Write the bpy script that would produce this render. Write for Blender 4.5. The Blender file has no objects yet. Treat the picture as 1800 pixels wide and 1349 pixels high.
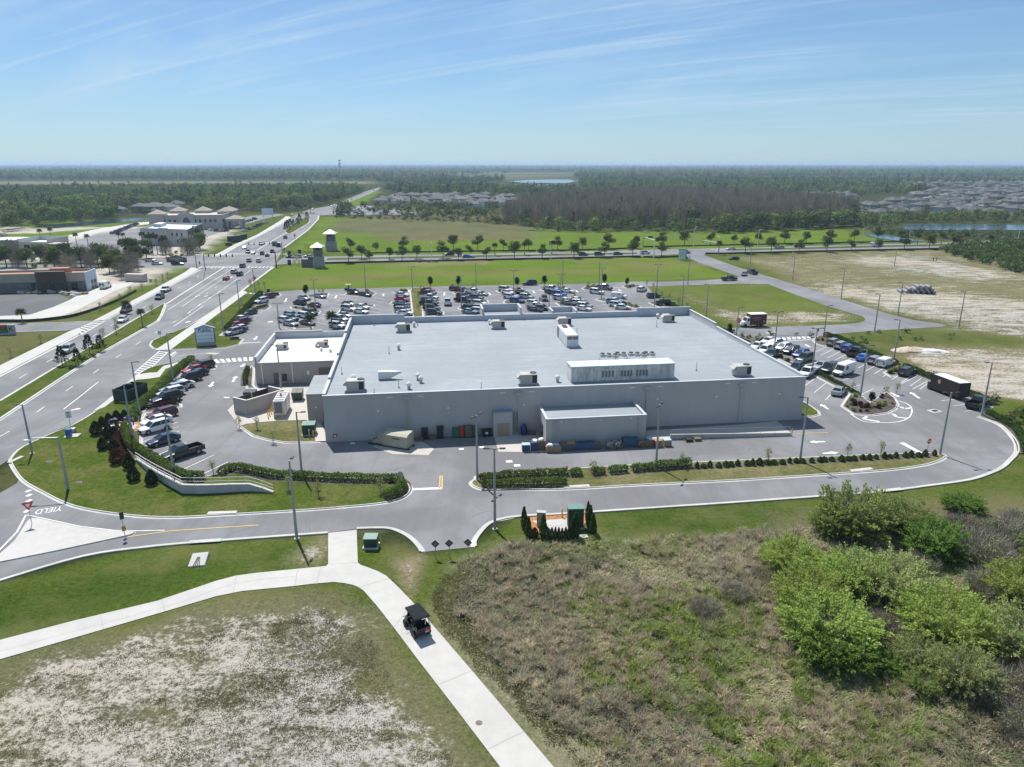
import bpy,bmesh,math,random
import numpy as np
from mathutils import Vector,Matrix,noise as mnoise
from mathutils.geometry import tessellate_polygon
S = bpy.context.scene
COL = S.collection
R = math.radians
random.seed(7)
rng = np.random.default_rng(11)
# ------------------------------------------------------------------ camera, sky, sun, exposure
F,CX,CY,CAMH,PITCH = 1260.0,900.0,674.5,40.0,R(17.0)
CP,SP = math.cos(PITCH),math.sin(PITCH)
cam_d = bpy.data.cameras.new('drone_camera')
cam_d.sensor_width = 36.0
cam_d.lens = 36.0 * F / 1800.0
cam_d.clip_start = 0.5
cam_d.clip_end = 60000
cam = bpy.data.objects.new('drone_camera',cam_d)
cam.location = (0,0,CAMH)
cam.rotation_euler = (R(90) - PITCH,0,0)
COL.objects.link(cam)
S.camera = cam
S.view_settings.view_transform = 'Standard'
S.view_settings.look = 'None'
S.view_settings.exposure = 0.44
S.view_settings.gamma = 1.0
S.render.film_transparent = False
SUN_EL,SUN_AZ = R(57.0),R(-27.0)          # azimuth from +Y towards +X
sun_dir = Vector((math.sin(SUN_AZ) * math.cos(SUN_EL),math.cos(SUN_AZ) * math.cos(SUN_EL),math.sin(SUN_EL)))
sd = bpy.data.lights.new('sun','SUN')
sd.energy = 4.8
sd.angle = R(0.5)
sd.color = (1.0,0.955,0.89)
sun = bpy.data.objects.new('sun',sd)
sun.rotation_euler = sun_dir.to_track_quat('Z','Y').to_euler()
sun.location = (-60,120,150)
COL.objects.link(sun)
W = bpy.data.worlds.new('World')
S.world = W
W.use_nodes = True
nt = W.node_tree
nt.nodes.clear()
def wn(t,**k):
 n = nt.nodes.new(t)
 for a,b in k.items(): setattr(n,a,b)
 return n
sky = wn('ShaderNodeTexSky',sky_type='NISHITA',sun_disc=False)
sky.sun_elevation = SUN_EL
sky.sun_rotation = SUN_AZ
sky.altitude = 0
sky.air_density = 1.0
sky.dust_density = 0.15
sky.ozone_density = 2.4
tc = wn('ShaderNodeTexCoord')
sep = wn('ShaderNodeSeparateXYZ')
nt.links.new(tc.outputs['Generated'],sep.inputs[0])
def wmath(op,a,b=None,c=None,clamp=False):
 n = wn('ShaderNodeMath',operation=op,use_clamp=clamp)
 for i,v in enumerate((a,b,c)):
  if v is None: continue
  if isinstance(v,(int,float)): n.inputs[i].default_value = v
  else: nt.links.new(v,n.inputs[i])
 return n.outputs[0]
den = wmath('ADD',wmath('MAXIMUM',sep.outputs['Z'],0.0),0.12)
cmb = wn('ShaderNodeCombineXYZ')
nt.links.new(wmath('DIVIDE',sep.outputs['X'],den),cmb.inputs[0])
nt.links.new(wmath('DIVIDE',sep.outputs['Y'],den),cmb.inputs[1])
def cloud(scale,sx,sy,rot,det,lo,hi,dist=0.6,off=(0,0,0)):
 mp = wn('ShaderNodeMapping',vector_type='TEXTURE')
 mp.inputs['Scale'].default_value = (sx,sy,1)
 mp.inputs['Rotation'].default_value = (0,0,R(rot))
 mp.inputs['Location'].default_value = off
 nt.links.new(cmb.outputs[0],mp.inputs[0])
 nz = wn('ShaderNodeTexNoise')
 nz.inputs['Scale'].default_value = scale
 nz.inputs['Detail'].default_value = det
 nz.inputs['Roughness'].default_value = 0.58
 nz.inputs['Distortion'].default_value = dist
 nt.links.new(mp.outputs[0],nz.inputs['Vector'])
 mr = wn('ShaderNodeMapRange',interpolation_type='SMOOTHSTEP')
 mr.inputs['From Min'].default_value = lo
 mr.inputs['From Max'].default_value = hi
 nt.links.new(nz.outputs['Fac'],mr.inputs['Value'])
 return mr.outputs[0]
c1 = cloud(1.1,0.6,2.0,52,9,0.36,0.76,0.45,(3.1,1.2,0))
c2 = cloud(0.55,1.0,1.5,40,5,0.36,0.72,0.3,(7.7,4.2,0))
c3 = cloud(1.5,0.20,3.6,62,7,0.48,0.80,0.35,(1.3,9.2,0))
cm = wmath('ADD',wmath('ADD',wmath('MULTIPLY',c1,wmath('ADD',wmath('MULTIPLY',c2,0.50),0.10)),0.17),wmath('MULTIPLY',wmath('MULTIPLY',c3,wmath("ADD",c2,0.5)),0.60),clamp=True)
fade = wmath('MULTIPLY',1.0,wmath('SMOOTH_MIN',wmath('MULTIPLY',wmath('MAXIMUM',wmath('SUBTRACT',sep.outputs['Z'],0.005),0.0),10.0),1.0,0.1),clamp=True)
cm = wmath('ADD',wmath('MULTIPLY',cm,fade),wmath('MULTIPLY',wmath('SUBTRACT',1.0,fade,clamp=True),0.40),clamp=True)
mixc = wn('ShaderNodeMix',data_type='RGBA')
nt.links.new(cm,mixc.inputs[0])
tint = wn('ShaderNodeMix',data_type='RGBA',blend_type='MULTIPLY')
tint.inputs[0].default_value = 1.0
nt.links.new(sky.outputs[0],tint.inputs[6])
tint.inputs[7].default_value = (0.715,0.985,1.27,1)
nt.links.new(tint.outputs[2],mixc.inputs[6])
mixc.inputs[7].default_value = (7.0,9.2,11.0,1)
bg = wn('ShaderNodeBackground')
bg.inputs['Strength'].default_value = 0.06
nt.links.new(mixc.outputs[2],bg.inputs['Color'])
wo = wn('ShaderNodeOutputWorld')
nt.links.new(bg.outputs[0],wo.inputs[0])
# ------------------------------------------------------------------ helpers
def P(px,py,z=0.0):
 """Where the photograph's point (px, py) lies on the level plane at height z (survey of the place)."""
 u = (px - CX) / F
 v = (py - CY) / F
 t = (CAMH - z) / max(v * CP + SP,0.0022)
 return Vector((u * t,(CP - v * SP) * t,z))
def ztop(base,py):
 """Height of a point seen at row py straight above ground point base."""
 v = (py - CY) / F
 return CAMH - base.y * (v * CP + SP) / (CP - v * SP)
def PL(seq,z=0.0):
 return [P(a,b,z) for a,b in seq]
def ang(a,b):
 d = P(*b) - P(*a)
 return math.atan2(d.y,d.x)
KIDS = {}
def link(o,parent=None):
 COL.objects.link(o)
 if parent is not None:
  o.parent = parent
  KIDS.setdefault(parent.name,[]).append(o)
 return o
def tag(o,label=None,cat=None,group=None,kind=None):
 if label: o['label'] = label
 if cat: o['category'] = cat
 if group: o['group'] = group
 if kind: o['kind'] = kind
 return o
def thing(name,label,cat,loc=(0,0,0),rz=0.0,group=None):
 o = bpy.data.objects.new(name,None)
 o.empty_display_size = 0.3
 link(o)
 o.location = loc
 o.rotation_euler = (0,0,rz)
 return tag(o,label,cat,group)
class MB:
 """Collects faces for one mesh."""
 def __init__(s):
  s.v,s.f,s.m,s.cur = [],[],[],0
 def slot(s,i):
  s.cur = i
  return s
 def add(s,vs,fs):
  b = len(s.v)
  s.v += [tuple(p) for p in vs]
  for f in fs:
   s.f.append(tuple(b + i for i in f))
   s.m.append(s.cur)
  return s
 def box(s,x0,x1,y0,y1,z0,z1):
  return s.add([(x0,y0,z0),(x1,y0,z0),(x1,y1,z0),(x0,y1,z0),(x0,y0,z1),(x1,y0,z1),(x1,y1,z1),(x0,y1,z1)],
      [(3,2,1,0),(4,5,6,7),(0,1,5,4),(1,2,6,5),(2,3,7,6),(3,0,4,7)])
 def bbox(s,x0,x1,y0,y1,z0,z1,b=0.02):
  """box with a chamfered top"""
  lo = [(x0,y0,z0),(x1,y0,z0),(x1,y1,z0),(x0,y1,z0)]
  md = [(x,y,z1 - b) for x,y,z in lo]
  hi = [(x0 + b,y0 + b,z1),(x1 - b,y0 + b,z1),(x1 - b,y1 - b,z1),(x0 + b,y1 - b,z1)]
  return s.loft([lo,md,hi],True,True)
 def cbox(s,c,sx,sy,sz,rz=0.0):
  """box standing on point c"""
  ca,sa = math.cos(rz),math.sin(rz)
  vs = []
  for z in (0,sz):
   for x,y in ((-sx / 2,-sy / 2),(sx / 2,-sy / 2),(sx / 2,sy / 2),(-sx / 2,sy / 2)):
    vs.append((c[0] + x * ca - y * sa,c[1] + x * sa + y * ca,c[2] + z))
  return s.add(vs,[(3,2,1,0),(4,5,6,7),(0,1,5,4),(1,2,6,5),(2,3,7,6),(3,0,4,7)])
 def loft(s,rings,cap0=True,cap1=True):
  n = len(rings[0])
  vs = [p for r in rings for p in r]
  fs = []
  for k in range(len(rings) - 1):
   for i in range(n):
    j = (i + 1) % n
    fs.append((k * n + i,k * n + j,(k + 1) * n + j,(k + 1) * n + i))
  if cap0: fs.append(tuple(range(n - 1,-1,-1)))
  if cap1: fs.append(tuple((len(rings) - 1) * n + i for i in range(n)))
  return s.add(vs,fs)
 def tube(s,pts,rad,n=8,cap=True):
  pts = [Vector(p) for p in pts]
  if not isinstance(rad,(list,tuple)): rad = [rad] * len(pts)
  rings = []
  ref = None
  for i,p in enumerate(pts):
   d = (pts[min(i + 1,len(pts) - 1)] - pts[max(i - 1,0)])
   if d.length < 1e-9: d = Vector((0,0,1))
   d.normalize()
   if ref is None:
    ref = Vector((1,0,0)) if abs(d.x) < 0.8 else Vector((0,1,0))
   a = (ref - d * ref.dot(d)).normalized()
   b = d.cross(a)
   rings.append([p + (a * math.cos(2 * math.pi * k / n) + b * math.sin(2 * math.pi * k / n)) * rad[i] for k in range(n)])
  return s.loft(rings,cap,cap)
 def prism(s,poly,z0,z1):
  n = len(poly)
  if sum(poly[i][0] * poly[(i + 1) % n][1] - poly[(i + 1) % n][0] * poly[i][1] for i in range(n)) < 0:
   poly = poly[::-1]
  vs = [(p[0],p[1],z0) for p in poly] + [(p[0],p[1],z1) for p in poly]
  fs = [(i,(i + 1) % n,n + (i + 1) % n,n + i) for i in range(n)]
  tri = tessellate_polygon([[Vector((p[0],p[1],0)) for p in poly]])
  for t in tri:
   a,b,c = t
   A,B_,C_ = poly[a],poly[b],poly[c]
   if (B_[0] - A[0]) * (C_[1] - A[1]) - (C_[0] - A[0]) * (B_[1] - A[1]) < 0: a,c = c,a
   fs.append((n + a,n + b,n + c))
   fs.append((c,b,a))
  return s.add(vs,fs)
 def sheet(s,poly,z):
  n = len(poly)
  vs = [(p[0],p[1],z) for p in poly]
  fs = []
  for a,b,c in tessellate_polygon([[Vector((p[0],p[1],0)) for p in poly]]):
   A,B_,C_ = poly[a],poly[b],poly[c]
   if (B_[0] - A[0]) * (C_[1] - A[1]) - (C_[0] - A[0]) * (B_[1] - A[1]) < 0: a,c = c,a
   fs.append((a,b,c))
  return s.add(vs,fs)
 def strip(s,pts,w,z,w2=None):
  """flat band of width w along pts"""
  l,r = offs(pts,w / 2),offs(pts,-w / 2)
  n = len(pts)
  vs = [(p[0],p[1],z) for p in l] + [(p[0],p[1],z) for p in r]
  return s.add(vs,[(n + i,n + i + 1,i + 1,i) for i in range(n - 1)])
 def dashes(s,pts,w,z,on,off,start=0.0):
  d = start
  L = arclen(pts)
  while d + on < L[-1]:
   s.strip([at_len(pts,L,d),at_len(pts,L,d + on)],w,z)
   d += on + off
  return s
 def mesh(s,name,mats,smooth=False):
  me = bpy.data.meshes.new(name)
  me.from_pydata(s.v,[],s.f)
  if not isinstance(mats,(list,tuple)): mats = [mats]
  for m in mats: me.materials.append(m)
  if len(mats) > 1: me.polygons.foreach_set('material_index',s.m)
  if smooth: me.polygons.foreach_set('use_smooth',[True] * len(s.f))
  me.update()
  return me
 def build(s,name,mats,parent=None,smooth=False):
  return link(bpy.data.objects.new(name,s.mesh(name,mats,smooth)),parent)
def offs(pts,d,closed=False):
 """polyline moved d to its left"""
 out = []
 n = len(pts)
 for i in range(n):
  a = pts[(i - 1) % n] if (closed or i > 0) else pts[i]
  b = pts[(i + 1) % n] if (closed or i < n - 1) else pts[i]
  p = pts[i]
  d1 = Vector((p[0] - a[0],p[1] - a[1]))
  d2 = Vector((b[0] - p[0],b[1] - p[1]))
  if d1.length < 1e-6: d1 = d2.copy()
  if d2.length < 1e-6: d2 = d1.copy()
  d1.normalize(); d2.normalize()
  t = d1 + d2
  if t.length < 1e-6: t = d1
  t.normalize()
  k = 1.0 / max(0.45,t.dot(d1))
  out.append(Vector((p[0] - t.y * d * k,p[1] + t.x * d * k,0)))
 return out
def arclen(pts):
 L = [0.0]
 for a,b in zip(pts,pts[1:]): L.append(L[-1] + math.hypot(b[0] - a[0],b[1] - a[1]))
 return L
def at_len(pts,L,d):
 d = max(0.0,min(d,L[-1]))
 for i in range(len(L) - 1):
  if d <= L[i + 1]:
   k = (d - L[i]) / max(1e-9,L[i + 1] - L[i])
   return Vector((pts[i][0] + (pts[i + 1][0] - pts[i][0]) * k,pts[i][1] + (pts[i + 1][1] - pts[i][1]) * k,0))
 return Vector((pts[-1][0],pts[-1][1],0))
def curve(pts,n=6,closed=False):
 """Catmull-Rom through the points"""
 out = []
 N = len(pts)
 rngi = range(N if closed else N - 1)
 for i in rngi:
  g = lambda k: pts[k % N] if closed else pts[max(0,min(N - 1,k))]
  p0,p1,p2,p3 = g(i - 1),g(i),g(i + 1),g(i + 2)
  for k in range(n):
   t = k / n
   out.append(Vector([0.5 * (2 * p1[j] + (p2[j] - p0[j]) * t + (2 * p0[j] - 5 * p1[j] + 4 * p2[j] - p3[j]) * t * t + (3 * p1[j] - p0[j] - 3 * p2[j] + p3[j]) * t ** 3) for j in (0,1)] + [0]))
 if not closed: out.append(Vector((pts[-1][0],pts[-1][1],0)))
 return out
def area2(p):
 return sum(p[i][0] * p[(i + 1) % len(p)][1] - p[(i + 1) % len(p)][0] * p[i][1] for i in range(len(p)))
def ccw(p):
 return list(p) if area2(p) > 0 else list(p)[::-1]
def np_mesh(name,verts,faces,mat,col=None,smooth=False):
 """numpy verts (n,3), faces (m,k) -> mesh; col (n,3) goes to the point colour attribute Col"""
 me = bpy.data.meshes.new(name)
 n,(m,k) = len(verts),faces.shape
 me.vertices.add(n)
 me.vertices.foreach_set('co',np.ascontiguousarray(verts,dtype=np.float32).ravel())
 me.loops.add(m * k)
 me.loops.foreach_set('vertex_index',np.ascontiguousarray(faces,dtype=np.int32).ravel())
 me.polygons.add(m)
 me.polygons.foreach_set('loop_start',np.arange(0,m * k,k,dtype=np.int32))
 me.polygons.foreach_set('loop_total',np.full(m,k,dtype=np.int32))
 if smooth: me.polygons.foreach_set('use_smooth',np.ones(m,dtype=bool))
 me.update(calc_edges=True)
 if col is not None:
  at = me.attributes.new('Col','FLOAT_COLOR','POINT')
  c4 = np.ones((n,4),dtype=np.float32)
  c4[:,:3] = col
  at.data.foreach_set('color',c4.ravel())
 me.materials.append(mat)
 return me
def vnoise(x,y,s,seed=0):
 """smooth value noise 0..1 on arrays, cell size s"""
 r = np.random.default_rng(1000 + seed).random((257,257))
 gx,gy = x / s,y / s
 ix,iy = np.floor(gx).astype(int),np.floor(gy).astype(int)
 fx,fy = gx - ix,gy - iy
 fx = fx * fx * (3 - 2 * fx); fy = fy * fy * (3 - 2 * fy)
 a = r[ix % 257,iy % 257]; b = r[(ix + 1) % 257,iy % 257]
 c = r[ix % 257,(iy + 1) % 257]; d = r[(ix + 1) % 257,(iy + 1) % 257]
 return (a * (1 - fx) + b * fx) * (1 - fy) + (c * (1 - fx) + d * fx) * fy
def fnoise(x,y,s,seed=0,o=3):
 t,w,k = 0,1.0,0
 for i in range(o):
  t = t + w * vnoise(x,y,s / 2 ** i,seed + 17 * i); k += w; w *= 0.55
 return t / k
def inside(x,y,poly):
 r = np.zeros(len(x),bool)
 n = len(poly)
 for i in range(n):
  x1,y1 = poly[i][0],poly[i][1]
  x2,y2 = poly[(i + 1) % n][0],poly[(i + 1) % n][1]
  if y1 == y2: continue
  c = ((y1 > y) != (y2 > y)) & (x < (x2 - x1) * (y - y1) / (y2 - y1) + x1)
  r ^= c
 return r
def sdist(x,y,poly):
 """signed distance, positive inside"""
 d = np.full(len(x),1e9)
 n = len(poly)
 for i in range(n):
  x1,y1 = poly[i][0],poly[i][1]
  x2,y2 = poly[(i + 1) % n][0],poly[(i + 1) % n][1]
  dx,dy = x2 - x1,y2 - y1
  L = dx * dx + dy * dy + 1e-9
  t = np.clip(((x - x1) * dx + (y - y1) * dy) / L,0,1)
  d = np.minimum(d,(x - x1 - t * dx) ** 2 + (y - y1 - t * dy) ** 2)
 d = np.sqrt(d)
 return np.where(inside(x,y,poly),d,-d)
# ------------------------------------------------------------------ materials
def newmat(name):
 m = bpy.data.materials.new(name)
 m.use_nodes = True
 t = m.node_tree
 b = t.nodes['Principled BSDF']
 return m,t,b
def nnode(t,ty,**k):
 n = t.nodes.new(ty)
 for a,b in k.items(): setattr(n,a,b)
 return n
def tnoise(t,vec,scale,detail=4,rough=0.55,dist=0.0):
 n = nnode(t,'ShaderNodeTexNoise')
 n.inputs['Scale'].default_value = scale
 n.inputs['Detail'].default_value = detail
 n.inputs['Roughness'].default_value = rough
 n.inputs['Distortion'].default_value = dist
 if vec is not None: t.links.new(vec,n.inputs['Vector'])
 return n.outputs['Fac']
def tmap(t,val,a,b,c=0.0,d=1.0,smooth=True):
 n = nnode(t,'ShaderNodeMapRange')
 if smooth: n.interpolation_type = 'SMOOTHSTEP'
 t.links.new(val,n.inputs['Value'])
 for i,x in zip(('From Min','From Max','To Min','To Max'),(a,b,c,d)): n.inputs[i].default_value = x
 return n.outputs[0]
def tmath(t,op,a,b=None,clamp=False):
 n = nnode(t,'ShaderNodeMath',operation=op,use_clamp=clamp)
 for i,v in enumerate((a,b)):
  if v is None: continue
  if isinstance(v,(int,float)): n.inputs[i].default_value = v
  else: t.links.new(v,n.inputs[i])
 return n.outputs[0]
def tmix(t,fac,a,b,mode='MIX'):
 n = nnode(t,'ShaderNodeMix',data_type='RGBA',blend_type=mode)
 for i,v in ((0,fac),(6,a),(7,b)):
  if isinstance(v,(int,float)): n.inputs[i].default_value = v
  elif isinstance(v,(tuple,list)): n.inputs[i].default_value = (*v[:3],1)
  else: t.links.new(v,n.inputs[i])
 return n.outputs[2]
def tbump(t,b,h,strength,dist):
 n = nnode(t,'ShaderNodeBump')
 n.inputs['Strength'].default_value = strength
 n.inputs['Distance'].default_value = dist
 t.links.new(h,n.inputs['Height'])
 t.links.new(n.outputs[0],b.inputs['Normal'])
def tpos(t):
 return nnode(t,'ShaderNodeNewGeometry').outputs['Position']
def tobj(t):
 return nnode(t,'ShaderNodeTexCoord').outputs['Object']
def tmapping(t,vec,sc,rz=0.0):
 n = nnode(t,'ShaderNodeMapping')
 n.inputs['Scale'].default_value = sc
 n.inputs['Rotation'].default_value = (0,0,rz)
 t.links.new(vec,n.inputs[0])
 return n.outputs[0]
def mat(name,col,rough=0.6,metal=0.0,var=0.0,vs=3.0,spec=0.5,coat=0.0,vs2=None):
 m,t,b = newmat(name)
 b.inputs['Roughness'].default_value = rough
 b.inputs['Metallic'].default_value = metal
 b.inputs['Specular IOR Level'].default_value = spec
 if coat: b.inputs['Coat Weight'].default_value = coat; b.inputs['Coat Roughness'].default_value = 0.05
 if var:
  v = tobj(t)
  n = tnoise(t,v,vs,5,0.6)
  k = tmap(t,n,0.3,0.7,1 - var,1 + var)
  hs = nnode(t,'ShaderNodeVectorMath',operation='SCALE')
  hs.inputs[0].default_value = col[:3]
  t.links.new(k,hs.inputs['Scale'])
  t.links.new(hs.outputs[0],b.inputs['Base Color'])
 else:
  b.inputs['Base Color'].default_value = (*col[:3],1)
 return m
def asphalt(name,base,tone=0.16):
 m,t,b = newmat(name)
 p = tpos(t)
 big = tnoise(t,p,0.06,5,0.6,0.4)
 mid = tnoise(t,tmapping(t,p,(1,0.25,1),R(30)),0.5,5,0.65)
 fine = tnoise(t,p,6.0,4,0.7)
 k = tmath(t,'ADD',tmath(t,'MULTIPLY',tmap(t,big,0.3,0.7),0.5),tmath(t,'ADD',tmath(t,'MULTIPLY',mid,0.35),tmath(t,'MULTIPLY',fine,0.25)))
 dk = tuple(c * (1 - tone) for c in base)
 lt = tuple(c * (1 + tone) for c in base)
 c = tmix(t,tmap(t,k,0.3,0.85),dk,lt)
 tyre = tnoise(t,tmapping(t,p,(0.55,0.012,1),R(2)),1.0,4,0.6)
 c = tmix(t,tmath(t,'MULTIPLY',tmap(t,tyre,0.50,0.66),0.30),c,tuple(x * 0.72 for x in base))
 st = tmap(t,tnoise(t,p,0.9,3,0.5,1.5),0.66,0.75)
 c = tmix(t,tmath(t,'MULTIPLY',st,0.35),c,tuple(x * 0.55 for x in base))
 vo = nnode(t,'ShaderNodeTexVoronoi',feature='DISTANCE_TO_EDGE')
 vo.inputs['Scale'].default_value = 0.11
 t.links.new(p,vo.inputs['Vector'])
 cr = tmap(t,vo.outputs['Distance'],0.0,0.006,1,0)
 cr = tmath(t,'MULTIPLY',cr,tmap(t,tnoise(t,p,0.21,2),0.5,0.6))
 c = tmix(t,tmath(t,'MULTIPLY',cr,0.6),c,tuple(x * 0.5 for x in base))
 t.links.new(c,b.inputs['Base Color'])
 b.inputs['Roughness'].default_value = 0.9
 b.inputs['Specular IOR Level'].default_value = 0.3
 tbump(t,b,fine,0.25,0.02)
 return m
def concrete(name,base,tone=0.10,sc=0.8):
 m,t,b = newmat(name)
 p = tpos(t)
 n = tnoise(t,p,sc,6,0.65)
 n2 = tnoise(t,p,sc * 0.12,3,0.6)
 k = tmap(t,tmath(t,'ADD',tmath(t,'MULTIPLY',n,0.5),tmath(t,'MULTIPLY',n2,0.5)),0.35,0.65)
 c = tmix(t,k,tuple(x * (1 - tone) for x in base),base)
 t.links.new(c,b.inputs['Base Color'])
 b.inputs['Roughness'].default_value = 0.85
 tbump(t,b,tnoise(t,p,9,3),0.15,0.01)
 return m
def leafmat(name,trans=0.25):
 """leaf colour from the mesh's own Col attribute, slightly different per plant"""
 m,t,b = newmat(name)
 a = nnode(t,'ShaderNodeAttribute',attribute_name='Col')
 oi = nnode(t,'ShaderNodeObjectInfo')
 hsv = nnode(t,'ShaderNodeHueSaturation')
 t.links.new(tmap(t,oi.outputs['Random'],0,1,0.485,0.515,False),hsv.inputs['Hue'])
 t.links.new(tmap(t,oi.outputs['Random'],0,1,0.85,1.15,False),hsv.inputs['Value'])
 t.links.new(a.outputs['Color'],hsv.inputs['Color'])
 t.nodes.remove(b)
 d = nnode(t,'ShaderNodeBsdfDiffuse')
 tr = nnode(t,'ShaderNodeBsdfTranslucent')
 mx = nnode(t,'ShaderNodeMixShader')
 mx.inputs[0].default_value = trans
 for n in (d,tr): t.links.new(hsv.outputs[0],n.inputs['Color'])
 t.links.new(d.outputs[0],mx.inputs[1]); t.links.new(tr.outputs[0],mx.inputs[2])
 t.links.new(mx.outputs[0],t.nodes['Material Output'].inputs['Surface'])
 return m
M_ASPH = asphalt('lot_asphalt',(0.180,0.181,0.189),0.19)
M_ROAD = asphalt('road_asphalt',(0.178,0.180,0.187),0.19)
M_NEWASPH = asphalt('dark_fresh_asphalt',(0.11,0.112,0.12))
M_CONC = concrete('pale_concrete',(0.455,0.445,0.42),0.14)
M_PAD = concrete('pad_concrete',(0.46,0.43,0.39),0.15)
M_KERB = concrete('kerb_concrete',(0.50,0.49,0.465),0.25,1.6)
M_JOINT = mat('joint_dark',(0.30,0.295,0.28),0.9)
M_WPAINT = mat('white_road_paint',(0.66,0.66,0.65),0.7,var=0.14,vs=2)
M_YPAINT = mat('yellow_road_paint',(0.62,0.42,0.08),0.7,var=0.12,vs=2)
M_LEAF = leafmat('leaf_foliage',0.38)
M_TWIG = leafmat('twig_foliage',0.05)
M_BUSHLEAF = leafmat('bush_foliage',0.5)
M_BARK = mat('bark',(0.11,0.09,0.07),0.9,var=0.3,vs=6)
M_GBARK = mat('grey_bark',(0.19,0.17,0.15),0.9,var=0.3,vs=6)
M_POLE = mat('pole_concrete',(0.33,0.325,0.32),0.8,var=0.08,vs=2)
M_DARKMETAL = mat('dark_metal',(0.03,0.03,0.032),0.5)
M_GALV = mat('galvanised_steel',(0.42,0.43,0.44),0.45,0.6)
M_BLACK = mat('black_plastic',(0.012,0.012,0.013),0.5)
M_WHITE = mat('white_paint',(0.75,0.75,0.74),0.5)
M_YELLOW = mat('yellow_paint',(0.70,0.42,0.03),0.5)
M_RED = mat('red_paint',(0.55,0.03,0.03),0.45)
M_ORANGE = mat('orange_sign',(0.85,0.12,0.02),0.5)
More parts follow.
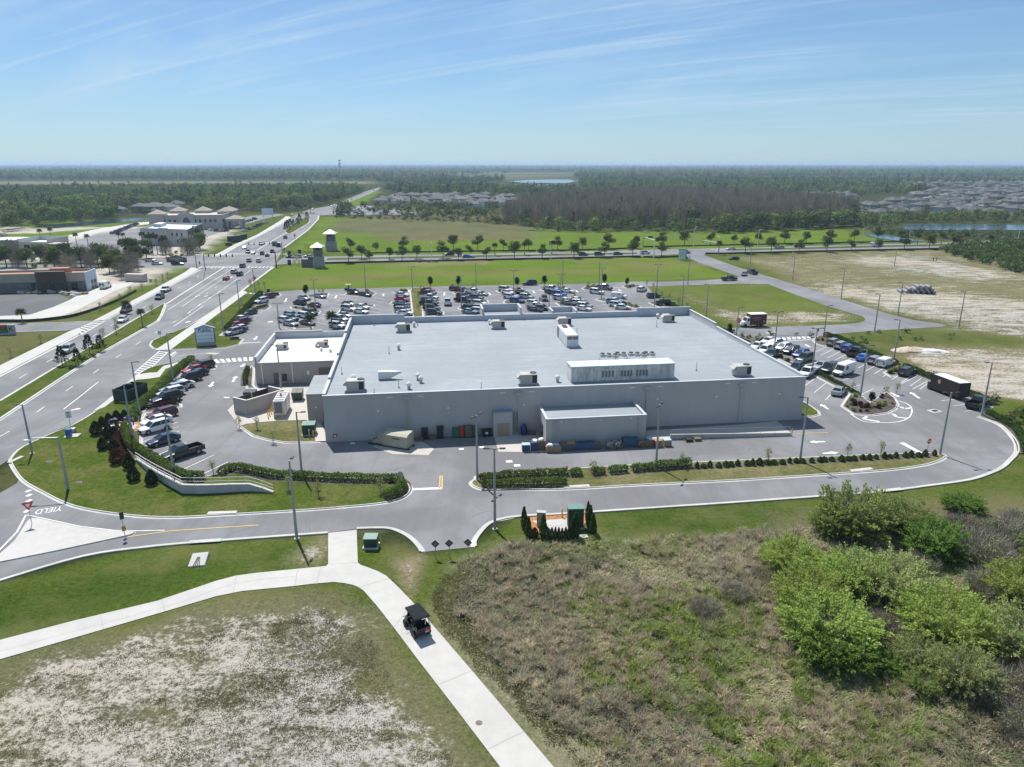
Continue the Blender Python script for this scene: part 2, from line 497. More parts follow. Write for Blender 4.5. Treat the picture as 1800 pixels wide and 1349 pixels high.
# ------------------------------------------------------------------ the ground: one sheet to the horizon
C_LAWN = (0.066,0.094,0.017); C_OLIVE = (0.100,0.104,0.042); C_LUSH = (0.044,0.074,0.014)
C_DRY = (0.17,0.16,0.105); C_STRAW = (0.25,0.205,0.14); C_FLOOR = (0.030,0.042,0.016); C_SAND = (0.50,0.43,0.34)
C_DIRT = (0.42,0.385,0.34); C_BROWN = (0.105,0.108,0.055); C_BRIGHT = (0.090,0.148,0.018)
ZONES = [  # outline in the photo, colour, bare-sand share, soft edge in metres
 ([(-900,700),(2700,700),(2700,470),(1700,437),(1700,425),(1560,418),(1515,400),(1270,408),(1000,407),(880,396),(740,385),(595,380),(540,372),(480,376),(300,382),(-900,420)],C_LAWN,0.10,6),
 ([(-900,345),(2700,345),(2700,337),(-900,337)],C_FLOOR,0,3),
 ([(-600,325),(655,324),(660,319),(-600,319)],(0.135,0.14,0.078),0.0,30),
 ([(-600,337),(60,335.5),(160,333),(60,331.5),(-600,331)],(0.10,0.115,0.06),0.0,20),
 # field beyond the cross road
 ([(505,438),(545,405),(562,384),(600,380),(700,385),(880,396),(1000,407),(1270,409),(1440,402),(1500,408),(1560,424),(1300,436),(1000,443),(650,450)],C_BRIGHT,0.05,5),
 ([(590,388),(700,384),(880,394),(960,404),(940,412),(800,416),(640,412),(575,405)],C_BROWN,0.05,9),
 ([(650,418),(760,413),(960,416),(930,421),(700,424)],(0.125,0.11,0.06),0.0,7),
 ([(560,372),(600,360),(690,362),(880,372),(880,390),(700,386),(600,383)],(0.085,0.078,0.045),0.0,10),
 ([(600,350),(650,336),(672,336),(640,358),(590,374)],C_BRIGHT,0,6),
 # lawn between the car park and the cross road
 ([(430,512),(480,470),(560,464),(850,456),(1110,452),(1190,455),(1290,488),(1040,499),(600,508)],C_BRIGHT,0.06,2.5),
 ([(480,505),(520,488),(700,478),(900,474),(1150,470),(1180,480),(900,484),(700,490),(560,500)],(0.125,0.140,0.038),0.18,7),
 ([(640,470),(720,461),(860,459),(860,464),(760,468)],(0.16,0.155,0.07),0.42,6),
 ([(1000,458),(1250,462),(1260,470),(1120,470)],(0.14,0.145,0.05),0.2,7),
 # vacant sandy lots on the right
 ([(1290,452),(1450,444),(1670,438),(1800,452),(2700,600),(2700,760),(1800,720),(1620,655),(1560,600),(1680,572),(1540,545),(1380,492)],(0.140,0.132,0.068),0.45,6),
 ([(1400,512),(1470,500),(1600,508),(1800,530),(2300,600),(2300,660),(1800,590),(1640,566),(1500,528)],C_OLIVE,0.62,14),
 ([(1460,456),(1600,448),(1690,462),(1780,490),(1700,492),(1560,470)],C_OLIVE,0.60,12),
 ([(1440,588),(1560,582),(1690,585),(2200,640),(2200,668),(1800,612),(1640,610),(1530,618),(1470,600)],(0.075,0.095,0.026),0.14,4),
 ([(1570,622),(1640,612),(1800,622),(2300,700),(2300,800),(1800,720),(1690,690),(1600,655)],(0.155,0.13,0.07),0.60,6),
 ([(1690,700),(1790,705),(2300,800),(2300,830),(1795,790)],C_LAWN,0.1,3),
 # wedge beside the store
 ([(1128,503),(1300,499),(1350,499),(1453,538),(1521,559),(1478,571),(1300,577),(1187,539)],(0.09,0.12,0.026),0.22,2),
 ([(1190,512),(1250,530),(1310,548),(1480,545),(1518,560),(1478,572),(1300,578),(1240,552)],C_OLIVE,0.56,7),
 # left of the boulevard
 ([(-900,470),(340,472),(170,560),(0,640),(-900,900)],C_OLIVE,0.22,4),
 ([(-900,500),(110,505),(240,480),(400,400),(380,420),(300,445),(-900,455)],C_DIRT,0.42,6),
 ([(250,490),(262,472),(322,471),(328,479)],C_BRIGHT,0,2),
 ([(-900,572),(113,558),(200,515),(262,488),(330,478),(170,558),(-900,620)],C_LAWN,0.12,1.5),
 ([(60,562),(160,546),(240,500),(200,500),(130,540)],C_DIRT,0.55,2),
 ([(-900,500),(250,500),(330,460),(420,400),(-900,398)],C_DIRT,0.40,6),
 ([(-900,458),(250,452),(250,446),(-900,446)],C_LAWN,0.05,2),
 ([(50,396),(200,388),(290,381),(290,384),(200,396),(50,404)],C_BRIGHT,0,6),
 ([(-900,408),(60,411),(170,402),(180,408),(90,418),(-900,425)],C_BRIGHT,0,5),
 # near side of the perimeter road
 ([(-900,1300),(0,1022),(300,958),(575,938),(740,972),(835,962),(912,909),(1300,884),(1550,866),(1790,800),(2400,900),(2400,1800),(-900,1800)],C_LAWN,0.08,1.0),
 ([(-900,1330),(0,1052),(300,985),(560,952),(575,990),(420,1010),(0,1122),(-900,1360)],C_LUSH,0.0,3),
 ([(500,985),(575,940),(576,994),(520,998)],(0.17,0.16,0.09),0.5,2.0),
 ([(695,985),(752,968),(735,1040),(722,1052),(700,1015)],C_STRAW,0.55,1.6),
 ([(-900,1400),(0,1168),(420,1045),(600,1032),(690,1110),(870,1349),(960,1500),(-900,1800)],(0.115,0.115,0.052),0.12,2.0),
 ([(-900,1330),(0,1178),(150,1128),(400,1088),(560,1058),(650,1105),(705,1235),(835,1349),(870,1500),(-900,1800)],(0.128,0.124,0.080),0.60,5.0),
 ([(820,975),(960,950),(1250,940),(1500,925),(2400,905),(2400,1800),(1000,1800),(940,1330),(800,1170),(745,1075)],C_DRY,0.06,2.5),
 ([(1050,905),(1300,892),(1480,882),(1460,915),(1260,935),(1080,948)],C_LUSH,0.0,2.0),
 ([(1360,905),(1560,880),(2400,870),(2400,1300),(1700,1250),(1380,1150)],(0.11,0.10,0.06),0.0,3),
]
def build_ground():
 a0 = np.linspace(-50,50,560)
 a1 = np.linspace(55,305,46)
 A = np.radians(np.concatenate([a0,a1]))
 D = 12 * np.exp(np.linspace(0,math.log(30000 / 12),640))
 na,nd = len(A),len(D)
 X = np.sin(A)[None,:] * D[:,None]; Y = np.cos(A)[None,:] * D[:,None]
 x,y = X.ravel(),Y.ravel()
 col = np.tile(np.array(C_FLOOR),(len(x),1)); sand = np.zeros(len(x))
 # the far country: woods broken by paler fields
 far = np.hypot(x,y) > 1500
 fl = np.clip((fnoise(x * 0.5,y,700,3) - 0.60) * 9,0,1) * far
 col = col * (1 - fl[:,None]) + np.array((0.12,0.12,0.07)) * fl[:,None]
 jit = (fnoise(x,y,3.0,31,2) - 0.5) * 2
 jit2 = (fnoise(x,y,14.0,41,2) - 0.5) * 2
 for poly,c,s,soft in ZONES:
  g = [P(*p) for p in poly]
  xs = [p.x for p in g]; ys = [p.y for p in g]
  k = np.where((x > min(xs) - 3 * soft) & (x < max(xs) + 3 * soft) & (y > min(ys) - 3 * soft) & (y < max(ys) + 3 * soft))[0]
  d = sdist(x[k],y[k],g) + (jit[k] * 0.5 + jit2[k] * 0.6) * min(soft,6)
  w = np.clip(d / soft * 0.5 + 0.5,0,1); w = w * w * (3 - 2 * w)
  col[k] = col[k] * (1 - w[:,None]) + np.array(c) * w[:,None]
  sand[k] = sand[k] * (1 - w) + s * w
 v = np.stack([x,y,np.zeros_like(x)],1)
 i = np.arange(nd - 1)[:,None] * na; j = np.arange(na)[None,:]; j2 = (j + 1) % na
 f = np.stack([i + j,i + na + j,i + na + j2,i + j2],-1).reshape(-1,4)[:,::-1]
 v = np.vstack([v,[[0,0,0]]]); col = np.vstack([col,col[:1]]); sand = np.append(sand,sand[0])
 m,t,b = newmat('ground_soil')
 p = tpos(t)
 at = nnode(t,'ShaderNodeAttribute',attribute_name='Col')
 sa = nnode(t,'ShaderNodeAttribute',attribute_name='sand')
 # long streaks run with the mowing, clumps on top
 n1 = tnoise(t,tmapping(t,p,(0.42,1.0,1),R(38)),0.34,7,0.66,0.5)
 n2 = tnoise(t,p,1.7,6,0.72)
 n3 = tnoise(t,p,0.035,4,0.6)
 n4 = tnoise(t,p,4.2,5,0.78)
 cov = tmath(t,'ADD',tmath(t,'ADD',tmath(t,'MULTIPLY',n1,0.42),tmath(t,'MULTIPLY',n2,0.46)),tmath(t,'ADD',tmath(t,'MULTIPLY',n3,0.12),tmath(t,'MULTIPLY',n4,0.30)))
 th = tmap(t,sa.outputs['Fac'],0,1,0.96,0.40,False)
 fac = tmap(t,tmath(t,'SUBTRACT',cov,th),-0.05,0.07)
 vg = tmath(t,'ADD',tmath(t,'MULTIPLY',n2,0.7),tmath(t,'ADD',tmath(t,'MULTIPLY',n4,0.8),tmath(t,'MULTIPLY',n3,0.3)))
 k = tmap(t,vg,0.66,1.14,0.35,1.7,False)
 sc = nnode(t,'ShaderNodeVectorMath',operation='SCALE')
 t.links.new(at.outputs['Color'],sc.inputs[0]); t.links.new(k,sc.inputs['Scale'])
 # drier and greener drifts inside one lawn
 hue = tmix(t,tmath(t,'MULTIPLY',tmap(t,tnoise(t,p,0.12,5,0.65),0.42,0.66),0.45),sc.outputs[0],(0.145,0.135,0.06))
 sandc = tmix(t,tmap(t,tnoise(t,p,0.02,3),0.4,0.6),(0.40,0.385,0.36),(0.43,0.385,0.325))
 sandc = tmix(t,tmath(t,'MULTIPLY',tmap(t,n4,0.35,0.65,1,0),0.35),sandc,(0.30,0.27,0.22))
 t.links.new(tmix(t,fac,hue,sandc),b.inputs['Base Color'])
 b.inputs['Roughness'].default_value = 1.0
 b.inputs['Specular IOR Level'].default_value = 0.0
 tbump(t,b,tmath(t,'ADD',n4,tmath(t,'MULTIPLY',n2,1.4)),0.7,0.12)
 me = np_mesh('ground',v,f,m,col)
 sat = me.attributes.new('sand','FLOAT','POINT')
 sat.data.foreach_set('value',sand.astype(np.float32))
 tri = np.array([[640 * 0 + a,len(v) - 1,(a + 1) % na] for a in range(na)])
 tag(link(bpy.data.objects.new('ground',me)),kind='structure')
build_ground()
def lawnmat(name,base,dry,green=0.5):
 m,t,b = newmat(name)
 p = tpos(t)
 n = tnoise(t,p,0.16,5,0.65)
 n2 = tnoise(t,p,1.6,6,0.72)
 n4 = tnoise(t,p,6,4,0.7)
 c = tmix(t,tmath(t,'MULTIPLY',tmap(t,n,0.40,0.62),0.75),base,dry)
 k = tmap(t,tmath(t,'ADD',tmath(t,'MULTIPLY',n2,0.6),tmath(t,'MULTIPLY',n4,0.5)),0.37,0.73,0.5,1.5,False)
 sc = nnode(t,'ShaderNodeVectorMath',operation='SCALE')
 t.links.new(c,sc.inputs[0]); t.links.new(k,sc.inputs['Scale'])
 t.links.new(sc.outputs[0],b.inputs['Base Color'])
 b.inputs['Roughness'].default_value = 1.0
 b.inputs['Specular IOR Level'].default_value = 0.0
 tbump(t,b,tmath(t,'ADD',n4,n2),0.7,0.1)
 return m
M_LAWN = lawnmat('lawn_turf',(0.058,0.088,0.015),(0.110,0.112,0.038))
M_LAWN2 = lawnmat('dry_lawn_turf',(0.105,0.112,0.042),(0.18,0.16,0.085))
M_MULCH = lawnmat('bark_mulch',(0.085,0.075,0.066),(0.15,0.135,0.12))
M_STRAWBED = lawnmat('pine_straw',(0.36,0.18,0.08),(0.46,0.27,0.14))
M_SANDBED = lawnmat('bare_sand',(0.48,0.42,0.35),(0.40,0.36,0.29))
# ------------------------------------------------------------------ roads, drives and car park
def sheet(name,px,m,z,rounded=False):
 g = PL(px)
 if rounded: g = curve(g,5,True)
 return tag(MB().sheet(g,z).build(name,m),kind='structure')
def kerb(pts,closed=False,gut=0.45,h=0.15,wid=0.2,name='kerb',m=None):
 """kerb with gutter pan; the raised side lies left of pts"""
 mb = MB()
 prof = [(-gut,0.03),(0,0.035),(0.03,h),(wid,h + 0.01),(wid,0.0)]
 rows = [[(q.x,q.y,z) for q in offs(pts,d,closed)] for d,z in prof]
 n = len(pts)
 vs = [p for r in rows for p in r]
 fs = []
 for k in range(len(prof) - 1):
  for i in range(n if closed else n - 1):
   j = (i + 1) % n
   fs.append((k * n + i,k * n + j,(k + 1) * n + j,(k + 1) * n + i))
 mb.add(vs,fs)
 return tag(mb.build(name,m or M_KERB),kind='structure')
def island(px,top,rounded=True,n=4,gut=0.3,name='planting_bed',z=0.11,wid=0.18):
 g = ccw(PL(px))
 if rounded: g = ccw(curve(g,n,True))
 tag(MB().sheet(offs(g,0.05,True),z).build(name,top),kind='structure')
 kerb(g,True,gut,0.14,wid)
 return g
BL = [(-97,0),(-99,60)] + [P(*p).xy[:] for p in [(0,661),(136,590),(176,566),(267,520),(353,474),(381,450),(413,434),(450,417.5),(476,404),(506,389),(513,381),(541,369),(589,361),(639,338),(667,329.5)]]
BR = [(-66,0),(-70,60),(-71,88)] + [P(*p).xy[:] for p in [(20,806),(42,784),(96,759),(126,746.5),(164,724),(214,686),(252,645),(290,614),(328,584),(373,549),(426,511),(450,493),(481,470),(498,437),(541,405),(559,386),(560,378),(563,373),(619,353),(670,332)]]
boul = [Vector((*p,0)) for p in BR] + [Vector((*p,0)) for p in BL[::-1]]
tag(MB().sheet(boul,0.022).build('boulevard_road',M_ROAD),kind='structure')
LOT = [(30,850),(60,790),(130,745),(200,690),(250,640),(290,610),(330,580),(395,531),(425,517),(472,515),(487,513),(527,510),(607,508),(713,505),(820,503),(1040,499),(1093,496),(1150,495),(1150,503),
    (1139,505),(1149,517),(1167,527),(1187,539),(1230,560),(1290,589),(1317,592),(1428,590),(1447,589),(1473,601),(1499,613),(1528,625),(1569,642),(1611,661),(1636,671),(1693,696),(1743,717),
    (1719,733),(1740,739),(1758,748),(1773,760),(1783,773),(1789,790),(1786,800),(1778,809),(1764,822),(1744,832),(1703,845),(1660,852),(1619,857),(1550,866),(1494,870),(1300,884),(1150,894),(1000,904),(912,909),(872,916),(853,928),
    (837,950),(835,962),(741,971),(731,957),(713,942),(687,931),(626,930),(575,938),(370,953),(259,963),(148,979),(0,1022),(-130,1064),(-160,960)]
sheet('lot_road',LOT,M_ASPH,0.026)
sheet('side_road',[(1205,446),(1240,444),(1238,449),(1266,459),(1300,471),(1383,496),(1439,513),(1494,531),(1561,552),(1606,563),(1650,569),(1664,572),(1655,575),(1536,582),(1447,589),(1300,592),(1225,586),(1230,577),
     (1300,577),(1478,571),(1510,568),(1519,565),(1521,561),(1515,556),(1500,552),(1453,538),(1397,518),(1350,500),(1300,499),(1240,501),(1150,504),(1145,496),(1240,493),(1290,489),(1300,487),(1263,474),(1228,462),(1210,454)],M_ASPH,0.030)
# the cross road beyond the lawn, two carriageways and a grass median
XN = [(481,466),(560,461),(700,458),(850,455.5),(1000,453),(1125,450.5),(1200,447),(1300,443.5),(1450,440),(1660,435.5),(1800,431),(2600,405)]
XF = [(2600,400),(1800,421),(1660,426.5),(1450,432),(1300,436),(1200,438),(1127,440),(850,446.5),(700,448.5),(564,451.5),(505,448)]
sheet('cross_road',XN + XF,M_ROAD,0.034)
tag(MB().sheet(PL([(575,457.5),(700,454.6),(850,451.8),(1000,449.3),(1120,446.6),(1118,444.6),(1000,447),(850,449.6),(700,452.3),(575,455)]),0.14)
 .sheet(PL([(1290,441),(1450,437.3),(1660,432.2),(1800,427.5),(2500,405.5),(2500,403),(1800,424.5),(1660,429.5),(1450,434.8),(1290,438.5)]),0.14).build('median_lawn',M_LAWN),kind='structure')
sheet('left_cross_road',[(-700,459),(0,459),(200,455.5),(340,451),(390,446),(375,470),(345,474),(324,471.5),(200,472),(0,472),(-700,474)],M_ROAD,0.038)
sheet('left_median_lawn',[(-500,464),(0,463.5),(180,462),(245,460.5),(250,461.5),(180,465),(0,466),(-500,467)],M_LAWN,0.14)
sheet('side_street',[(-300,579),(0,571.5),(100,569),(176,565),(150,584),(121,581),(60,583),(0,585),(-300,594)],M_ROAD,0.034)
sheet('building_site_asphalt',[(-300,524),(0,519),(104,517),(123,527),(93,540),(53,553),(0,555.5),(-300,566)],M_NEWASPH,0.03)
sheet('site_concrete_drive',[(-300,567),(0,556),(53,553.5),(93,540.5),(123,527.5),(145,514),(173,507),(197,499),(233,496.5),(236,499),(200,513),(140,544),(113,555),(67,561),(0,564),(-300,577)],M_CONC,0.045)
sheet('bank_car_park',[(240,447),(300,436),(372,414),(420,398),(470,384),(500,378),(488,376.5),(440,380),(400,392),(330,395),(240,402),(170,412),(120,428),(110,436)],M_ROAD,0.05)
sheet('access_road',[(488,378),(511,383),(541,371),(640,361),(740,375),(740,378),(586,378),(560,379),(545,374),(520,383)],M_ROAD,0.06)
sheet('gate_road',[(120,414),(170,403),(240,392),(300,387),(300,390),(240,397),(180,408),(130,420)],M_CONC,0.05)
# pavements
def pave(name,up,lo,z=0.07,m=None):
 return sheet(name,up + lo[::-1],m or M_CONC,z)
pave('left_pavement',[(-200,735),(0,643),(121,583.5),(136,578)],[(-200,762),(0,659),(136,590),(145,582)])
pave('left_pavement',[(161,566),(252,519),(325,479),(336,471)],[(186,563),(267,519),(338,482),(352,472)])
pave('left_pavement',[(372,452),(413,430),(450,414),(470,402),(490,390),(503,380.5)],[(390,450),(418,434),(450,418),(476,404),(500,391),(512,382)])
BPATH_UP = [(-150,1175),(0,1126),(130,1092),(277,1057),(380,1022),(414,1013),(450,1008),(573,996),(577,992),(577,938),(627,932),(629,990),(634,994),(646,998),(664,1005),(679,1013),(700,1033),(731,1065),(827,1177),(920,1286),(973,1349),(1030,1420)]
BPATH_LO = [(-150,1212),(0,1160),(296,1074),(380,1049),(425,1040),(518,1031),(550,1027),(587,1024),(606,1026),(620,1029),(630,1033),(639,1039),(661,1064),(690,1101),(735,1161),(809,1257),(879,1349),(930,1420)]
sheet('cycle_path',BPATH_UP + BPATH_LO[::-1],M_CONC,0.05)
mb = MB()
for a,b in [((692,1104),(726,1060)),((770,1205),(829,1180)),((858,1318),(921,1287)),((628,1034),(684,1018)),((556,1028),(564,997)),((518,1031),(524,1000)),((578,993),(629,990)),((290,1076),(284,1054)),((182,1107),(176,1081)),((410,1043),(416,1013))]:
 mb.strip([P(*a),P(*b)],0.05,0.056)
mb.strip(curve(PL([(0,1146),(296,1066),(414,1027),(520,1014)]),4),0.035,0.056)
tag(mb.build('path_joints',M_JOINT),kind='structure')
sheet('manhole_cover',[(842 + 6.5 * math.cos(a),1272 + 4.6 * math.sin(a)) for a in np.linspace(0,6.283,17)[:-1]],mat('cast_iron',(0.16,0.12,0.10),0.8,var=0.2),0.058)
# grass and planting islands, each with its kerb
G_LEFT = island([(20,816),(22,804),(42,786),(96,761),(126,749),(164,727),(196,700),(215,686),(232,668),(262,648),(300,639),(334,634),(336,640),(322,655),(306,673),(282,697),(268,712),(256,724),(249,740),(248,762),(248,782),(256,792),(272,803),(297,821),
    (345,838),(375,836),(401,822),(433,825),(463,832),(521,837),(576,840),(652,842),(692,840),(712,847),(722,860),(712,874),(677,885),(600,893),(521,899),(400,906),(300,911),(215,906),(130,891),(75,866),(40,845)],M_LAWN,name='lawn')
island([(828,852),(836,843),(850,836),(960,830),(1050,822),(1215,814),(1450,804),(1600,798),(1650,798),(1661,804),(1650,811),(1628,818),(1590,824),(1542,829),(1439,836),(1300,845),(1100,855),(1000,861),(900,862),(850,862)],M_LAWN2,name='lawn')
island([(421,750),(433,746),(470,742),(501,740.5),(541,739),(552,757),(560,778),(501,779),(470,774),(445,767)],M_LAWN2,False,name='lawn')
island([(1480,715),(1494,694),(1512,696),(1530,709),(1558,690),(1572,700),(1578,711),(1574,720),(1560,727),(1533,731),(1501,729)],M_MULCH,False)
island([(1400,640),(1428,652),(1470,674),(1512,698),(1509,701),(1465,679),(1424,657),(1396,645)],M_MULCH,False)
island([(1300,592),(1352,614),(1376,629),(1408,646),(1396,645),(1366,631),(1340,617),(1300,598)],M_MULCH,False)
island([(1405,645),(1424,641),(1440,638),(1446,641),(1440,646),(1428,650)],M_MULCH,False)
island([(1392,706),(1407,704),(1424,714),(1438,724),(1440,730),(1428,733),(1392,734)],M_LAWN,False,name='lawn')
island([(1429,599),(1437,592),(1449,590),(1473,601),(1462,607),(1448,609),(1436,606)],M_MULCH,False)
island([(1554,656),(1575,645),(1590,653),(1580,660),(1566,663)],M_MULCH,False)
island([(1290,590),(1317,592),(1350,598),(1356,602),(1345,606),(1315,603)],M_MULCH,False)
G_SIGN = island([(264,607),(268,600),(280,594),(328,576),(373,549),(424,517),(452,518),(456,520),(440,536),(420,557),(400,579),(386,591),(405,593),(427,597),(420,606),(398,612),(340,614),(290,616),(270,613)],M_LAWN,False,name='lawn')
for px,mt in [([(334,637),(350,640),(374,641),(380,645),(376,650),(362,650),(340,648),(330,646)],M_MULCH),([(248,726),(262,716),(300,707),(317,711),(318,716),(306,720),(270,724)],M_MULCH),
      ([(427,670),(442,645),(446,648),(444,678),(449,683),(436,683)],M_MULCH),([(432,545),(470,536),(476,539),(470,544),(440,549)],M_MULCH),([(472,518),(490,516),(494,519),(488,523),(476,524)],M_MULCH),
      ([(511,540),(520,539),(555,544),(563,548),(560,551),(545,550),(513,543)],M_MULCH),([(540,520),(560,516.5),(578,516.5),(575,523),(556,523),(543,523)],M_MULCH),([(514,575),(540,569),(552,572),(548,577),(520,579)],M_MULCH),
      ([(595,551),(598,545),(620,536),(657,536.5),(658,539),(630,543),(610,549),(604,556)],M_MULCH),([(606,519),(612,514),(650,511),(661,516),(654,521),(640,523)],M_MULCH),
      ([(721,512),(726,507),(742,506),(743,560),(727,560)],M_LAWN2),([(686,535),(690,531),(700,532),(698,537)],M_MULCH),([(690,514),(718,510),(718,514),(694,516)],M_MULCH),([(752,553),(772,545),(779,549),(779,554),(764,556)],M_MULCH),
      ([(796,514),(806,509),(838,508),(842,513),(838,517),(800,517)],M_MULCH),([(805,542),(830,531),(856,528),(858,533),(836,541),(812,546)],M_MULCH),([(872,512),(884,507),(916,507),(921,511),(912,514),(878,515)],M_MULCH),
      ([(885,532),(890,528),(920,529),(935,532),(932,536),(890,536)],M_MULCH),([(950,510),(962,505),(990,505),(998,509),(988,512),(956,512)],M_MULCH),([(977,533),(990,529),(1008,522),(1018,524),(1008,534),(984,538)],M_MULCH),
      ([(1023,508),(1030,504),(1055,504),(1060,507),(1050,510),(1028,510)],M_MULCH),([(1048,527),(1062,524),(1070,528),(1060,531)],M_MULCH),([(1094,504),(1100,501),(1126,502),(1124,505),(1100,507)],M_MULCH),
      ([(1078,534),(1092,528),(1112,535),(1127,540),(1122,544),(1105,540)],M_MULCH),([(1140,533),(1150,529),(1170,538),(1160,541)],M_MULCH)]:
 island(px,mt,False)
# median of the boulevard
MED = [(-102 + 11.5,0),(-90.5,60)] + [P(*p).xy[:] for p in [(0,705),(103,643),(187,591.5),(238,561),(289,533.5),(291,538),(284,556),(278,565),(252,580),(176,623),(106,668),(0,739)]] + [(-79.5,60),(-78,0)]
g = ccw([Vector((*p,0)) for p in MED])
tag(MB().sheet(offs(g,0.05,True),0.11).build('median_lawn',M_LAWN),kind='structure')
kerb(g,True,0.3,0.15,0.45)
island([(501,407),(506,411.5),(512,410.5),(541,393.6),(545,387),(541,383),(527,386),(514,396)],M_LAWN,False,name='median_lawn')
island([(512,375.5),(530,373.6),(555,374),(556,376),(530,377),(515,377.5)],M_LAWN2,False,name='lawn')
# kerb lines along lawns outside the asphalt (lawn on the left of each line)
kerb(curve(PL([(835,962),(836,950),(853,928),(872,916.5),(912,909),(1000,904),(1150,894),(1300,884),(1494,870),(1550,866),(1619,857),(1703,845),(1744,832),(1764,822),(1778,809),(1786,800),(1789,790),(1783,773),(1758,748),(1719,733)][::-1]),4))
kerb(curve(PL([(-130,1064),(0,1022),(148,979),(259,963),(370,953),(576,938)][::-1]),4))
kerb(curve(PL([(627,930.5),(660,929.5),(687,931),(713,942),(731,957),(741,971)][::-1]),4))
kerb(PL([(1743,717),(1693,696),(1636,671),(1611,661),(1590,651)]))
kerb(PL([(1560,639),(1528,625),(1499,613),(1473,601)]))
kerb([Vector((*p,0)) for p in BL[:4]] ,wid=0.25)
kerb(PL([(187,562),(267,520),(353,474)]),wid=0.25)
kerb(PL([(381,450.5),(413,434.5),(450,418),(476,404.3),(506,389.3)]),wid=0.25)
kerb(PL([(426,511),(450,493),(481,470)][::-1]),wid=0.6)
kerb(PL([(498,437),(541,405),(559,386),(560,379)][::-1]),wid=0.6)
kerb(PL([(560,461.5),(700,458.5),(850,456),(1000,453.5),(1125,451)][::-1]),wid=0.3)
kerb(PL([(-300,579),(0,571.3),(100,568.8),(161,566)]),wid=0.4)
kerb(PL([(-300,594),(0,585.3),(60,583.3),(121,581.3)][::-1]),wid=0.4)
# pavement that follows the boulevard on the store's side, laid over the lawns
sheet('right_pavement',[(272,617),(292,604),(330,578),(374,547),(426,510.5),(435,515),(378,557),(336,589),(300,616)],M_CONC,0.135)
sheet('right_pavement',[(164,724),(196,699),(218,681),(240,660),(262,656.5),(276,656),(287,645),(312,638),(316,640.5),(291,650),(281,664),(262,667),(240,669),(218,690),(200,705),(184,717)],M_CONC,0.135)
sheet('traffic_island',[(52,915),(58,913),(67,913),(140,929),(190,934.5),(232,934.5),(237,937),(232,941),(220,944),(100,970),(0,990),(-90,1010),(-90,1002),(0,976),(27,952),(48,919)],M_CONC,0.17)
kerb(ccw(PL([(52,915),(58,913),(67,913),(140,929),(190,934.5),(232,934.5),(237,937),(232,941),(220,944),(100,970),(0,990),(-90,1010),(-90,1002),(0,976),(27,952),(48,919)])),True,0.12,0.165,0.15)
sheet('service_yard',[(400,722),(438,685),(452,683),(543,681),(552,700),(545,739),(501,741),(440,745),(421,750)],M_PAD,0.06)
sheet('store_apron',[(555,778),(546,739),(560,735),(578,777)],M_PAD,0.16)
sheet('dock_apron',[(868,766),(900,757),(945,757),(960,775),(968,796),(876,795)],M_PAD,0.05)
sheet('compactor_pad',[(655,786),(660,776),(740,776),(763,790),(753,801),(690,799)],M_PAD,0.05)
sheet('drain_apron',[(870,913),(900,908)] + [(905,912),(875,918)],M_CONC,0.06)
# ------------------------------------------------------------------ painted markings
def mark(name,mb,m=None):
 return tag(mb.build(name,m or M_WPAINT),kind='structure')
ZM = 0.048
mb = MB()
def lane(px,dash=True,w=0.16,on=3.0,off=9.0):
 pts = curve(PL(px),3)
 if dash: mb.dashes(pts,w,ZM,on,off,1.5)
 else: mb.strip(pts,w,ZM)
lane([(-140,835),(3,767),(65,725),(110,692),(152,665),(188,640),(220,619),(252,598),(305,567),(332,551),(352,535),(379,517),(400,503),(420,489),(447,470)])
lane([(112,720),(143,696),(173,672)],False,0.18)
lane([(305,575),(332,556),(358,538)],False,0.18)
lane([(-150,745),(10,677),(57,652),(98,628),(165,591),(198,571),(240,548),(262,536),(290,518),(330,498),(375,470)])
lane([(292,535),(320,517),(360,492),(395,470)],False,0.35)
lane([(296,545),(330,523),(370,497),(412,471)],False,0.16)
lane([(320,540),(345,522),(390,492),(428,471)],False,0.16)
lane([(330,551),(380,517),(440,476)],False,0.14)
lane([(360,519),(400,492),(420,478)],True)
lane([(0,706),(103,644.5),(187,593),(238,562.5)],False,0.14)
lane([(0,663),(136,592),(176,568)],False,0.12)
lane([(452,440),(478,424),(504,409)],False,0.35)
lane([(410,446),(438,430),(470,412),(500,394)])
lane([(425,446),(455,428),(488,408)])
lane([(470,446),(500,428),(540,400),(556,384)])
lane([(565,374),(600,361),(640,345),(669,331.5)],False,0.3)
lane([(30,813),(26,830),(44,850),(80,870),(132,895),(216,911),(300,916)][::1],False,0.01)
# intersection crossings
for a,b in [((352,470),(478,470)),((388,447),(505,447))]:
 p0,p1 = P(*a),P(*b)
 d = (p1 - p0); L = d.length; d.normalize()
 nrm = Vector((-d.y,d.x,0))
 k = 0.0
 while k < L:
  c = p0 + d * k
  mb.add([c - nrm * 1.5,c + d * 0.6 - nrm * 1.5,c + d * 0.6 + nrm * 1.5,c + nrm * 1.5],[(0,1,2,3)])
  k += 1.5
 for i in range(4): pass
for v in range(len(mb.v)):
 mb.v[v] = (mb.v[v][0],mb.v[v][1],ZM)
mark('lane_markings',mb)
mb = MB()
def ladder(a0,a1,b0,b1,n,w=0.5,rails=True):
 A0,A1,B0,B1 = P(*a0),P(*a1),P(*b0),P(*b1)
 for i in range(n):
  k = (i + 0.5) / n
  mb.strip([A0.lerp(A1,k),B0.lerp(B1,k)],w,ZM)
 if rails:
  mb.strip([A0,A1],0.2,ZM); mb.strip([B0,B1],0.2,ZM)
ladder((235,657),(281,617),(252,660),(296,619),12,0.35)
ladder((130,582),(164,566),(143,590),(186,564),7,0.45)
ladder((373,633),(446,628),(380,639),(446,634),7,0.7,False)
ladder((1355,595),(1425,592),(1357,599),(1427,595),8,0.7,False)
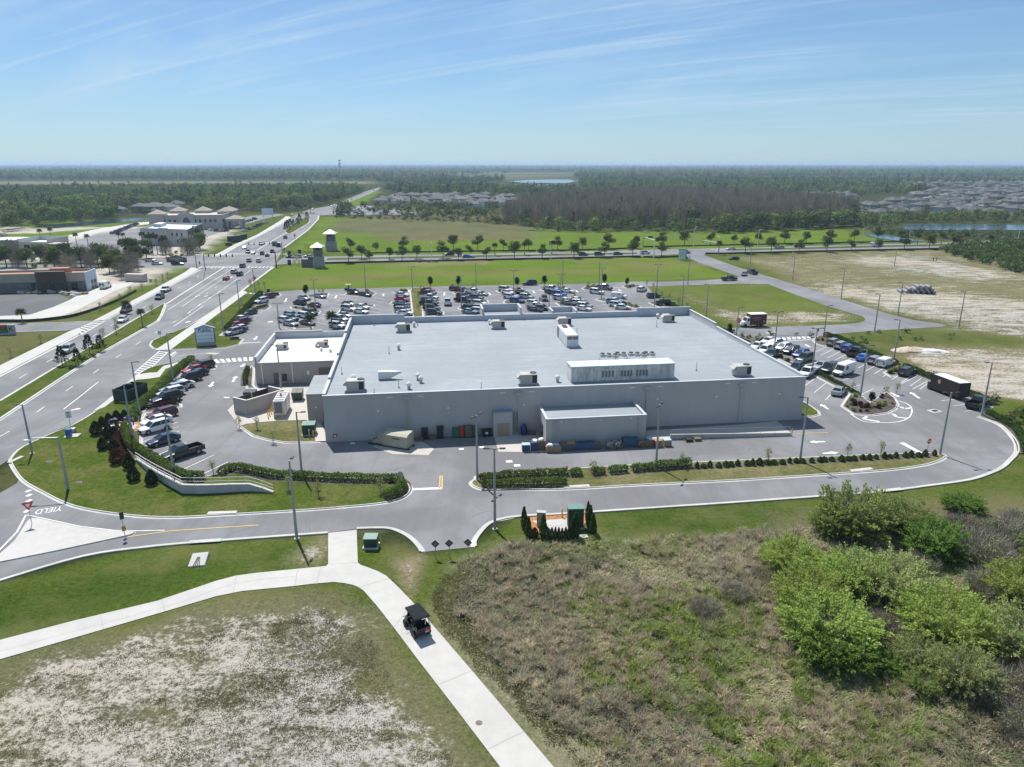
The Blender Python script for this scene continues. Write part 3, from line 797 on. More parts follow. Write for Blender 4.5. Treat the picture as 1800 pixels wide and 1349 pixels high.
ladder((427,515),(460,516),(430,517),(462,519),4,0.4)
def bar(a,b,w):
 mb.strip([P(*a),P(*b)],w,ZM)
bar((724,861),(777,859),0.6); bar((1585,779),(1620,798),0.75); bar((1385,600),(1426,597.5),0.35); bar((422,604),(458,602),0.4); bar((299,626),(308,619),0.5)
bar((578,519),(606,519),0.35); bar((765,514),(796,514),0.35); bar((922,510.6),(950,510.6),0.35); bar((1064,507),(1094,506),0.3)
bar((310,627),(390,618),0.12); bar((302,629),(312,620),0.12)
# parking bay lines
def bays(a0,a1,d0,n,w=0.12):
 """n lines from a0..a1 (bay heads) running towards d0 relative to a0"""
 A0,A1 = P(*a0),P(*a1)
 D = P(*d0) - A0
 for i in range(n):
  p = A0.lerp(A1,i / max(1,n - 1))
  mb.strip([p,p + D],w,ZM)
bays((248,752),(248,787),(312,735),5); bays((272,803),(345,840),(328,779),4); bays((256,725),(248,752),(318,708),3)
bays((282,700),(334,645),(338,688),8)
bays((392,589),(463,524),(428,583),14)
bays((1411,682),(1411,682),(1432,666),1); bays((1431,691),(1431,691),(1452,674),1); bays((1451,704),(1451,704),(1466,688),1)
bays((1489,685),(1415,643),(1512,677),5); bays((1511,696),(1511,696),(1535,684),1)
bays((1452,611),(1636,671),(1430,621),14); bays((1611,662),(1630,671),(1585,675),2); bays((1743,718),(1700,700),(1695,724),3)
bays((1300,600),(1395,645),(1318,592),8)
for (a0,a1,d,n) in [((540,527),(500,577),(558,531),10),((570,524),(535,577),(552,520),10),((632,523),(596,575),(600,518),9),((655,523),(640,560),(676,527),7),((719,517),(719,558),(690,517),8),((744,516),(744,556),(766,516),8),
        ((820,515),(820,555),(800,513),8),((842,516),(842,552),(860,518),7),((902,514),(902,548),(882,513),7),((928,514),(935,550),(912,514),7),((980,512),(986,548),(962,511),7),((1006,512),(1020,550),(990,512),7),((1062,509),(1090,546),(1040,511),8),((1140,508),(1168,534),(1118,511),7)]:
 bays(a0,a1,d,n)
# striped end of the right-hand drive
for seg in [[(1566,703),(1585,707),(1598,713),(1603,721),(1600,732),(1590,739),(1572,743),(1550,743.5),(1517,741),(1495,728)]]:
 mb.strip(curve(PL(seg),4),0.2,ZM)
for a,b in [((1517,737),(1546,742)),((1524,733),(1517,737)),((1569,728),(1577,734)),((1577,734),(1594,736)),((1582,716),(1590,719)),((1590,719),(1602,718))]:
 bar(a,b,0.5)
def arrow(tail,head,w=0.22):
 a,b = P(*tail),P(*head)
 d = (b - a); L = d.length; d.normalize(); n = Vector((-d.y,d.x,0))
 h = min(1.1,L * 0.45)
 mb.add([a - n * w,b - d * h - n * w,b - d * h + n * w,a + n * w],[(0,1,2,3)])
 mb.add([b - d * h - n * 0.6,b,b - d * h + n * 0.6],[(0,1,2)])
for t_,h_ in [((1456,720),(1442,711)),((1450,777),(1422,778)),((1446,798),(1474,796)),((1566,691),(1581,699)),((1616,701),(1600,690)),((1396,613),(1388,608)),((1424,611),(1415,606)),((375,672),(369,681)),((409,672),(415,662)),((394,699),(403,700)),
      ((504,525),(501,531)),((452,592),(447,598)),((592,520),(589,525)),((674,521),(674,517)),((781,515),(781,520)),((859,515),(862,519)),((937,512),(940,516)),((1012,511),(1016,514)),((1087,509),(1091,512)),((430,640),(424,646)),
      ((470,567),(480,565)),((125,722),(143,718)),((326,568),(335,565)),((352,520),(342,522)),((366,520),(358,522)),((400,490),(408,488))]:
 arrow(t_,h_)
for v in range(len(mb.v)):
 mb.v[v] = (mb.v[v][0],mb.v[v][1],ZM)
# give-way teeth and the edge line round the traffic island
for x,y in [(50,864),(51,871.5),(51,881),(49,890.5),(47,899.5)]:
 c = P(x,y); mb.cbox((c.x,c.y,0.046),0.5,0.7,0.004,-0.2)
mb.strip(PL([(-20,978),(0,967),(30,936),(46,906)]),0.2,ZM + .002)
mb.strip(PL([(46,906),(58,908),(140,926),(200,933),(245,934),(290,933)]),0.14,ZM + .002)
mark('road_markings',mb)
mb = MB()
mb.strip(PL([(225,944.5),(300,934),(360,930),(455,924)]),0.14,ZM)
mb.strip([P(773,859.5),P(773.5,837)],0.14,ZM); mb.strip([P(777.3,859.5),P(777.3,837)],0.14,ZM)
mb.strip(PL([(1402,763),(1455,761)]),0.12,ZM)
mark('yellow_markings',mb,M_YPAINT)
# utility lids set flush in the asphalt
mb = MB()
for x,y,s in [(895,812,0.9),(909,819,0.9),(811,790,0.7),(847,787,0.7),(620,780,0.7)]:
 c = P(x,y); mb.cbox((c.x,c.y,0.028),s,s * 0.8,0.02,0.13)
mark('utility_lids',mb)
mb = MB()
mb.sheet(PL([(1628,722),(1642,719.5),(1657,724),(1642,727)]),0.046)
for px in [[(360,622),(368,621),(388,621),(378,624)],[(1345,585),(1362,583),(1368,585),(1350,587)],[(470,566),(480,565.5),(480,567),(470,567.5)]]: mb.sheet(PL(px),0.046)
mark('drain_surround',mb,M_CONC)
mb = MB()
mb.sheet(PL([(1636,722),(1644,720.7),(1651,723.6),(1642,725)]),0.052)
for x,y in [(140,850),(86,814)]: mb.sheet(PL([(x - 6,y),(x - 5,y - 2.5),(x + 5,y - 3),(x + 5,y + 1)]),0.125)
mark('drain_grate',mb,M_DARKMETAL)
# ------------------------------------------------------------------ lettering
def text_mesh(body,size,m,extrude=0.01,align='CENTER'):
 cu = bpy.data.curves.new('lettering','FONT')
 cu.body = body; cu.size = size; cu.extrude = extrude
 cu.align_x = align; cu.align_y = 'CENTER'
 o = bpy.data.objects.new('lettering',cu)
 COL.objects.link(o)
 me = bpy.data.meshes.new_from_object(o)
 COL.objects.unlink(o); bpy.data.objects.remove(o); bpy.data.curves.remove(cu)
 me.materials.clear(); me.materials.append(m)
 return me
def text_part(name,body,size,m,parent,loc,rot=(R(90),0,0),scale=(1,1,1),extrude=0.01):
 o = link(bpy.data.objects.new(name,text_mesh(body,size,m,extrude)),parent)
 o.location = loc; o.rotation_euler = rot; o.scale = scale
 return o
# YIELD on the slip lane, read by drivers coming from the store
yo = bpy.data.objects.new('yield_marking',text_mesh('YIELD',1.9,M_WPAINT,0.001))
link(yo); tag(yo,kind='structure')
yc = P(86,897.5); yo.location = (yc.x,yc.y,0.05); yo.rotation_euler = (0,0,ang((64,899),(100,894)) + R(180)); yo.scale = (0.58,1.05,1)
# ------------------------------------------------------------------ the store
def streaked(name,base,dk):
 m,t,b = newmat(name)
 p = tobj(t)
 s = tnoise(t,tmapping(t,p,(1.1,1.1,0.10)),1.0,6,0.62)
 n = tnoise(t,p,0.22,5,0.6)
 k = tmap(t,tmath(t,'ADD',tmath(t,'MULTIPLY',s,0.5),tmath(t,'MULTIPLY',n,0.5)),0.36,0.62)
 c = tmix(t,k,dk,base)
 sx = nnode(t,'ShaderNodeSeparateXYZ'); t.links.new(p,sx.inputs[0])
 fr = tmath(t,'FRACT',tmath(t,'DIVIDE',sx.outputs['X'],9.4))
 c = tmix(t,tmath(t,'MULTIPLY',tmap(t,fr,0.0,0.008,1,0),0.35),c,tuple(x * .5 for x in base))
 t.links.new(c,b.inputs['Base Color']); b.inputs['Roughness'].default_value = 0.9
 return m
M_STUCCO = streaked('grey_stucco',(0.435,0.425,0.412),(0.402,0.394,0.384))
M_BEIGE = mat('beige_stucco',(0.40,0.355,0.32),0.9,var=0.06,vs=0.4)
M_COPING = mat('pale_coping',(0.43,0.46,0.50),0.6,var=0.05,vs=0.5)
M_DOORTAN = mat('tan_door',(0.33,0.26,0.18),0.6)
M_DOORBROWN = mat('brown_door',(0.16,0.12,0.10),0.6)
M_GLASS = mat('dark_glass',(0.012,0.016,0.02),0.08,spec=0.6)
M_UNIT = mat('unit_beige',(0.40,0.385,0.36),0.6,var=0.06,vs=1)
M_UNITW = mat('unit_white',(0.66,0.66,0.65),0.55,var=0.07,vs=0.7)
M_LOUVRE = mat('louvre_grey',(0.18,0.18,0.19),0.6)
M_FANDARK = mat('fan_dark',(0.03,0.03,0.033),0.7)
def roofmat(name,base,dirt):
 m,t,b = newmat(name)
 p = tobj(t)
 s = tnoise(t,tmapping(t,p,(0.05,1.6,1)),1.0,5,0.6)
 n = tnoise(t,p,0.10,5,0.6)
 n2 = tnoise(t,p,0.7,5,0.65)
 k = tmap(t,tmath(t,'ADD',tmath(t,'MULTIPLY',s,0.32),tmath(t,'ADD',tmath(t,'MULTIPLY',n,0.42),tmath(t,'MULTIPLY',n2,0.2))),0.40,0.64)
 # seams of the membrane sheets
 sx = nnode(t,'ShaderNodeSeparateXYZ'); t.links.new(p,sx.inputs[0])
 fr = tmath(t,'FRACT',tmath(t,'DIVIDE',sx.outputs['Y'],3.0))
 seam = tmap(t,fr,0.0,0.03,1,0)
 c = tmix(t,k,dirt,base)
 pond = tmap(t,tnoise(t,tmapping(t,p,(0.10,0.28,1)),1.0,4,0.55),0.60,0.70)
 c = tmix(t,tmath(t,'MULTIPLY',pond,0.15),c,tuple(x * .72 for x in dirt))
 c = tmix(t,tmath(t,'MULTIPLY',seam,0.22),c,(0.2,0.21,0.22))
 t.links.new(c,b.inputs['Base Color'])
 b.inputs['Roughness'].default_value = 0.75
 b.inputs['Specular IOR Level'].default_value = 0.3
 return m
M_ROOF = roofmat('roof_membrane',(0.305,0.335,0.358),(0.240,0.266,0.290))
M_WROOF = roofmat('white_roof_membrane',(0.72,0.71,0.69),(0.62,0.61,0.59))
BO = P(573,778); BE = P(1408,738)
BANG = math.atan2(BE.y - BO.y,BE.x - BO.x)
BLEN = (BE - BO).length
E1 = Vector((math.cos(BANG),math.sin(BANG),0)); E2 = Vector((-math.sin(BANG),math.cos(BANG),0))
def BP(px,py,z=0.0):
 d = P(px,py,z) - BO
 return d.dot(E1),d.dot(E2)
def BW(u,v,z=0.0):
 q = BO + E1 * u + E2 * v
 return Vector((q.x,q.y,z))
BD = 51.5
RZ = 7.1
store = thing('supermarket','long grey flat-roofed supermarket in the middle of the car park','supermarket',BO,BANG)
mb = MB()
# walls and parapets: one shell with the stepped parapet tops
th = 0.35
mb.box(0,BLEN,0,th,0,7.28)
mb.box(0,th,th,8,0,7.45); mb.box(0,th,8,22,0,7.75); mb.box(0,th,22,38,0,8.1); mb.box(0,th,38,BD - th,0,8.5)
mb.box(BLEN - th,BLEN,th,20,0,7.45); mb.box(BLEN - th,BLEN,20,36,0,7.8); mb.box(BLEN - th,BLEN,36,BD - th,0,8.4)
mb.box(0,11.5,BD - th,BD,0,8.9); mb.box(11.5,BLEN - 12.5,BD - th,BD,0,8.2); mb.box(BLEN - 12.5,BLEN,BD - th,BD,0,8.9)
mb.build('wall',M_STUCCO,store)
mb = MB()
e = 0.06
mb.box(-e,BLEN + e,-e,th + e,7.28,7.36)
for (a,b_,z) in [(th + e,8,7.45),(8,22,7.75),(22,38,8.1),(38,BD - th - e,8.5)]: mb.box(-e,th + e,a,b_,z,z + 0.09)
for (a,b_,z) in [(th + e,20,7.45),(20,36,7.8),(36,BD - th - e,8.4)]: mb.box(BLEN - th - e,BLEN + e,a,b_,z,z + 0.09)
for (a,b_,z) in [(-e,11.5,8.9),(11.5,BLEN - 12.5,8.2),(BLEN - 12.5,BLEN + e,8.9)]: mb.box(a,b_,BD - th - e,BD + e,z,z + 0.09)
# white flashing on the roof side of the raised parapets
mb.box(th,th + 0.05,th + e,BD - th,RZ + .01,7.44); mb.box(BLEN - th - 0.05,BLEN - th,th + e,BD - th,RZ + .01,7.44)
mb.box(0.6,11.4,BD - th - 0.05,BD - th,RZ + .01,8.88); mb.box(11.4,BLEN - 12.4,BD - th - 0.05,BD - th,RZ + .01,8.18); mb.box(BLEN - 12.4,BLEN - 0.6,BD - th - 0.05,BD - th,RZ + .01,8.88)
mb.build('coping',M_COPING,store)
MB().box(th,BLEN - th,th,BD - th,RZ - 0.25,RZ).build('roof',M_ROOF,store)
# entrance pavilions that stand out on the car-park side
def pavilion(a,b_,c,z):
 u0,u1 = BP(*a,z)[0],BP(*b_,z)[0]
 v1 = BP(*c,z)[1]
 mb = MB()
 v0 = BD + 0.07
 mb.box(u0,u0 + .3,v0,v1,0,z); mb.box(u1 - .3,u1,v0,v1,0,z); mb.box(u0 + .3,u1 - .3,v1 - .3,v1,0,z)
 w = mb.build('entrance_pavilion',M_STUCCO,store)
 MB().box(u0 + .3,u1 - .3,v0,v1 - .3,z - 2.2,z - 1.6).build('pavilion_roof',M_ROOF,w)
 mb = MB()
 mb.box(u0 - .05,u0 + .35,v0,v1 + .05,z,z + .08); mb.box(u1 - .35,u1 + .05,v0,v1 + .05,z,z + .08); mb.box(u0 + .35,u1 - .35,v1 - .35,v1 + .05,z,z + .08)
 mb.box(u0 + .3,u0 + .35,v0,v1 - .3,z - 1.59,z); mb.box(u1 - .35,u1 - .3,v0,v1 - .3,z - 1.59,z); mb.box(u0 + .35,u1 - .35,v1 - .35,v1 - .3,z - 1.59,z)
 mb.build('pavilion_coping',M_COPING,w)
pavilion((852,553),(925,552),(848,535.5),9.6)
pavilion((974,551),(1018,549),(967,540.5),8.7)
# scuppers, conductor heads and downspouts on the service side
for px in (716,911,1145,1324):
 u = BP(px,700,6.8)[0]
 u = BP(px,740 if px < 800 else 730,3.0)[0]
 mb = MB()
 mb.box(u - 0.09,u + 0.09,-0.16,-0.02,0.15,6.1)
 mb.loft([[(u - .16,-.3,6.1),(u + .16,-.3,6.1),(u + .16,-.02,6.1),(u - .16,-.02,6.1)],[(u - .5,-.42,6.35),(u + .5,-.42,6.35),(u + .5,-.02,6.35),(u - .5,-.02,6.35)],[(u - .5,-.42,6.62),(u + .5,-.42,6.62),(u + .5,-.02,6.62),(u - .5,-.02,6.62)]])
 d = mb.build('downspout',M_STUCCO,store)
 MB().box(u - .55,u + .55,-.46,-.02,6.63,6.69).build('scupper_lip',M_COPING,d)
 for du in (-2.4,2.1):
  MB().box(u + du - .42,u + du + .42,-.05,-.02,6.63,6.78).build('overflow_scupper',M_WHITE,store)
for px,py in ((664,726),(788,720),(922,714),(1156,703),(1259,698),(1369,693)):
 u = BP(px,py,4.6)[0]
 MB().box(u - .16,u + .16,-.2,-.02,4.55,4.8).build('wall_light',M_WHITE,store)
u = BP(589,766,1.0)[0]
w = MB().box(u - .3,u + .3,-.06,-.02,0.75,1.3).build('hose_box',M_RED,store)
MB().box(u - .15,u + .15,-.09,-.062,0.85,1.1).build('hose_box_plate',M_WHITE,w)
# stair lobby with its pair of doors
u0,v0 = BP(867,725,4.0); u1 = BP(901,724,4.0)[0]
w = MB().box(u0,u1,v0,-0.02,0,3.9).build('lobby',M_STUCCO,store)
MB().box(u0 - .06,u1 + .06,v0 - .06,-0.02,3.9,4.0).build('lobby_roof',mat('lobby_roof_blue',(0.20,0.27,0.38),0.6),w)
um = (u0 + u1) / 2 + .1
for s in (-1,1):
 d = MB().box(um + (0 if s > 0 else -.95),um + (.95 if s > 0 else 0) - .02,v0 - .05,v0 - .005,0.05,2.15).build('door',M_DOORTAN,w)
 MB().box(um + s * .12 - .03,um + s * .12 + .03,v0 - .12,v0 - .052,1.0,1.2).build('door_handle',M_GALV,d)
# loading dock
u0,v0 = BP(960,738,4.4); u1 = BP(1136,729,4.4)[0]
mb = MB()
mb.box(u0,u1,v0,v0 + .3,0,4.4); mb.box(u0,u0 + .3,v0 + .3,v0 + 2.2,0,4.4); mb.box(u0,u0 + .3,v0 + 2.2,-0.02,2.6,4.4); mb.box(u1 - .3,u1,v0 + .3,-0.02,0,4.4)
dock = mb.build('loading_dock',M_STUCCO,store)
MB().box(u0 + .3,u1 - .3,v0 + .3,-0.03,3.85,4.15).build('dock_roof',M_ROOF,dock)
mb = MB()
mb.box(u0 - .06,u1 + .06,v0 - .06,v0 + .36,4.4,4.48); mb.box(u0 - .06,u0 + .36,v0 + .36,-0.03,4.4,4.48); mb.box(u1 - .36,u1 + .06,v0 + .36,-0.03,4.4,4.48)
mb.build('dock_coping',M_COPING,dock)
for f in (0.085,0.925):
 u = u0 + (u1 - u0) * f
 MB().box(u - .07,u + .07,v0 - .13,v0 - .005,.1,3.6).box(u - .24,u + .24,v0 - .28,v0 - .005,3.6,3.95).build('dock_downspout',M_STUCCO,dock)
for f in (0.15,0.54,0.84):
 u = u0 + (u1 - u0) * f
 MB().box(u - .12,u + .12,v0 - .12,v0 - .005,3.9,4.1).build('dock_light',M_WHITE,dock)
DOCK_U0,DOCK_U1,DOCK_V0 = u0,u1,v0
# canopy flap beside the dock
MB().box(u1 + .02,u1 + 1.6,-1.9,-0.03,2.3,2.42).build('dock_canopy',M_WHITE,dock)
# meter room on the left flank
u0,v0 = BP(538,694,4.8); v1 = BP(551,661,4.8)[1]
w = MB().box(u0,-0.02,v0,v1,0,4.7).build('meter_room',M_BEIGE,store)
MB().box(u0 - .1,-0.02,v0 - .1,v1 + .1,4.7,4.85).build('meter_room_roof',M_ROOF,w)
MB().box(-1.35,-0.35,v0 - .06,v0 - .005,0.05,2.2).build('door',M_DOORBROWN,w)
MB().box(u0 + 1.2,u0 + 1.5,v0 - .12,v0 - .005,2.5,2.7).build('wall_light',M_WHITE,w)
# the low wing with the white roof
au0,av0 = BP(447,638,4.3); av1 = BP(468,583.5,5.5)[1]
wing = thing('shop_wing','low beige shop wing with a bright white roof joined to the supermarket','shop building',BW(au0,av0),BANG)
L,Dp = -au0 - 0.03,av1 - av0
mb = MB()
mb.box(0,L,0,.3,0,4.15); mb.box(0,.3,.3,Dp,0,5.2); mb.box(.3,L * .62,Dp - .3,Dp,0,5.5); mb.box(L * .62,L,Dp - .3,Dp,0,5.2)
mb.build('wall',M_BEIGE,wing)
MB().box(.3,L,.3,Dp - .3,3.7,4.0).build('roof',M_WROOF,wing)
mb = MB()
mb.box(0,L,-.08,.36,4.15,4.24); mb.box(-.06,.36,.36,Dp - .36,5.2,5.28); mb.box(-.06,L * .62,Dp - .36,Dp + .06,5.5,5.58); mb.box(L * .62,L,Dp - .36,Dp + .06,5.2,5.28)
mb.box(.3,.36,.36,Dp - .3,4.0,5.2); mb.box(.36,L,Dp - .36,Dp - .3,4.0,5.2)
mb.build('coping',M_COPING,wing)
for px in (460,512):
 u = BP(px,660,2)[0] - au0
 MB().box(u - .09,u + .09,-.16,-.005,.1,4.1).build('downspout',M_WHITE,wing)
u = BP(487,665,1)[0] - au0
d = MB().box(u - .5,u + .5,-.05,-.005,.05,2.2).build('door',M_DOORBROWN,wing)
MB().box(u + .3,u + .38,-.1,-.052,1.0,1.15).build('door_handle',M_GALV,d)
u = BP(501,665,1)[0] - au0
MB().box(u - .4,u + .4,-.3,-.005,0.6,1.9).build('electric_cabinet',M_DARKMETAL,wing)
u = BP(543,663,1)[0] - au0
MB().box(u - .25,u + .25,-.1,-.005,1.6,2.4).build('meter_panel',M_WHITE,wing)
u = BP(536,665,1)[0] - au0
MB().box(u - .3,u + .3,-.15,-.005,1.2,2.6).build('conduit_box',M_BEIGE,wing)
u = BP(571,654,2)[0] - au0
MB().box(u - 1.1,u + 1.1,-.08,-.005,0.4,2.9).build('roller_door',M_DOORBROWN,wing)
# ------------------------------------------------------------------ plant on the roofs
def rtu(px,py,z,w,d,h,label,group='rooftop air conditioners',rot=0.0,hood=True,name='air_conditioner',m=None,dark=True):
 c = P(px,py,z)
 t = thing(name,label,'air conditioner',c,BANG + rot,group)
 m = m or M_UNIT
 mb = MB()
 mb.box(-w / 2 + .05,w / 2 - .05,.05,d - .05,0.0,.25)
 mb.build('kerb_frame',M_GALV,t)
 MB().bbox(-w / 2,w / 2,0,d,.25,h,.04).build('casing',m,t)
 mb = MB()
 mb.box(w / 2 - w * .3,w / 2 - .06,-.03,-.003,.4,h - .15)
 mb.build('condenser_grille',M_FANDARK,t)
 mb = MB()
 mb.tube([(w * .3,d * .5,h),(w * .3,d * .5,h + .12)],min(w,d) * .28,14)
 mb.build('fan',M_FANDARK,t)
 if hood:
  mb = MB()
  mb.loft([[(-w / 2 - .55,.15,h * .62),(-w / 2 - .02,.15,h * .55),(-w / 2 - .02,d - .15,h * .55),(-w / 2 - .55,d - .15,h * .62)],[(-w / 2 - .5,.15,h * .7),(-w / 2 - .02,.15,h - .03),(-w / 2 - .02,d - .15,h - .03),(-w / 2 - .5,d - .15,h * .7)]])
  mb.build('intake_hood',m,t)
 return t
rtu(710,585,RZ,2.6,1.9,1.75,'beige rooftop unit at the far left corner of the big roof')
rtu(877,579,RZ,2.5,1.9,1.7,'beige rooftop unit just in front of the larger entrance pavilion')
rtu(994,573.5,RZ,2.5,1.9,1.7,'beige rooftop unit half hidden behind the long white air handler')
rtu(1177,567,RZ,2.2,1.8,1.6,'pale rooftop unit near the far right corner of the big roof')
rtu(625,690,RZ,2.6,1.9,1.75,'beige rooftop unit at the near left corner of the big roof')
rtu(930,678,RZ,2.6,1.9,1.75,'beige rooftop unit left of the long stained louvred penthouse')
rtu(1307,662,RZ,2.5,1.9,1.7,'beige rooftop unit at the near right corner of the big roof')
rtu(496,616,4.0,1.8,2.4,1.2,'grey rooftop unit on the left part of the white roof',name='air_conditioner',m=M_UNIT)
rtu(568,611,4.0,1.8,2.0,1.2,'grey rooftop unit on the right part of the white roof',m=M_UNIT)
# the tall air handler
c = P(996,611.5,RZ)
ahu = thing('air_handler','long white air handling unit standing lengthwise on the big roof','air handler',c,BANG)
MB().bbox(0,2.25,0,9.6,0.15,2.35,.05).box(0.1,2.15,.1,9.5,0,.15).build('casing',M_UNITW,ahu)
mb = MB()
for k in range(10): mb.box(-.02,2.27,k * .98 + .3,k * .98 + .38,2.352,2.38)
mb.build('roof_seam',M_UNIT,ahu)
for x in (.12,1.17): MB().box(x,x + .96,-.03,-.003,1.5,2.1).build('intake_louvre',M_LOUVRE,ahu)
for y in (8.2,7.0): MB().tube([(1.1,y,2.352),(1.1,y,2.5)],.5,16).build('fan',M_FANDARK,ahu)
MB().box(-.03,-.003,7.4,9.3,.3,2.2).build('side_grille',M_LOUVRE,ahu)
for y in (1.2,3.2,5.2): MB().box(-.02,-.003,y,y + .9,.3,2.0).build('access_door',M_UNITW,ahu)
# the long penthouse
def stained(name):
 m,t,b = newmat(name)
 p = tobj(t)
 s = tnoise(t,tmapping(t,p,(2.6,1,0.35)),1.0,6,0.65,0.6)
 n = tnoise(t,p,0.5,4,0.6)
 k = tmap(t,tmath(t,'ADD',tmath(t,'MULTIPLY',s,0.6),tmath(t,'MULTIPLY',n,0.45)),0.42,0.62)
 t.links.new(tmix(t,k,(0.45,0.44,0.42),(0.68,0.67,0.65)),b.inputs['Base Color'])
 b.inputs['Roughness'].default_value = 0.7
 return m
M_STAINED = stained('weathered_white_metal')
u0,v0 = BP(1004,674,RZ); u1,_ = BP(1181,664,RZ)
pw = u1 - u0
pent = thing('roof_penthouse','long weathered white plant enclosure with three louvre groups on the roof','plant enclosure',BW(u0,v0,RZ),BANG)
MB().box(0,pw,0,3.2,.2,2.55).build('casing',M_STAINED,pent)
MB().box(-.08,pw + .08,-.08,3.28,2.55,2.68).build('roof',mat('penthouse_roof',(0.50,0.60,0.66),0.6,var=.08,vs=.6),pent)
mb = MB(); mb.box(.05,pw - .05,.05,3.15,0,.2); mb.build('base_frame',M_GALV,pent)
for k in range(1,14): MB().box(k * pw / 14 - .03,k * pw / 14 + .03,-.025,-.003,.25,2.5).build('cladding_joint',M_UNIT,pent)
for gx in (.295,.475,.625):
 for k in range(4):
  MB().box(pw * gx + k * .52,pw * gx + k * .52 + .32,-.035,-.003,.8,1.8).build('louvre',M_LOUVRE,pent)
for i,(px,py,n_) in enumerate([(1060,636,2),(1086,634,1),(1110,634,2),(1136,633,1)]):
 w_ = ['first','second','third','last'][i]
 t = thing('condenser',f'condenser rack behind the stained roof penthouse, {w_} from the left','condenser',P(px,py + 5,RZ),BANG,'condenser racks on the big roof')
 for k in range(n_ + 1):
  MB().box(k * 1.05 - .42,k * 1.05 + .42,-k * .3,1.0 - k * .3,1.25,1.7).build('coil_case',M_STUCCO,t)
  MB().tube([(k * 1.05,.6 - k * .3,1.752),(k * 1.05,.6 - k * .3,1.87)],.36,14).build('fan',M_FANDARK,t)
 for x in (-.45,n_ * 1.05 + .45):
  for y in (.0,1.0): MB().box(x - .04,x + .04,y - .04,y + .04,0,1.0).build('leg',M_GALV,t)
c = P(683,668,RZ)
t = thing('exhaust_duct','white box exhaust with a pointed duct lying on the big roof','exhaust duct',c,BANG)
MB().bbox(-1.6,.4,0,.9,.15,1.35,.04).build('plenum',M_UNITW,t)
MB().loft([[(.4,0,.3),(.4,.9,.3),(.4,.9,1.3),(.4,0,1.3)],[(2.1,.3,1.0),(2.1,.5,1.0),(2.1,.5,1.25),(2.1,.3,1.25)]]).build('duct',M_UNITW,t)
MB().box(-1.4,.2,.1,.8,0,.15).build('stand',M_GALV,t)
def ventcowl(px,py,z,label,h=1.1,r=.38):
 t = thing('roof_vent',label,'roof vent',P(px,py,z),BANG,'roof vents')
 MB().tube([(0,0,0),(0,0,h * .55)],r * .65,12).build('stack',M_GALV,t)
 MB().tube([(0,0,h * .55),(0,0,h * .8),(0,0,h)],[r,r * 1.05,r * .5],14).build('cowl',M_UNITW,t)
 return t
for px,py,l in [(701,615,'mushroom roof vent standing alone left of centre on the big roof'),(622,671,'roof vent just behind the near left rooftop unit'),(719,684,'roof vent near the front edge, left of a cluster of two'),
      (735,668,'left roof vent of the touching pair near the front edge'),(740,673,'right roof vent of the touching pair near the front edge'),(728,575,'small roof vent beside the far left rooftop unit'),
      (861,571,'small roof vent beside the unit in front of the pavilion'),(980,671.5,'squat roof vent left of the stained penthouse'),(1156,560,'small roof vent left of the far right rooftop unit')]:
 ventcowl(px,py,RZ,l)
for px,py,l in [(565,617,'low roof vent beside the right unit on the white roof'),(581,619,'low roof vent at the right edge of the white roof'),(556,610,'low roof vent left of the right unit on the white roof')]:
 ventcowl(px,py,4.0,l,.7,.35)
for px,py,top,l in [(684,622,609,'thin vent pipe between the far left unit and the roof vent'),(601,658,644,'thin vent pipe near the left parapet'),(701,682,667,'thin vent pipe behind the front edge, left half of the roof'),(658,573,566,'thin vent pipe against the far left parapet'),
        (734,573,565,'thin vent pipe at the far parapet beside a small roof vent'),(1014,588,577,'thin vent pipe right of the tall air handler'),(1224,652,637,'thin vent pipe right of the stained penthouse'),(1154,575,563,'pair of thin pipes near the far right unit'),
        (658,692,683,'short vent pipe beside the near left rooftop unit'),(846,684,672,'short vent pipe near the front edge, middle of the roof')]:
 c = P(px,py,RZ)
 tag(MB().tube([c,(c.x,c.y,max(RZ + .7,ztop(c,top)))],.05,6).tube([(c.x,c.y,RZ),(c.x,c.y,RZ + .25)],.14,8).build('vent_pipe',M_GALV),l,'vent pipe','vent pipes on the big roof')
# ------------------------------------------------------------------ service yard
za = 2.6
A_,B_,C_,D_ = [P(*p,za).xy for p in [(410,699),(433,704.5),(497,685.5),(472,679.5)]]
enc = thing('dumpster_enclosure','open-topped beige dumpster enclosure beside the service yard','dumpster enclosure',(A_.x,A_.y,0))
def wallseg(mb,a,b,z0,z1,t=.22):
 a,b = Vector((*a,0)) - Vector((A_.x,A_.y,0)),Vector((*b,0)) - Vector((A_.x,A_.y,0))
 c = (a + b) / 2; d = b - a
 mb.cbox((c.x,c.y,z0),d.length,t,z1 - z0,math.atan2(d.y,d.x))
mb = MB()
wallseg(mb,A_.lerp(B_,.0),B_,0,za); wallseg(mb,B_,C_,0,za); wallseg(mb,C_,D_,0,za)
mb.build('wall',M_BEIGE,enc)
mb = MB()
wallseg(mb,A_,B_,za,za + .08,.3); wallseg(mb,B_,C_,za + .003,za + .085,.3); wallseg(mb,C_,D_,za + .006,za + .09,.3)
mb.build('coping',mat('enclosure_cap',(0.55,0.53,0.50),.7),enc)
for k0,k1 in ((.02,.48),(.52,.98)):
 mb = MB(); wallseg(mb,A_.lerp(D_,k0),A_.lerp(D_,k1),.15,2.4,.07); mb.build('gate',M_DARKMETAL,enc)
mb = MB(); wallseg(mb,A_.lerp(D_,.485),A_.lerp(D_,.515),0,2.55,.12); wallseg(mb,B_.lerp(C_,.5).lerp(A_.lerp(D_,.5),.9),B_.lerp(C_,.5).lerp(A_.lerp(D_,.5),.1),.0,0.02,.1); mb.build('gate_post',M_GALV,enc)
c = P(441,703)
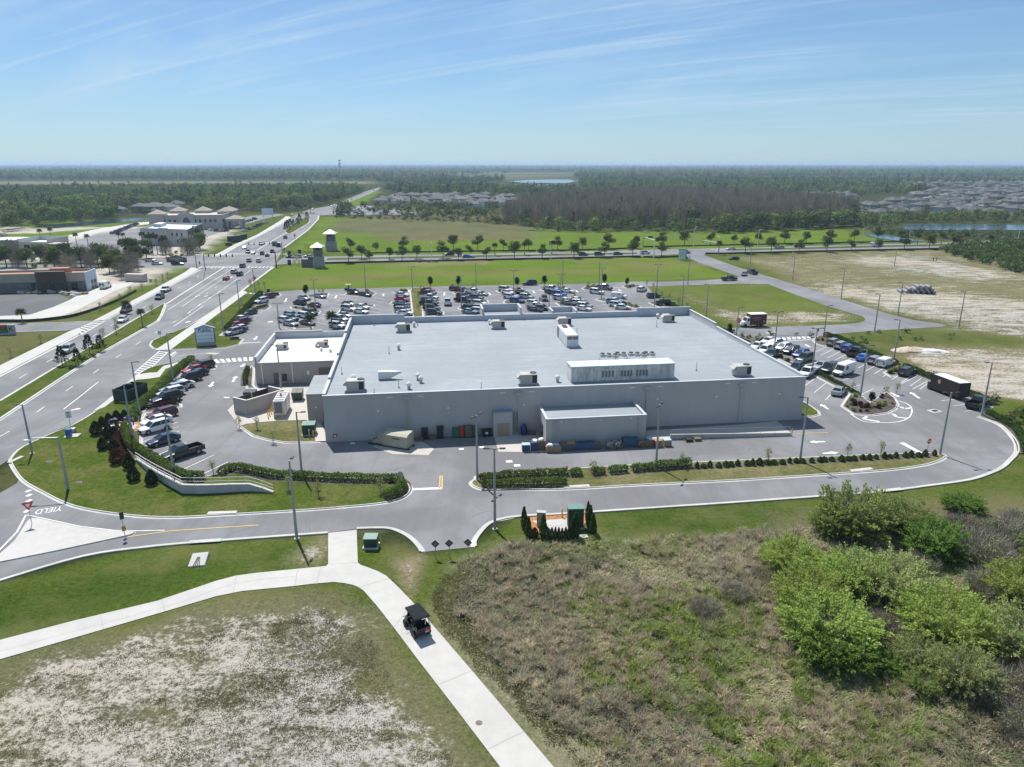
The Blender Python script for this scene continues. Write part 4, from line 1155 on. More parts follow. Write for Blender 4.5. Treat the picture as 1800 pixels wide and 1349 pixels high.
t = thing('dumpster','dark dumpster standing inside the beige enclosure','dumpster',c,ang((410,720),(435,726)) + R(35))
MB().loft([[(-.9,-.8,.2),(.9,-.8,.2),(.9,.8,.2),(-.9,.8,.2)],[(-1.0,-.95,1.5),(1.0,-.95,1.5),(1.0,.95,1.6),(-1.0,.95,1.6)]]).build('bin',M_DARKMETAL,t)
MB().box(-1.02,1.02,-.97,.97,1.62,1.68).build('lid',M_BLACK,t)
# standby generator
gz = ztop(P(492,734),704.8)
gu0,gv0 = BP(482,735); gu1 = BP(502,734)[0]
gl = BP(487,688,gz)[1] - BP(480,704.6,gz)[1]
gen = thing('generator','big white standby generator with a louvred end in the service yard','generator',BW((gu0 + gu1) / 2,gv0),BANG)
gw = (gu1 - gu0)
MB().box(-gw / 2,gw / 2,.1,gl - .1,.06,.5).build('fuel_tank',M_GALV,gen)
MB().bbox(-gw / 2,gw / 2,0,gl,.5,gz,.05).build('enclosure',M_UNITW,gen)
mb = MB()
mb.box(-gw / 2 + .2,gw / 2 - .4,-.04,-.003,.8,gz - .25)
mb.build('louvre',M_LOUVRE,gen)
mb = MB()
for k in range(6): mb.box(-gw / 2 + .2,gw / 2 - .4,-.1,-.045,.95 + k * (gz - 1.4) / 6,1.0 + k * (gz - 1.4) / 6)
mb.build('louvre_blade',M_UNIT,gen)
for k in range(4): MB().box(-gw / 2 + .15,gw / 2 - .15,gl * (.06 + .24 * k),gl * (.06 + .24 * k) + gl * .13,gz + .002,gz + .05).build('roof_grille',M_LOUVRE,gen)
MB().tube([(0,gl * .5,gz),(0,gl * .5,gz + .5)],.12,10).build('exhaust_stack',M_BLACK,gen)
MB().box(gw / 2 + .003,gw / 2 + .04,gl * .1,gl * .35,.7,gz - .3).build('access_door',M_UNIT,gen)
for i,(x,y) in enumerate([(471.6,736),(474.3,732),(477,728),(479,723.5),(480.7,719.5),(482.5,736.5),(496.5,737.5),(509,701),(551,770),(988,910.5),(1029,909),(1391.5,767),(235,746)]):
 c = P(x,y)
 lab = (['yellow bollard nearest the lawn in the row left of the generator','second yellow bollard from the lawn left of the generator','middle yellow bollard of the row left of the generator','fourth yellow bollard from the lawn left of the generator','farthest yellow bollard of the row left of the generator',
   'yellow bollard at the left front corner of the generator','yellow bollard in front of the generator louvre','yellow bollard beside the green dumpster','yellow bollard beside the green transformer by the store','tall yellow bollard on the straw bed of the pump station','yellow bollard behind the columnar shrubs of the pump station',
   'yellow post at the end of the loading ramp','yellow post beside the backflow pipes'])[i]
 t = thing('bollard',lab,'bollard',(c.x,c.y,0.05),0,'yellow bollards')
 MB().tube([(0,0,0),(0,0,1.1),(0,0,1.17)],[.09,.09,.04],10).build('post',M_YELLOW,t)
 MB().tube([(0,0,.92),(0,0,1.0)],.093,10).build('band',M_WHITE if i == 9 else M_YELLOW,t)
M_GREENBOX = mat('cabinet_green',(0.018,0.05,0.04),0.45,var=.1)
M_TEAL = mat('cabinet_teal_top',(0.10,0.20,0.17),0.5)
c = P(523,705)
t = thing('dumpster','dark green dumpster between the generator and the meter room','dumpster',(c.x,c.y,.06),BANG)
MB().loft([[(-.85,-.2,.15),(.85,-.2,.15),(.85,1.5,.15),(-.85,1.5,.15)],[(-.95,-.35,1.5),(.95,-.35,1.5),(.95,1.6,1.8),(-.95,1.6,1.8)]]).build('bin',M_GREENBOX,t)
for s in (-1,1): MB().loft([[(s * .48 - .45,-.38,1.52),(s * .48 + .45,-.38,1.52),(s * .48 + .45,1.62,1.83),(s * .48 - .45,1.62,1.83)],[(s * .48 - .45,-.38,1.57),(s * .48 + .45,-.38,1.57),(s * .48 + .45,1.62,1.88),(s * .48 - .45,1.62,1.88)]]).build('lid',M_BLACK,t)
def transformer(px,py,label,w,d,h,rz=BANG,base=True):
 c = P(px,py)
 t = thing('transformer',label,'transformer box',(c.x,c.y,.1),rz,'green transformer boxes')
 MB().box(-w / 2 - .15,w / 2 + .15,-.15,d + .15,-.08,.1).build('pad',M_CONC,t)
 MB().bbox(-w / 2,w / 2,0,d,.1,h,.03).build('cabinet',M_GREENBOX,t)
 MB().loft([[(-w / 2 - .04,-.05,h * .97),(w / 2 + .04,-.05,h * .97),(w / 2 + .04,d + .05,h + .06),(-w / 2 - .04,d + .05,h + .06)],[(-w / 2 - .04,-.05,h + .02),(w / 2 + .04,-.05,h + .02),(w / 2 + .04,d + .05,h + .12),(-w / 2 - .04,d + .05,h + .12)]]).build('lid',M_TEAL,t)
 MB().box(-.02,.02,-.02,-.003,.2,h - .1).build('door_seam',M_BLACK,t)
transformer(543,767,'green transformer on the lawn at the corner of the store',1.9,1.6,1.7)
transformer(651,966,'dark green transformer on the grass beside the path driveway',1.4,1.1,1.15,0)
transformer(1012,931,'tall dark green cabinet on the pump station pad',1.8,1.0,2.5,R(3))
c = P(544,771)
tag(MB().tube([c,(c.x,c.y,1.4)],.08,8).build('vent_post',M_GALV),'grey steel post in front of the green transformer by the store','post')
c = P(951,928)
t = thing('control_cabinet','tan control cabinet on the pump station pad','cabinet',(c.x,c.y,.12),R(-8))
MB().bbox(-.5,.5,0,.55,0,1.75,.03).build('case',M_BEIGE,t)
MB().box(-.46,.46,-.03,-.003,.1,1.65).build('door',mat('cabinet_tan',(0.42,0.33,0.25),.6),t)
MB().box(-.55,.55,-.05,.6,1.755,1.82).build('cap',M_UNIT,t)
sheet('pump_bed',[(921,911),(1000,904.5),(1034,903),(1036,915),(1012,934),(1003,943),(965,943),(940,935)],M_STRAWBED,0.06)
sheet('pump_pad',[(935.5,917),(996,913),(1006,922),(1002,941),(967,939)],M_CONC,0.10)
sheet('pump_lid',[(977 + 13 * math.cos(a),922 + 5 * math.sin(a)) for a in np.linspace(0,6.283,21)[:-1]],mat('lid_grey',(0.40,0.40,0.40),.6,var=.1),0.115)
c = P(1026,944.5)
tag(MB().cbox((c.x,c.y,.02),.9,.8,.14,.2).build('valve_slab',M_CONC),'small white concrete slab on the grass beside the pump station','slab')
# trash compactor against the back wall
ca = ang((673,785),(717,792))
c = P(673,786)
t = thing('trash_compactor','tan trash compactor box standing askew behind the store','compactor',(c.x,c.y,.08),ca)
M_TAN = mat('compactor_tan',(0.37,0.335,0.26),.7,var=.08,vs=1)
Lc = (P(717,792) - P(673,786)).length
MB().loft([[(0,0,.25),(Lc,0,.25),(Lc,2.0,.25),(0,2.0,.25)],[(0,0,1.95),(Lc,0,1.95),(Lc,2.0,2.0),(0,2.0,2.0)]]).build('container',M_TAN,t)
MB().loft([[(-.03,-.04,1.96),(Lc + .05,-.04,1.96),(Lc + .05,2.04,2.01),(-.03,2.04,2.01)],[(.05,.5,2.22),(Lc - .03,.5,2.22),(Lc - .03,1.9,2.36),(.05,1.9,2.36)]]).build('lid',mat('compactor_lid',(0.36,0.335,0.27),.7),t)
MB().box(-1.0,-.02,.3,1.7,.1,1.45).loft([[(-2.2,.35,.1),(-1.01,.35,.1),(-1.01,1.65,.1),(-2.2,1.65,.1)],[(-1.9,.4,.55),(-1.01,.4,.8),(-1.01,1.6,.8),(-1.9,1.6,.55)]]).build('ram_housing',M_TAN,t)
MB().box(-.8,-.3,.5,1.1,1.46,1.95).build('power_unit',M_GALV,t)
MB().box(-2.6,Lc + .2,.1,.3,.0,.24).box(-2.6,Lc + .2,1.7,1.9,0,.24).build('rail',M_DARKMETAL,t)
MB().box(Lc * .42,Lc * .7,-.03,-.003,1.45,1.58).build('latch_bar',M_BLACK,t)
# clutter along the back wall
def rackbox(name,label,cat,px,py,w,d,h,m,wheels=True,group=None,m2=None):
 c = BW(BP(px,py)[0],-d - .15)
 t = thing(name,label,cat,c,BANG,group)
 mb = MB()
 for x in (-w / 2 + .04,w / 2 - .04):
  for y in (.04,d - .04): mb.box(x - .03,x + .03,y - .03,y + .03,.12,h)
 mb.box(-w / 2,w / 2,0,d,.1,.18)
 mb.build('frame',M_DARKMETAL,t)
 MB().bbox(-w / 2 + .07,w / 2 - .07,.05,d - .05,.19,h - .06,.03).build('load',m,t)
 for x in (-w / 2 + .1,w / 2 - .1):
  for y in (.1,d - .1): MB().tube([(x - .02,y,.07),(x + .02,y,.07)],.06,8).build('castor',M_BLACK,t)
 return t
M_BLUEC = mat('crate_blue',(0.02,0.06,0.13),.5,var=.25,vs=4)
M_GREENC = mat('bin_green',(0.02,0.13,0.06),.5)
M_CARD = mat('cardboard',(0.32,0.22,0.12),.8,var=.15,vs=3)
M_CARDD = mat('dark_cardboard',(0.16,0.11,0.07),.8,var=.2,vs=3)
rackbox('roll_cage','black roll cage against the back wall right of the compactor','roll cage',747,769,1.0,.8,1.8,M_BLACK)
rackbox('roll_cage','tall black roll cage standing alone by the back wall','roll cage',774,769,1.0,.8,2.0,M_BLACK)
rackbox('roll_cage','green roll cage left of the red one','roll cage',802,768,1.1,.8,1.6,M_GREENC)
rackbox('roll_cage','red roll cage by the back wall','roll cage',812,769.5,.7,.8,1.8,M_RED)
rackbox('roll_cage','dark loaded roll cage right of the red one','roll cage',823,768.5,1.2,.9,1.9,M_CARDD)
rackbox('roll_cage','narrow green roll cage at the right end of the row','roll cage',834.5,768,.8,.8,1.8,M_GREENC)
c = BW(BP(855,767)[0],-1.1)
t = thing('tilt_cart','black tilt cart with a white label left of the stair lobby','cart',c,BANG)
MB().loft([[(-.6,0,.25),(.6,0,.25),(.6,.8,.25),(-.6,.8,.25)],[(-.8,-.1,1.15),(.8,-.1,1.15),(.8,.9,1.15),(-.8,.9,1.15)]]).build('tub',M_BLACK,t)
MB().box(-.2,.2,-.13,-.085,.55,.9).build('plate',M_WHITE,t)
for x in (-.45,.45): MB().tube([(x - .04,.4,.13),(x + .04,.4,.13)],.13,10).build('wheel',M_DARKMETAL,t)
c = BW(BP(738,774)[0],-1.3); tag(MB().cbox(c,1.0,.8,.5,BANG).build('carton',M_CARDD),'squashed brown carton lying right of the compactor','carton')
c = BW(BP(760,768)[0],-.8); tag(MB().cbox(c,1.2,1.0,.15,BANG).cbox((c.x,c.y,.15),.9,.8,.45,BANG).build('loaded_pallet',M_CARDD),'low dark pallet between the two black roll cages','pallet')
c = BW(BP(920,763)[0],-.8)
t = thing('drum','dark blue drum right of the stair lobby','drum',c)
MB().tube([(0,0,0),(0,0,.1),(0,0,1.0),(0,0,1.25),(0,0,1.75)],[.42,.5,.55,.52,.25],16).build('body',mat('drum_blue',(0.02,0.03,0.14),.4),t)
MB().tube([(0,0,1.75),(0,0,1.85)],.12,10).build('cap',M_DARKMETAL,t)
c = BW(BP(934,763)[0],-.8); tag(MB().cbox(c,1.2,1.0,.15,BANG).cbox((c.x,c.y,.15),1.1,.9,.35,BANG).build('loaded_pallet',M_CARDD),'low brown pallet right of the blue drum','pallet')
# ladder on the back wall beside the lobby
u = BP(908,735,3)[0]
c = BW(u,-.25)
mb = MB()
for s in (-.25,.25): mb.tube([(s,0,.3),(s,0,3.6)],.03,6)
for k in range(10): mb.tube([(-.25,0,.5 + k * .32),(.25,0,.5 + k * .32)],.02,6)
o = mb.build('wall_ladder',M_DARKMETAL); o.location = c; o.rotation_euler = (0,0,BANG); tag(o,'dark steel ladder fixed to the wall right of the stair lobby','ladder')
# crates, cartons and bales in front of the dock
M_BALE = None
def balemat(name,a,b_,c_):
 m,t,b = newmat(name)
 v = nnode(t,'ShaderNodeTexVoronoi'); v.inputs['Scale'].default_value = 7
 t.links.new(tobj(t),v.inputs['Vector'])
 s = nnode(t,'ShaderNodeSeparateColor'); t.links.new(v.outputs['Color'],s.inputs[0])
 t.links.new(tmix(t,tmap(t,s.outputs[0],.45,.55),a,tmix(t,tmap(t,s.outputs[1],.5,.6),b_,c_)),b.inputs['Base Color'])
 b.inputs['Roughness'].default_value = .7
 return m
M_BALE1 = balemat('bale_card',(0.05,0.05,0.045),(0.30,0.28,0.24),(0.5,0.48,0.44))
M_BALE2 = balemat('bale_mixed',(0.06,0.09,0.05),(0.30,0.24,0.18),(0.30,0.05,0.05))
M_BAGB = mat('bag_blue',(0.32,0.45,0.62),.5,var=.2,vs=5)
M_BAGW = mat('bag_white',(0.72,0.72,0.72),.5,var=.15,vs=5)
M_LID = mat('lid_aqua',(0.35,0.50,0.55),.5)
def pallet_parts(t,w=1.15,d=1.0):
 mb = MB()
 for k in range(5): mb.box(-w / 2 + k * (w - .14) / 4,-w / 2 + k * (w - .14) / 4 + .14,0,d,.10,.125)
 for y in (0,d / 2 - .05,d - .1): mb.box(-w / 2,w / 2,y,y + .1,0,.1)
 mb.build('pallet',M_CARDD,t)
def crate(i,px,py,m,h,label,top=None,kind='crate',base=None,z=0):
 c = P(px,py)
 t = thing({'crate': 'pallet_crate','bale': 'scrap_bale','carton': 'pallet_carton'}[kind],label,kind,(c.x,c.y,z),BANG + random.uniform(-.06,.06),'goods stacked by the loading dock')
 pallet_parts(t)
 rr = random.Random(i)
 if kind == 'bale':
  rings = []
  for z_,k in ((.13,.9),(.25,1.0),(h * .6,1.04),(h,.97)):
   rings.append([(x * .58 * k + rr.uniform(-.04,.04),.5 + y * .5 * k + rr.uniform(-.04,.04),z_ + rr.uniform(-.03,.03)) for x,y in ((-1,-1),(-.3,-1.03),(.4,-.98),(1,-1),(1.02,0),(1,1),(0,1.02),(-1,1),(-1.03,0))])
  MB().loft(rings).build('bale',m,t)
  mb = MB()
  for x in (-.3,.0,.3): mb.box(x - .02,x + .02,-.08,-.05,.15,h - .02)
  mb.build('strapping',M_BLACK,t)
 else:
  MB().bbox(-.56,.56,.02,.98,.13,h,.03).build('box',m,t)
  if kind == 'crate':
   mb = MB()
   for k in range(5): mb.box(-.58,.58,-.01,.018,.2 + k * (h - .3) / 4.6,.2 + k * (h - .3) / 4.6 + .07)
   mb.build('rib',M_BLUEC if m is not M_BLUEC else mat('rib_blue',(0.035,0.10,0.19),.5),t)
 if top is not None:
  if top in (M_BAGB,M_BAGW):
   mb = MB()
   for q in range(5):
    cx_,cy_,r_ = rr.uniform(-.3,.3),rr.uniform(.25,.75),rr.uniform(.25,.36)
    rings = []
    for a in range(6):
     ph = -1.2 + a * 2.4 / 5
     rings.append([(cx_ + r_ * math.cos(ph) * math.cos(b_ * .785) * rr.uniform(.85,1.1),cy_ + r_ * math.cos(ph) * math.sin(b_ * .785) * rr.uniform(.85,1.1),h + .12 + r_ * .75 * math.sin(ph)) for b_ in range(8)])
    mb.loft(rings)
   mb.build('plastic_bags',top,t,True)
  else:
   MB().bbox(-.58,.58,0,1.0,h + .003,h + .12,.03).build('lid',top,t)
 return t
crate(1,925,795,M_BLUEC,1.0,'blue crate with a pale lid at the left end of the dock row',M_LID)
crate(2,940,794,M_BLUEC,1.35,'blue crate carrying a carton, second from the left end',M_BAGW)
crate(3,952.5,793,M_CARDD,1.5,'tall brown carton topped with white bags beside the dock corner',M_BAGW,'carton')
crate(4,966.5,796.5,M_CARD,.95,'brown carton overflowing with white bags in front of the dock corner',M_BAGW,'carton')
crate(5,980,796.5,M_CARD,.95,'brown carton overflowing with blue plastic bags',M_BAGB,'carton')
crate(6,992,794,M_CARDD,1.15,'dark brown crate right of the blue bags')
crate(7,1004,793.5,M_CARDD,1.15,'dark crate with a tan lid, second right of the blue bags',M_CARD)
crate(8,1016,793,M_BLUEC,1.2,'dark blue crate third right of the blue bags')
crate(9,1026.5,792.5,M_BLUEC,1.2,'dark blue crate fourth right of the blue bags')
crate(10,1038,792,M_BLUEC,1.25,'dark blue crate in the middle of the dock wall')
crate(11,1050,791.5,M_CARDD,1.1,'dark brown crate at the right end of the crate row')
crate(12,1074,791,M_BALE1,1.1,'left one of two grey scrap bales against the dock wall',None,'bale')
crate(13,1087.5,790.3,M_BALE1,1.1,'right one of two grey scrap bales against the dock wall',None,'bale')
crate(14,1102,788,M_BLUEC,1.5,'tall blue crate right of the two scrap bales')
crate(15,1115,787.5,M_BLUEC,1.45,'tall blue crate beside the right corner of the dock')
crate(16,1129,788.5,M_BALE2,1.0,'colourful mixed bale past the right corner of the dock',None,'bale')
crate(17,1142,787.5,M_CARDD,1.15,'brown carton with a blue bag left of the lamp pole',M_BAGB,'carton')
crate(18,1158.5,787,M_CARD,.95,'tan carton in sunshine right of the lamp pole',M_CARD,'carton')
crate(19,1174,786,M_CARD,.95,'tan carton with a pale blue lid at the right end of the dock row',M_LID,'carton')
for px,py,l in [(1213,778.5,'left dark pallet lying beside the loading ramp wall'),(1228,777,'right dark pallet lying beside the loading ramp wall')]:
 c = P(px,py); t = thing('pallet',l,'pallet',c,BANG,'pallets by the ramp'); pallet_parts(t,1.3,1.1); MB().box(-.5,.5,.1,1.0,.13,.45).build('load',M_BLACK if px < 1220 else M_CARDD,t)
# loading ramp
sheet('loading_ramp',[(1136,758),(1300,747),(1366,740.5),(1394,766),(1300,769.5),(1136,775)],M_PAD,0.045)
a,b = P(1178,773.5),P(1390,767)
c = a.copy()
t = thing('ramp_wall','low concrete wall along the loading ramp behind the store','retaining wall',(a.x,a.y,0),math.atan2(b.y - a.y,b.x - a.x))
Lr = (b - a).length
MB().loft([[(0,0,0),(Lr,0,0),(Lr,.22,0),(0,.22,0)],[(0,0,.85),(Lr,0,.55),(Lr,.22,.55),(0,.22,.85)]]).build('wall',M_CONC,t)
mb = MB()
for k in range(9):
 x = .2 + k * (Lr - .4) / 8
 mb.tube([(x,.11,.6),(x,.11,1.55)],.025,6)
mb.tube([(.2,.11,1.55),(Lr - .2,.11,1.5)],.025,6)
mb.build('handrail',M_GALV,t)
u = BP(1364,741)[0]
c = BW(u - 2,-0.5)
# grey retaining wall with its handrail on the left lawn
base = [P(*p) for p in [(240,811),(258,827),(277,842),(300,856),(323,868.5),(350,869),(378,868),(410,866),(440,864.5),(462,866),(481,868)]]
hs = [.25,.6,.95,1.1,1.15,1.15,1.1,1.05,.95,.55,.12]
t = thing('retaining_wall','curved grey retaining wall with a white handrail on the left lawn','retaining wall',base[0])
loc = [p - base[0] for p in base]
o1 = offs(loc,.13); o2 = offs(loc,-.13)
rings = []
for i in range(len(loc)):
 rings.append([(o2[i].x,o2[i].y,0),(o2[i].x,o2[i].y,hs[i] + .1),(o1[i].x,o1[i].y,hs[i] + .1),(o1[i].x,o1[i].y,0)])
MB().loft(rings).build('wall',mat('wall_concrete',(0.46,0.46,0.46),.85,var=.1,vs=1),t)
rings = []
o1 = offs(loc,.2); o2 = offs(loc,-.2)
for i in range(len(loc)):
 rings.append([(o2[i].x,o2[i].y,hs[i] + .103),(o2[i].x,o2[i].y,hs[i] + .18),(o1[i].x,o1[i].y,hs[i] + .18),(o1[i].x,o1[i].y,hs[i] + .103)])
MB().loft(rings).build('coping',M_CONC,t)
for dz in (.62,1.1):
 MB().tube([(p.x,p.y,h + dz) for p,h in zip(loc,hs)],.035,6).build('handrail',M_WHITE,t)
Lp = arclen(loc)
k = 0.2
while k < Lp[-1]:
 q = at_len(loc,Lp,k)
 hz = float(np.interp(k,Lp,hs))
 MB().tube([(q.x,q.y,hz + .15),(q.x,q.y,hz + 1.12)],.03,6).build('rail_post',M_WHITE,t)
 k += 2.1
# ------------------------------------------------------------------ lamp poles
def lamp_pole(base,top,label,heads=1,rz=None,group='lamp poles of the car park'):
 c = P(*base)
 h = max(5.0,min(13.0,ztop(c,top)))
 t = thing('lamp_pole',label,'lamp pole',c,BANG if rz is None else rz,group)
 MB().tube([(0,0,0),(0,0,h * .5),(0,0,h)],[.17,.135,.095],10).build('pole',M_POLE,t)
 MB().tube([(0,0,0),(0,0,.12)],.3,12).build('base',M_CONC,t)
 for k in range(heads):
  s = 1 if k == 0 else -1
  MB().tube([(0,0,h - .15),(s * .75,0,h - .05)],.04,6).build('arm',M_DARKMETAL,t)
  hd = MB().loft([[(s * .6,-.17,h - .1),(s * 1.25,-.15,h - .08),(s * 1.25,.15,h - .08),(s * .6,.17,h - .1)][::s],[(s * .62,-.15,h + .03),(s * 1.22,-.13,h + .03),(s * 1.22,.13,h + .03),(s * .62,.15,h + .03)][::s]]).build('lamp_head',M_DARKMETAL,t)
 return t
POLES = [
 ((57,798),711,'lamp pole on the left lawn nearest the boulevard bend',1,R(180)),((306,836),725,'lamp pole beside the dark pickup in the left parking strip',1,R(180)),
 ((234,777),675,'lamp pole beside the backflow pipes and conical shrubs',1,0),((246,729),636,'lamp pole behind the green screened fence',1,0),((305,671),586,'lamp pole in the hedge opposite the shop sign',1,0),
 ((522,948),810,'lamp pole on the grass verge left of the path driveway',1,R(90)),((531,836),724,'lamp pole in the hedge left of the service entrance',1,R(0)),((839,845),730,'lamp pole at the left tip of the long hedge island',2,R(60)),
 ((870,931),788,'lamp pole on the near corner of the service entrance',2,R(0)),((1153,821),711,'lamp pole in the long hedge opposite the dock',2,R(60)),((1406,812),698,'lamp pole near the right end of the long hedge',1,R(180)),
 ((1652,800),690,'lamp pole beside the red round sign at the island tip',2,R(0)),((1725,733),637,'lamp pole beside the dark pickup at the turning loop',1,R(180)),((1512,699),607,'lamp pole on the mulch island of the right lot',2,R(0)),
 ((1571,634),562,'lamp pole behind the white vans of the right lot',1,R(180)),((1427,657),577,'lamp pole standing between the two parking rows of the right lot',2,R(0)),((1360,623),548,'lamp pole among the white cars beside the store',2,R(0)),
 ((1294,593),540,'lamp pole in front of the dark red box truck',1,0),((1448,592),537,'lamp pole at the striped crossing of the right lot',1,0),((494,683),606,'lamp pole between the dumpster enclosure and the shop wing',1,R(180)),
 ((393,584),516,'lamp pole beside the shop sign',1,0),((422,549),493,'lamp pole in the middle of the front hedge',1,0),((449,520),472,'lamp pole at the far end of the front hedge, by the orange sign',1,0),((491,577),533,'lamp pole left of the cars in front of the shop wing',2,R(0)),
 ((555,543),492,'lamp pole on the first planting island of the front lot',2,R(0)),((643,513),462,'lamp pole beside the navy sedan by the rear drive',1,R(90)),((725,512),469,'lamp pole at the head of the grass strip in the front lot',2,0),((749,557),528,'lamp pole beside the dark cars right of the grass strip',1,0),
 ((811,543),485,'lamp pole among the dark cars left of the larger pavilion',2,0),((837,511),463,'lamp pole behind the maroon sedans',1,R(90)),((903,527),475,'lamp pole beside the white cars behind the larger pavilion',2,0),((985,537),482,'lamp pole beside the bright blue car',2,0),
 ((989,507),459,'lamp pole by the rear drive, behind the bright blue car',1,R(90)),((965,549),519,'lamp pole between the two entrance pavilions',1,0),((1053,502),456,'lamp pole behind the small dark tree of the front lot',1,R(90)),((1057,525),471,'lamp pole beside the white car right of the fresh asphalt',2,0),
 ((1154,517),465,'lamp pole by the lone dark SUV at the right edge of the front lot',2,0),((1150,539),517,'lamp pole above the far right corner of the roof',1,0),((1199,539),485,'lamp pole on the grass wedge right of the front lot',1,R(180)),((1241,561),500,'lamp pole at the sandy track beside the store',1,R(180)),
 ((1209,501),451,'lamp pole beside the rear drive below the shopping centre sign',1,R(90)),((1537,584),517,'lamp pole on the lower side of the curving side road',1,R(180)),((1578,555),497,'lamp pole on the sand where the side road bends',1,R(180)),((1685,577),512,'lamp pole at the closed end of the side road',1,R(180)),
 ((1478,527),472,'lamp pole on the sand beside the side road, halfway up',1,R(180)),((1393,493),451,'lamp pole on the sand near the top of the side road',1,R(180)),((1318,475),436,'lamp pole by the two dark cars on the side road',1,R(180)),((1572,468),438,'lamp pole alone on the pale sand near the cross road',1,R(180)),
 ((1578,634),560,None,1,0)]
for b_,tp,lab,nh,rz in POLES:
 if lab: lamp_pole(b_,tp,lab,nh,rz)
def street_light(base,top,label,arm,rz,m=M_WHITE,group='street lights along the cross road'):
 c = P(*base); h = max(7,ztop(c,top))
 t = thing('street_light',label,'street light',c,rz,group)
 MB().tube([(0,0,0),(0,0,h * .9)],[.16,.10],8).build('pole',m,t)
 MB().tube([(0,0,h * .9 - .1),(arm * .15,0,h * .97),(arm * .5,0,h),(arm,0,h)],[.09,.08,.07,.06],6).build('arm',m,t)
 MB().bbox(arm - .1,arm + .7,-.16,.16,h - .08,h + .08).build('lamp_head',M_GALV,t)
for b_,tp,lab,arm,rz in [((943,443),410,'white street light on the field side left of the tall signal mast',1.2,R(-90)),((968,457),423,'white street light on the lawn side of the cross road, middle',1.2,R(90)),((753,443),414,'white street light on the field side behind the left trees',1.2,R(-90)),
        ((759,460),426,'white street light on the lawn side near the parked signs',1.2,R(90)),((1219,435),399,'curved street light on the field side right of the signal mast',1.8,0),((1332,432),404,'street light on the green slope left of the curved one',1.8,0),
        ((1394,446),415,'curved white street light on the near side of the cross road',2.2,R(180)),((1515,424),402,'street light at the foot of the small pond',2.0,0),((1597,427),413,'white street light among the palms by the pond',2.0,R(180)),((1789,424),408,'double curved street light at the far right of the cross road',2.0,R(180))]:
 street_light(b_,tp,lab,arm,rz)
# traffic signals
def signal(mb_parent,x,z,y=0):
 s = MB().bbox(x - .2,x + .2,y - .18,y + .18,z - .55,z + .55,.03).build('signal_head',M_BLACK,mb_parent)
 return s
def mast_arm(base,top,end,n,label,sign=None,m=M_GALV,lamp=False):
 c = P(*base); h = ztop(c,top)
 e = P(end[0],end[1],h)
 t = thing('signal_mast',label,'traffic signal',c,math.atan2(e.y - c.y,e.x - c.x),'traffic signal masts')
 L = math.hypot(e.x - c.x,e.y - c.y)
 MB().tube([(0,0,0),(0,0,h + .3)],[.26,.2],10).build('pole',m,t)
 MB().tube([(0,0,h - .1),(L,0,h)],[.15,.08],8).build('arm',m,t)
 for k in range(n): signal(t,L * (1 - k * .78 / max(1,n)) - .3,h - .1,-.25)
 if sign:
  s = MB().box(L * .12,L * .12 + 2.6,-.28,-.22,h - .5,h + .5).build('street_sign',mat('sign_green',(0.01,0.10,0.05),.5),t)
 if lamp:
  MB().tube([(0,0,h),(0,0,h + 2.6),(1.8,0,h + 3.0)],[.12,.09,.06],8).build('lamp_arm',m,t)
  MB().bbox(1.6,2.4,-.15,.15,h + 2.92,h + 3.08).build('lamp_head',M_GALV,t)
 return t
mast_arm((346,471),448.5,(410,449),5,'signal mast at the left corner of the main junction')
mast_arm((497,452),426.5,(436,429),5,'signal mast with the green street sign beyond the main junction',True)
mast_arm((486,471),445,(499,437),1,'dark signal mast at the near corner of the main junction',False,M_DARKMETAL)
mast_arm((360,470),444,(352,462),1,'signal pole beside the palms at the left cross road',False)
mast_arm((1130,434),417,(1196,416.5),2,'tall signal mast above the green field at the right junction',True,M_GALV,True)
mast_arm((1149,454),422,(1132,417),1,'white signal mast at the near left corner of the right junction',False,M_WHITE)
mast_arm((1239,431),423,(1233,422),1,'white signal mast at the far corner of the right junction',False,M_WHITE)
mast_arm((1263,447),427,(1236,423),1,'white signal mast beside the palm at the right junction',False,M_WHITE,True)
# overhead arm over the slip road on the left lawn
c = P(120,861); h = ztop(c,768.5); e = P(48,772,h)
t = thing('signal_mast','grey mast on the left lawn with a long arm towards the boulevard','lamp mast',c,math.atan2(e.y - c.y,e.x - c.x))
L = math.hypot(e.x - c.x,e.y - c.y)
MB().tube([(0,0,0),(0,0,h)],[.2,.12],10).build('pole',M_POLE,t)
MB().tube([(0,0,h - .1),(L * .85,0,h + .05),(L,0,h - .15)],[.1,.07,.05],8).build('arm',M_GALV,t)
MB().bbox(L - .3,L + .45,-.16,.16,h - .25,h - .1).build('lamp_head',M_WHITE,t)
# ------------------------------------------------------------------ signs
def post_sign(base,centre_y,label,build,cat='road sign',rz=0.0,lean=(0,0),name='road_sign',postm=M_GALV):
 c = P(*base); h = ztop(c,centre_y)
 t = thing(name,label,cat,c,rz)
 MB().tube([(0,0,0),(0,0,h + .1)],.04,6).build('post',postm,t)
 build(t,h)
 return t
def poly_plate(pts,y0,y1,m,name,t):
 mb = MB()
 n = len(pts)
 mb.loft([[(p[0],y0,p[1]) for p in pts],[(p[0],y1,p[1]) for p in pts]])
 return mb.build(name,m,t)
def ngon(r,n,z,rot=0.0,sx=1):
 return [(sx * r * math.cos(rot + 2 * math.pi * k / n),z + r * math.sin(rot + 2 * math.pi * k / n)) for k in range(n)]
def yield_b(t,h):
 w = .62
 tri = lambda s: [(-s,h + s * .58),(0,h - s * 1.15),(s,h + s * .58)]
 poly_plate(tri(w),-.06,-.045,M_RED,'sign_plate',t)
 poly_plate([(x * .45,h + (z - h) * .45) for x,z in tri(w)],-.07,-.0605,M_WHITE,'sign_centre',t)
post_sign((56.7,924),888,'red and white give-way triangle on the concrete traffic island',yield_b,rz=R(28))
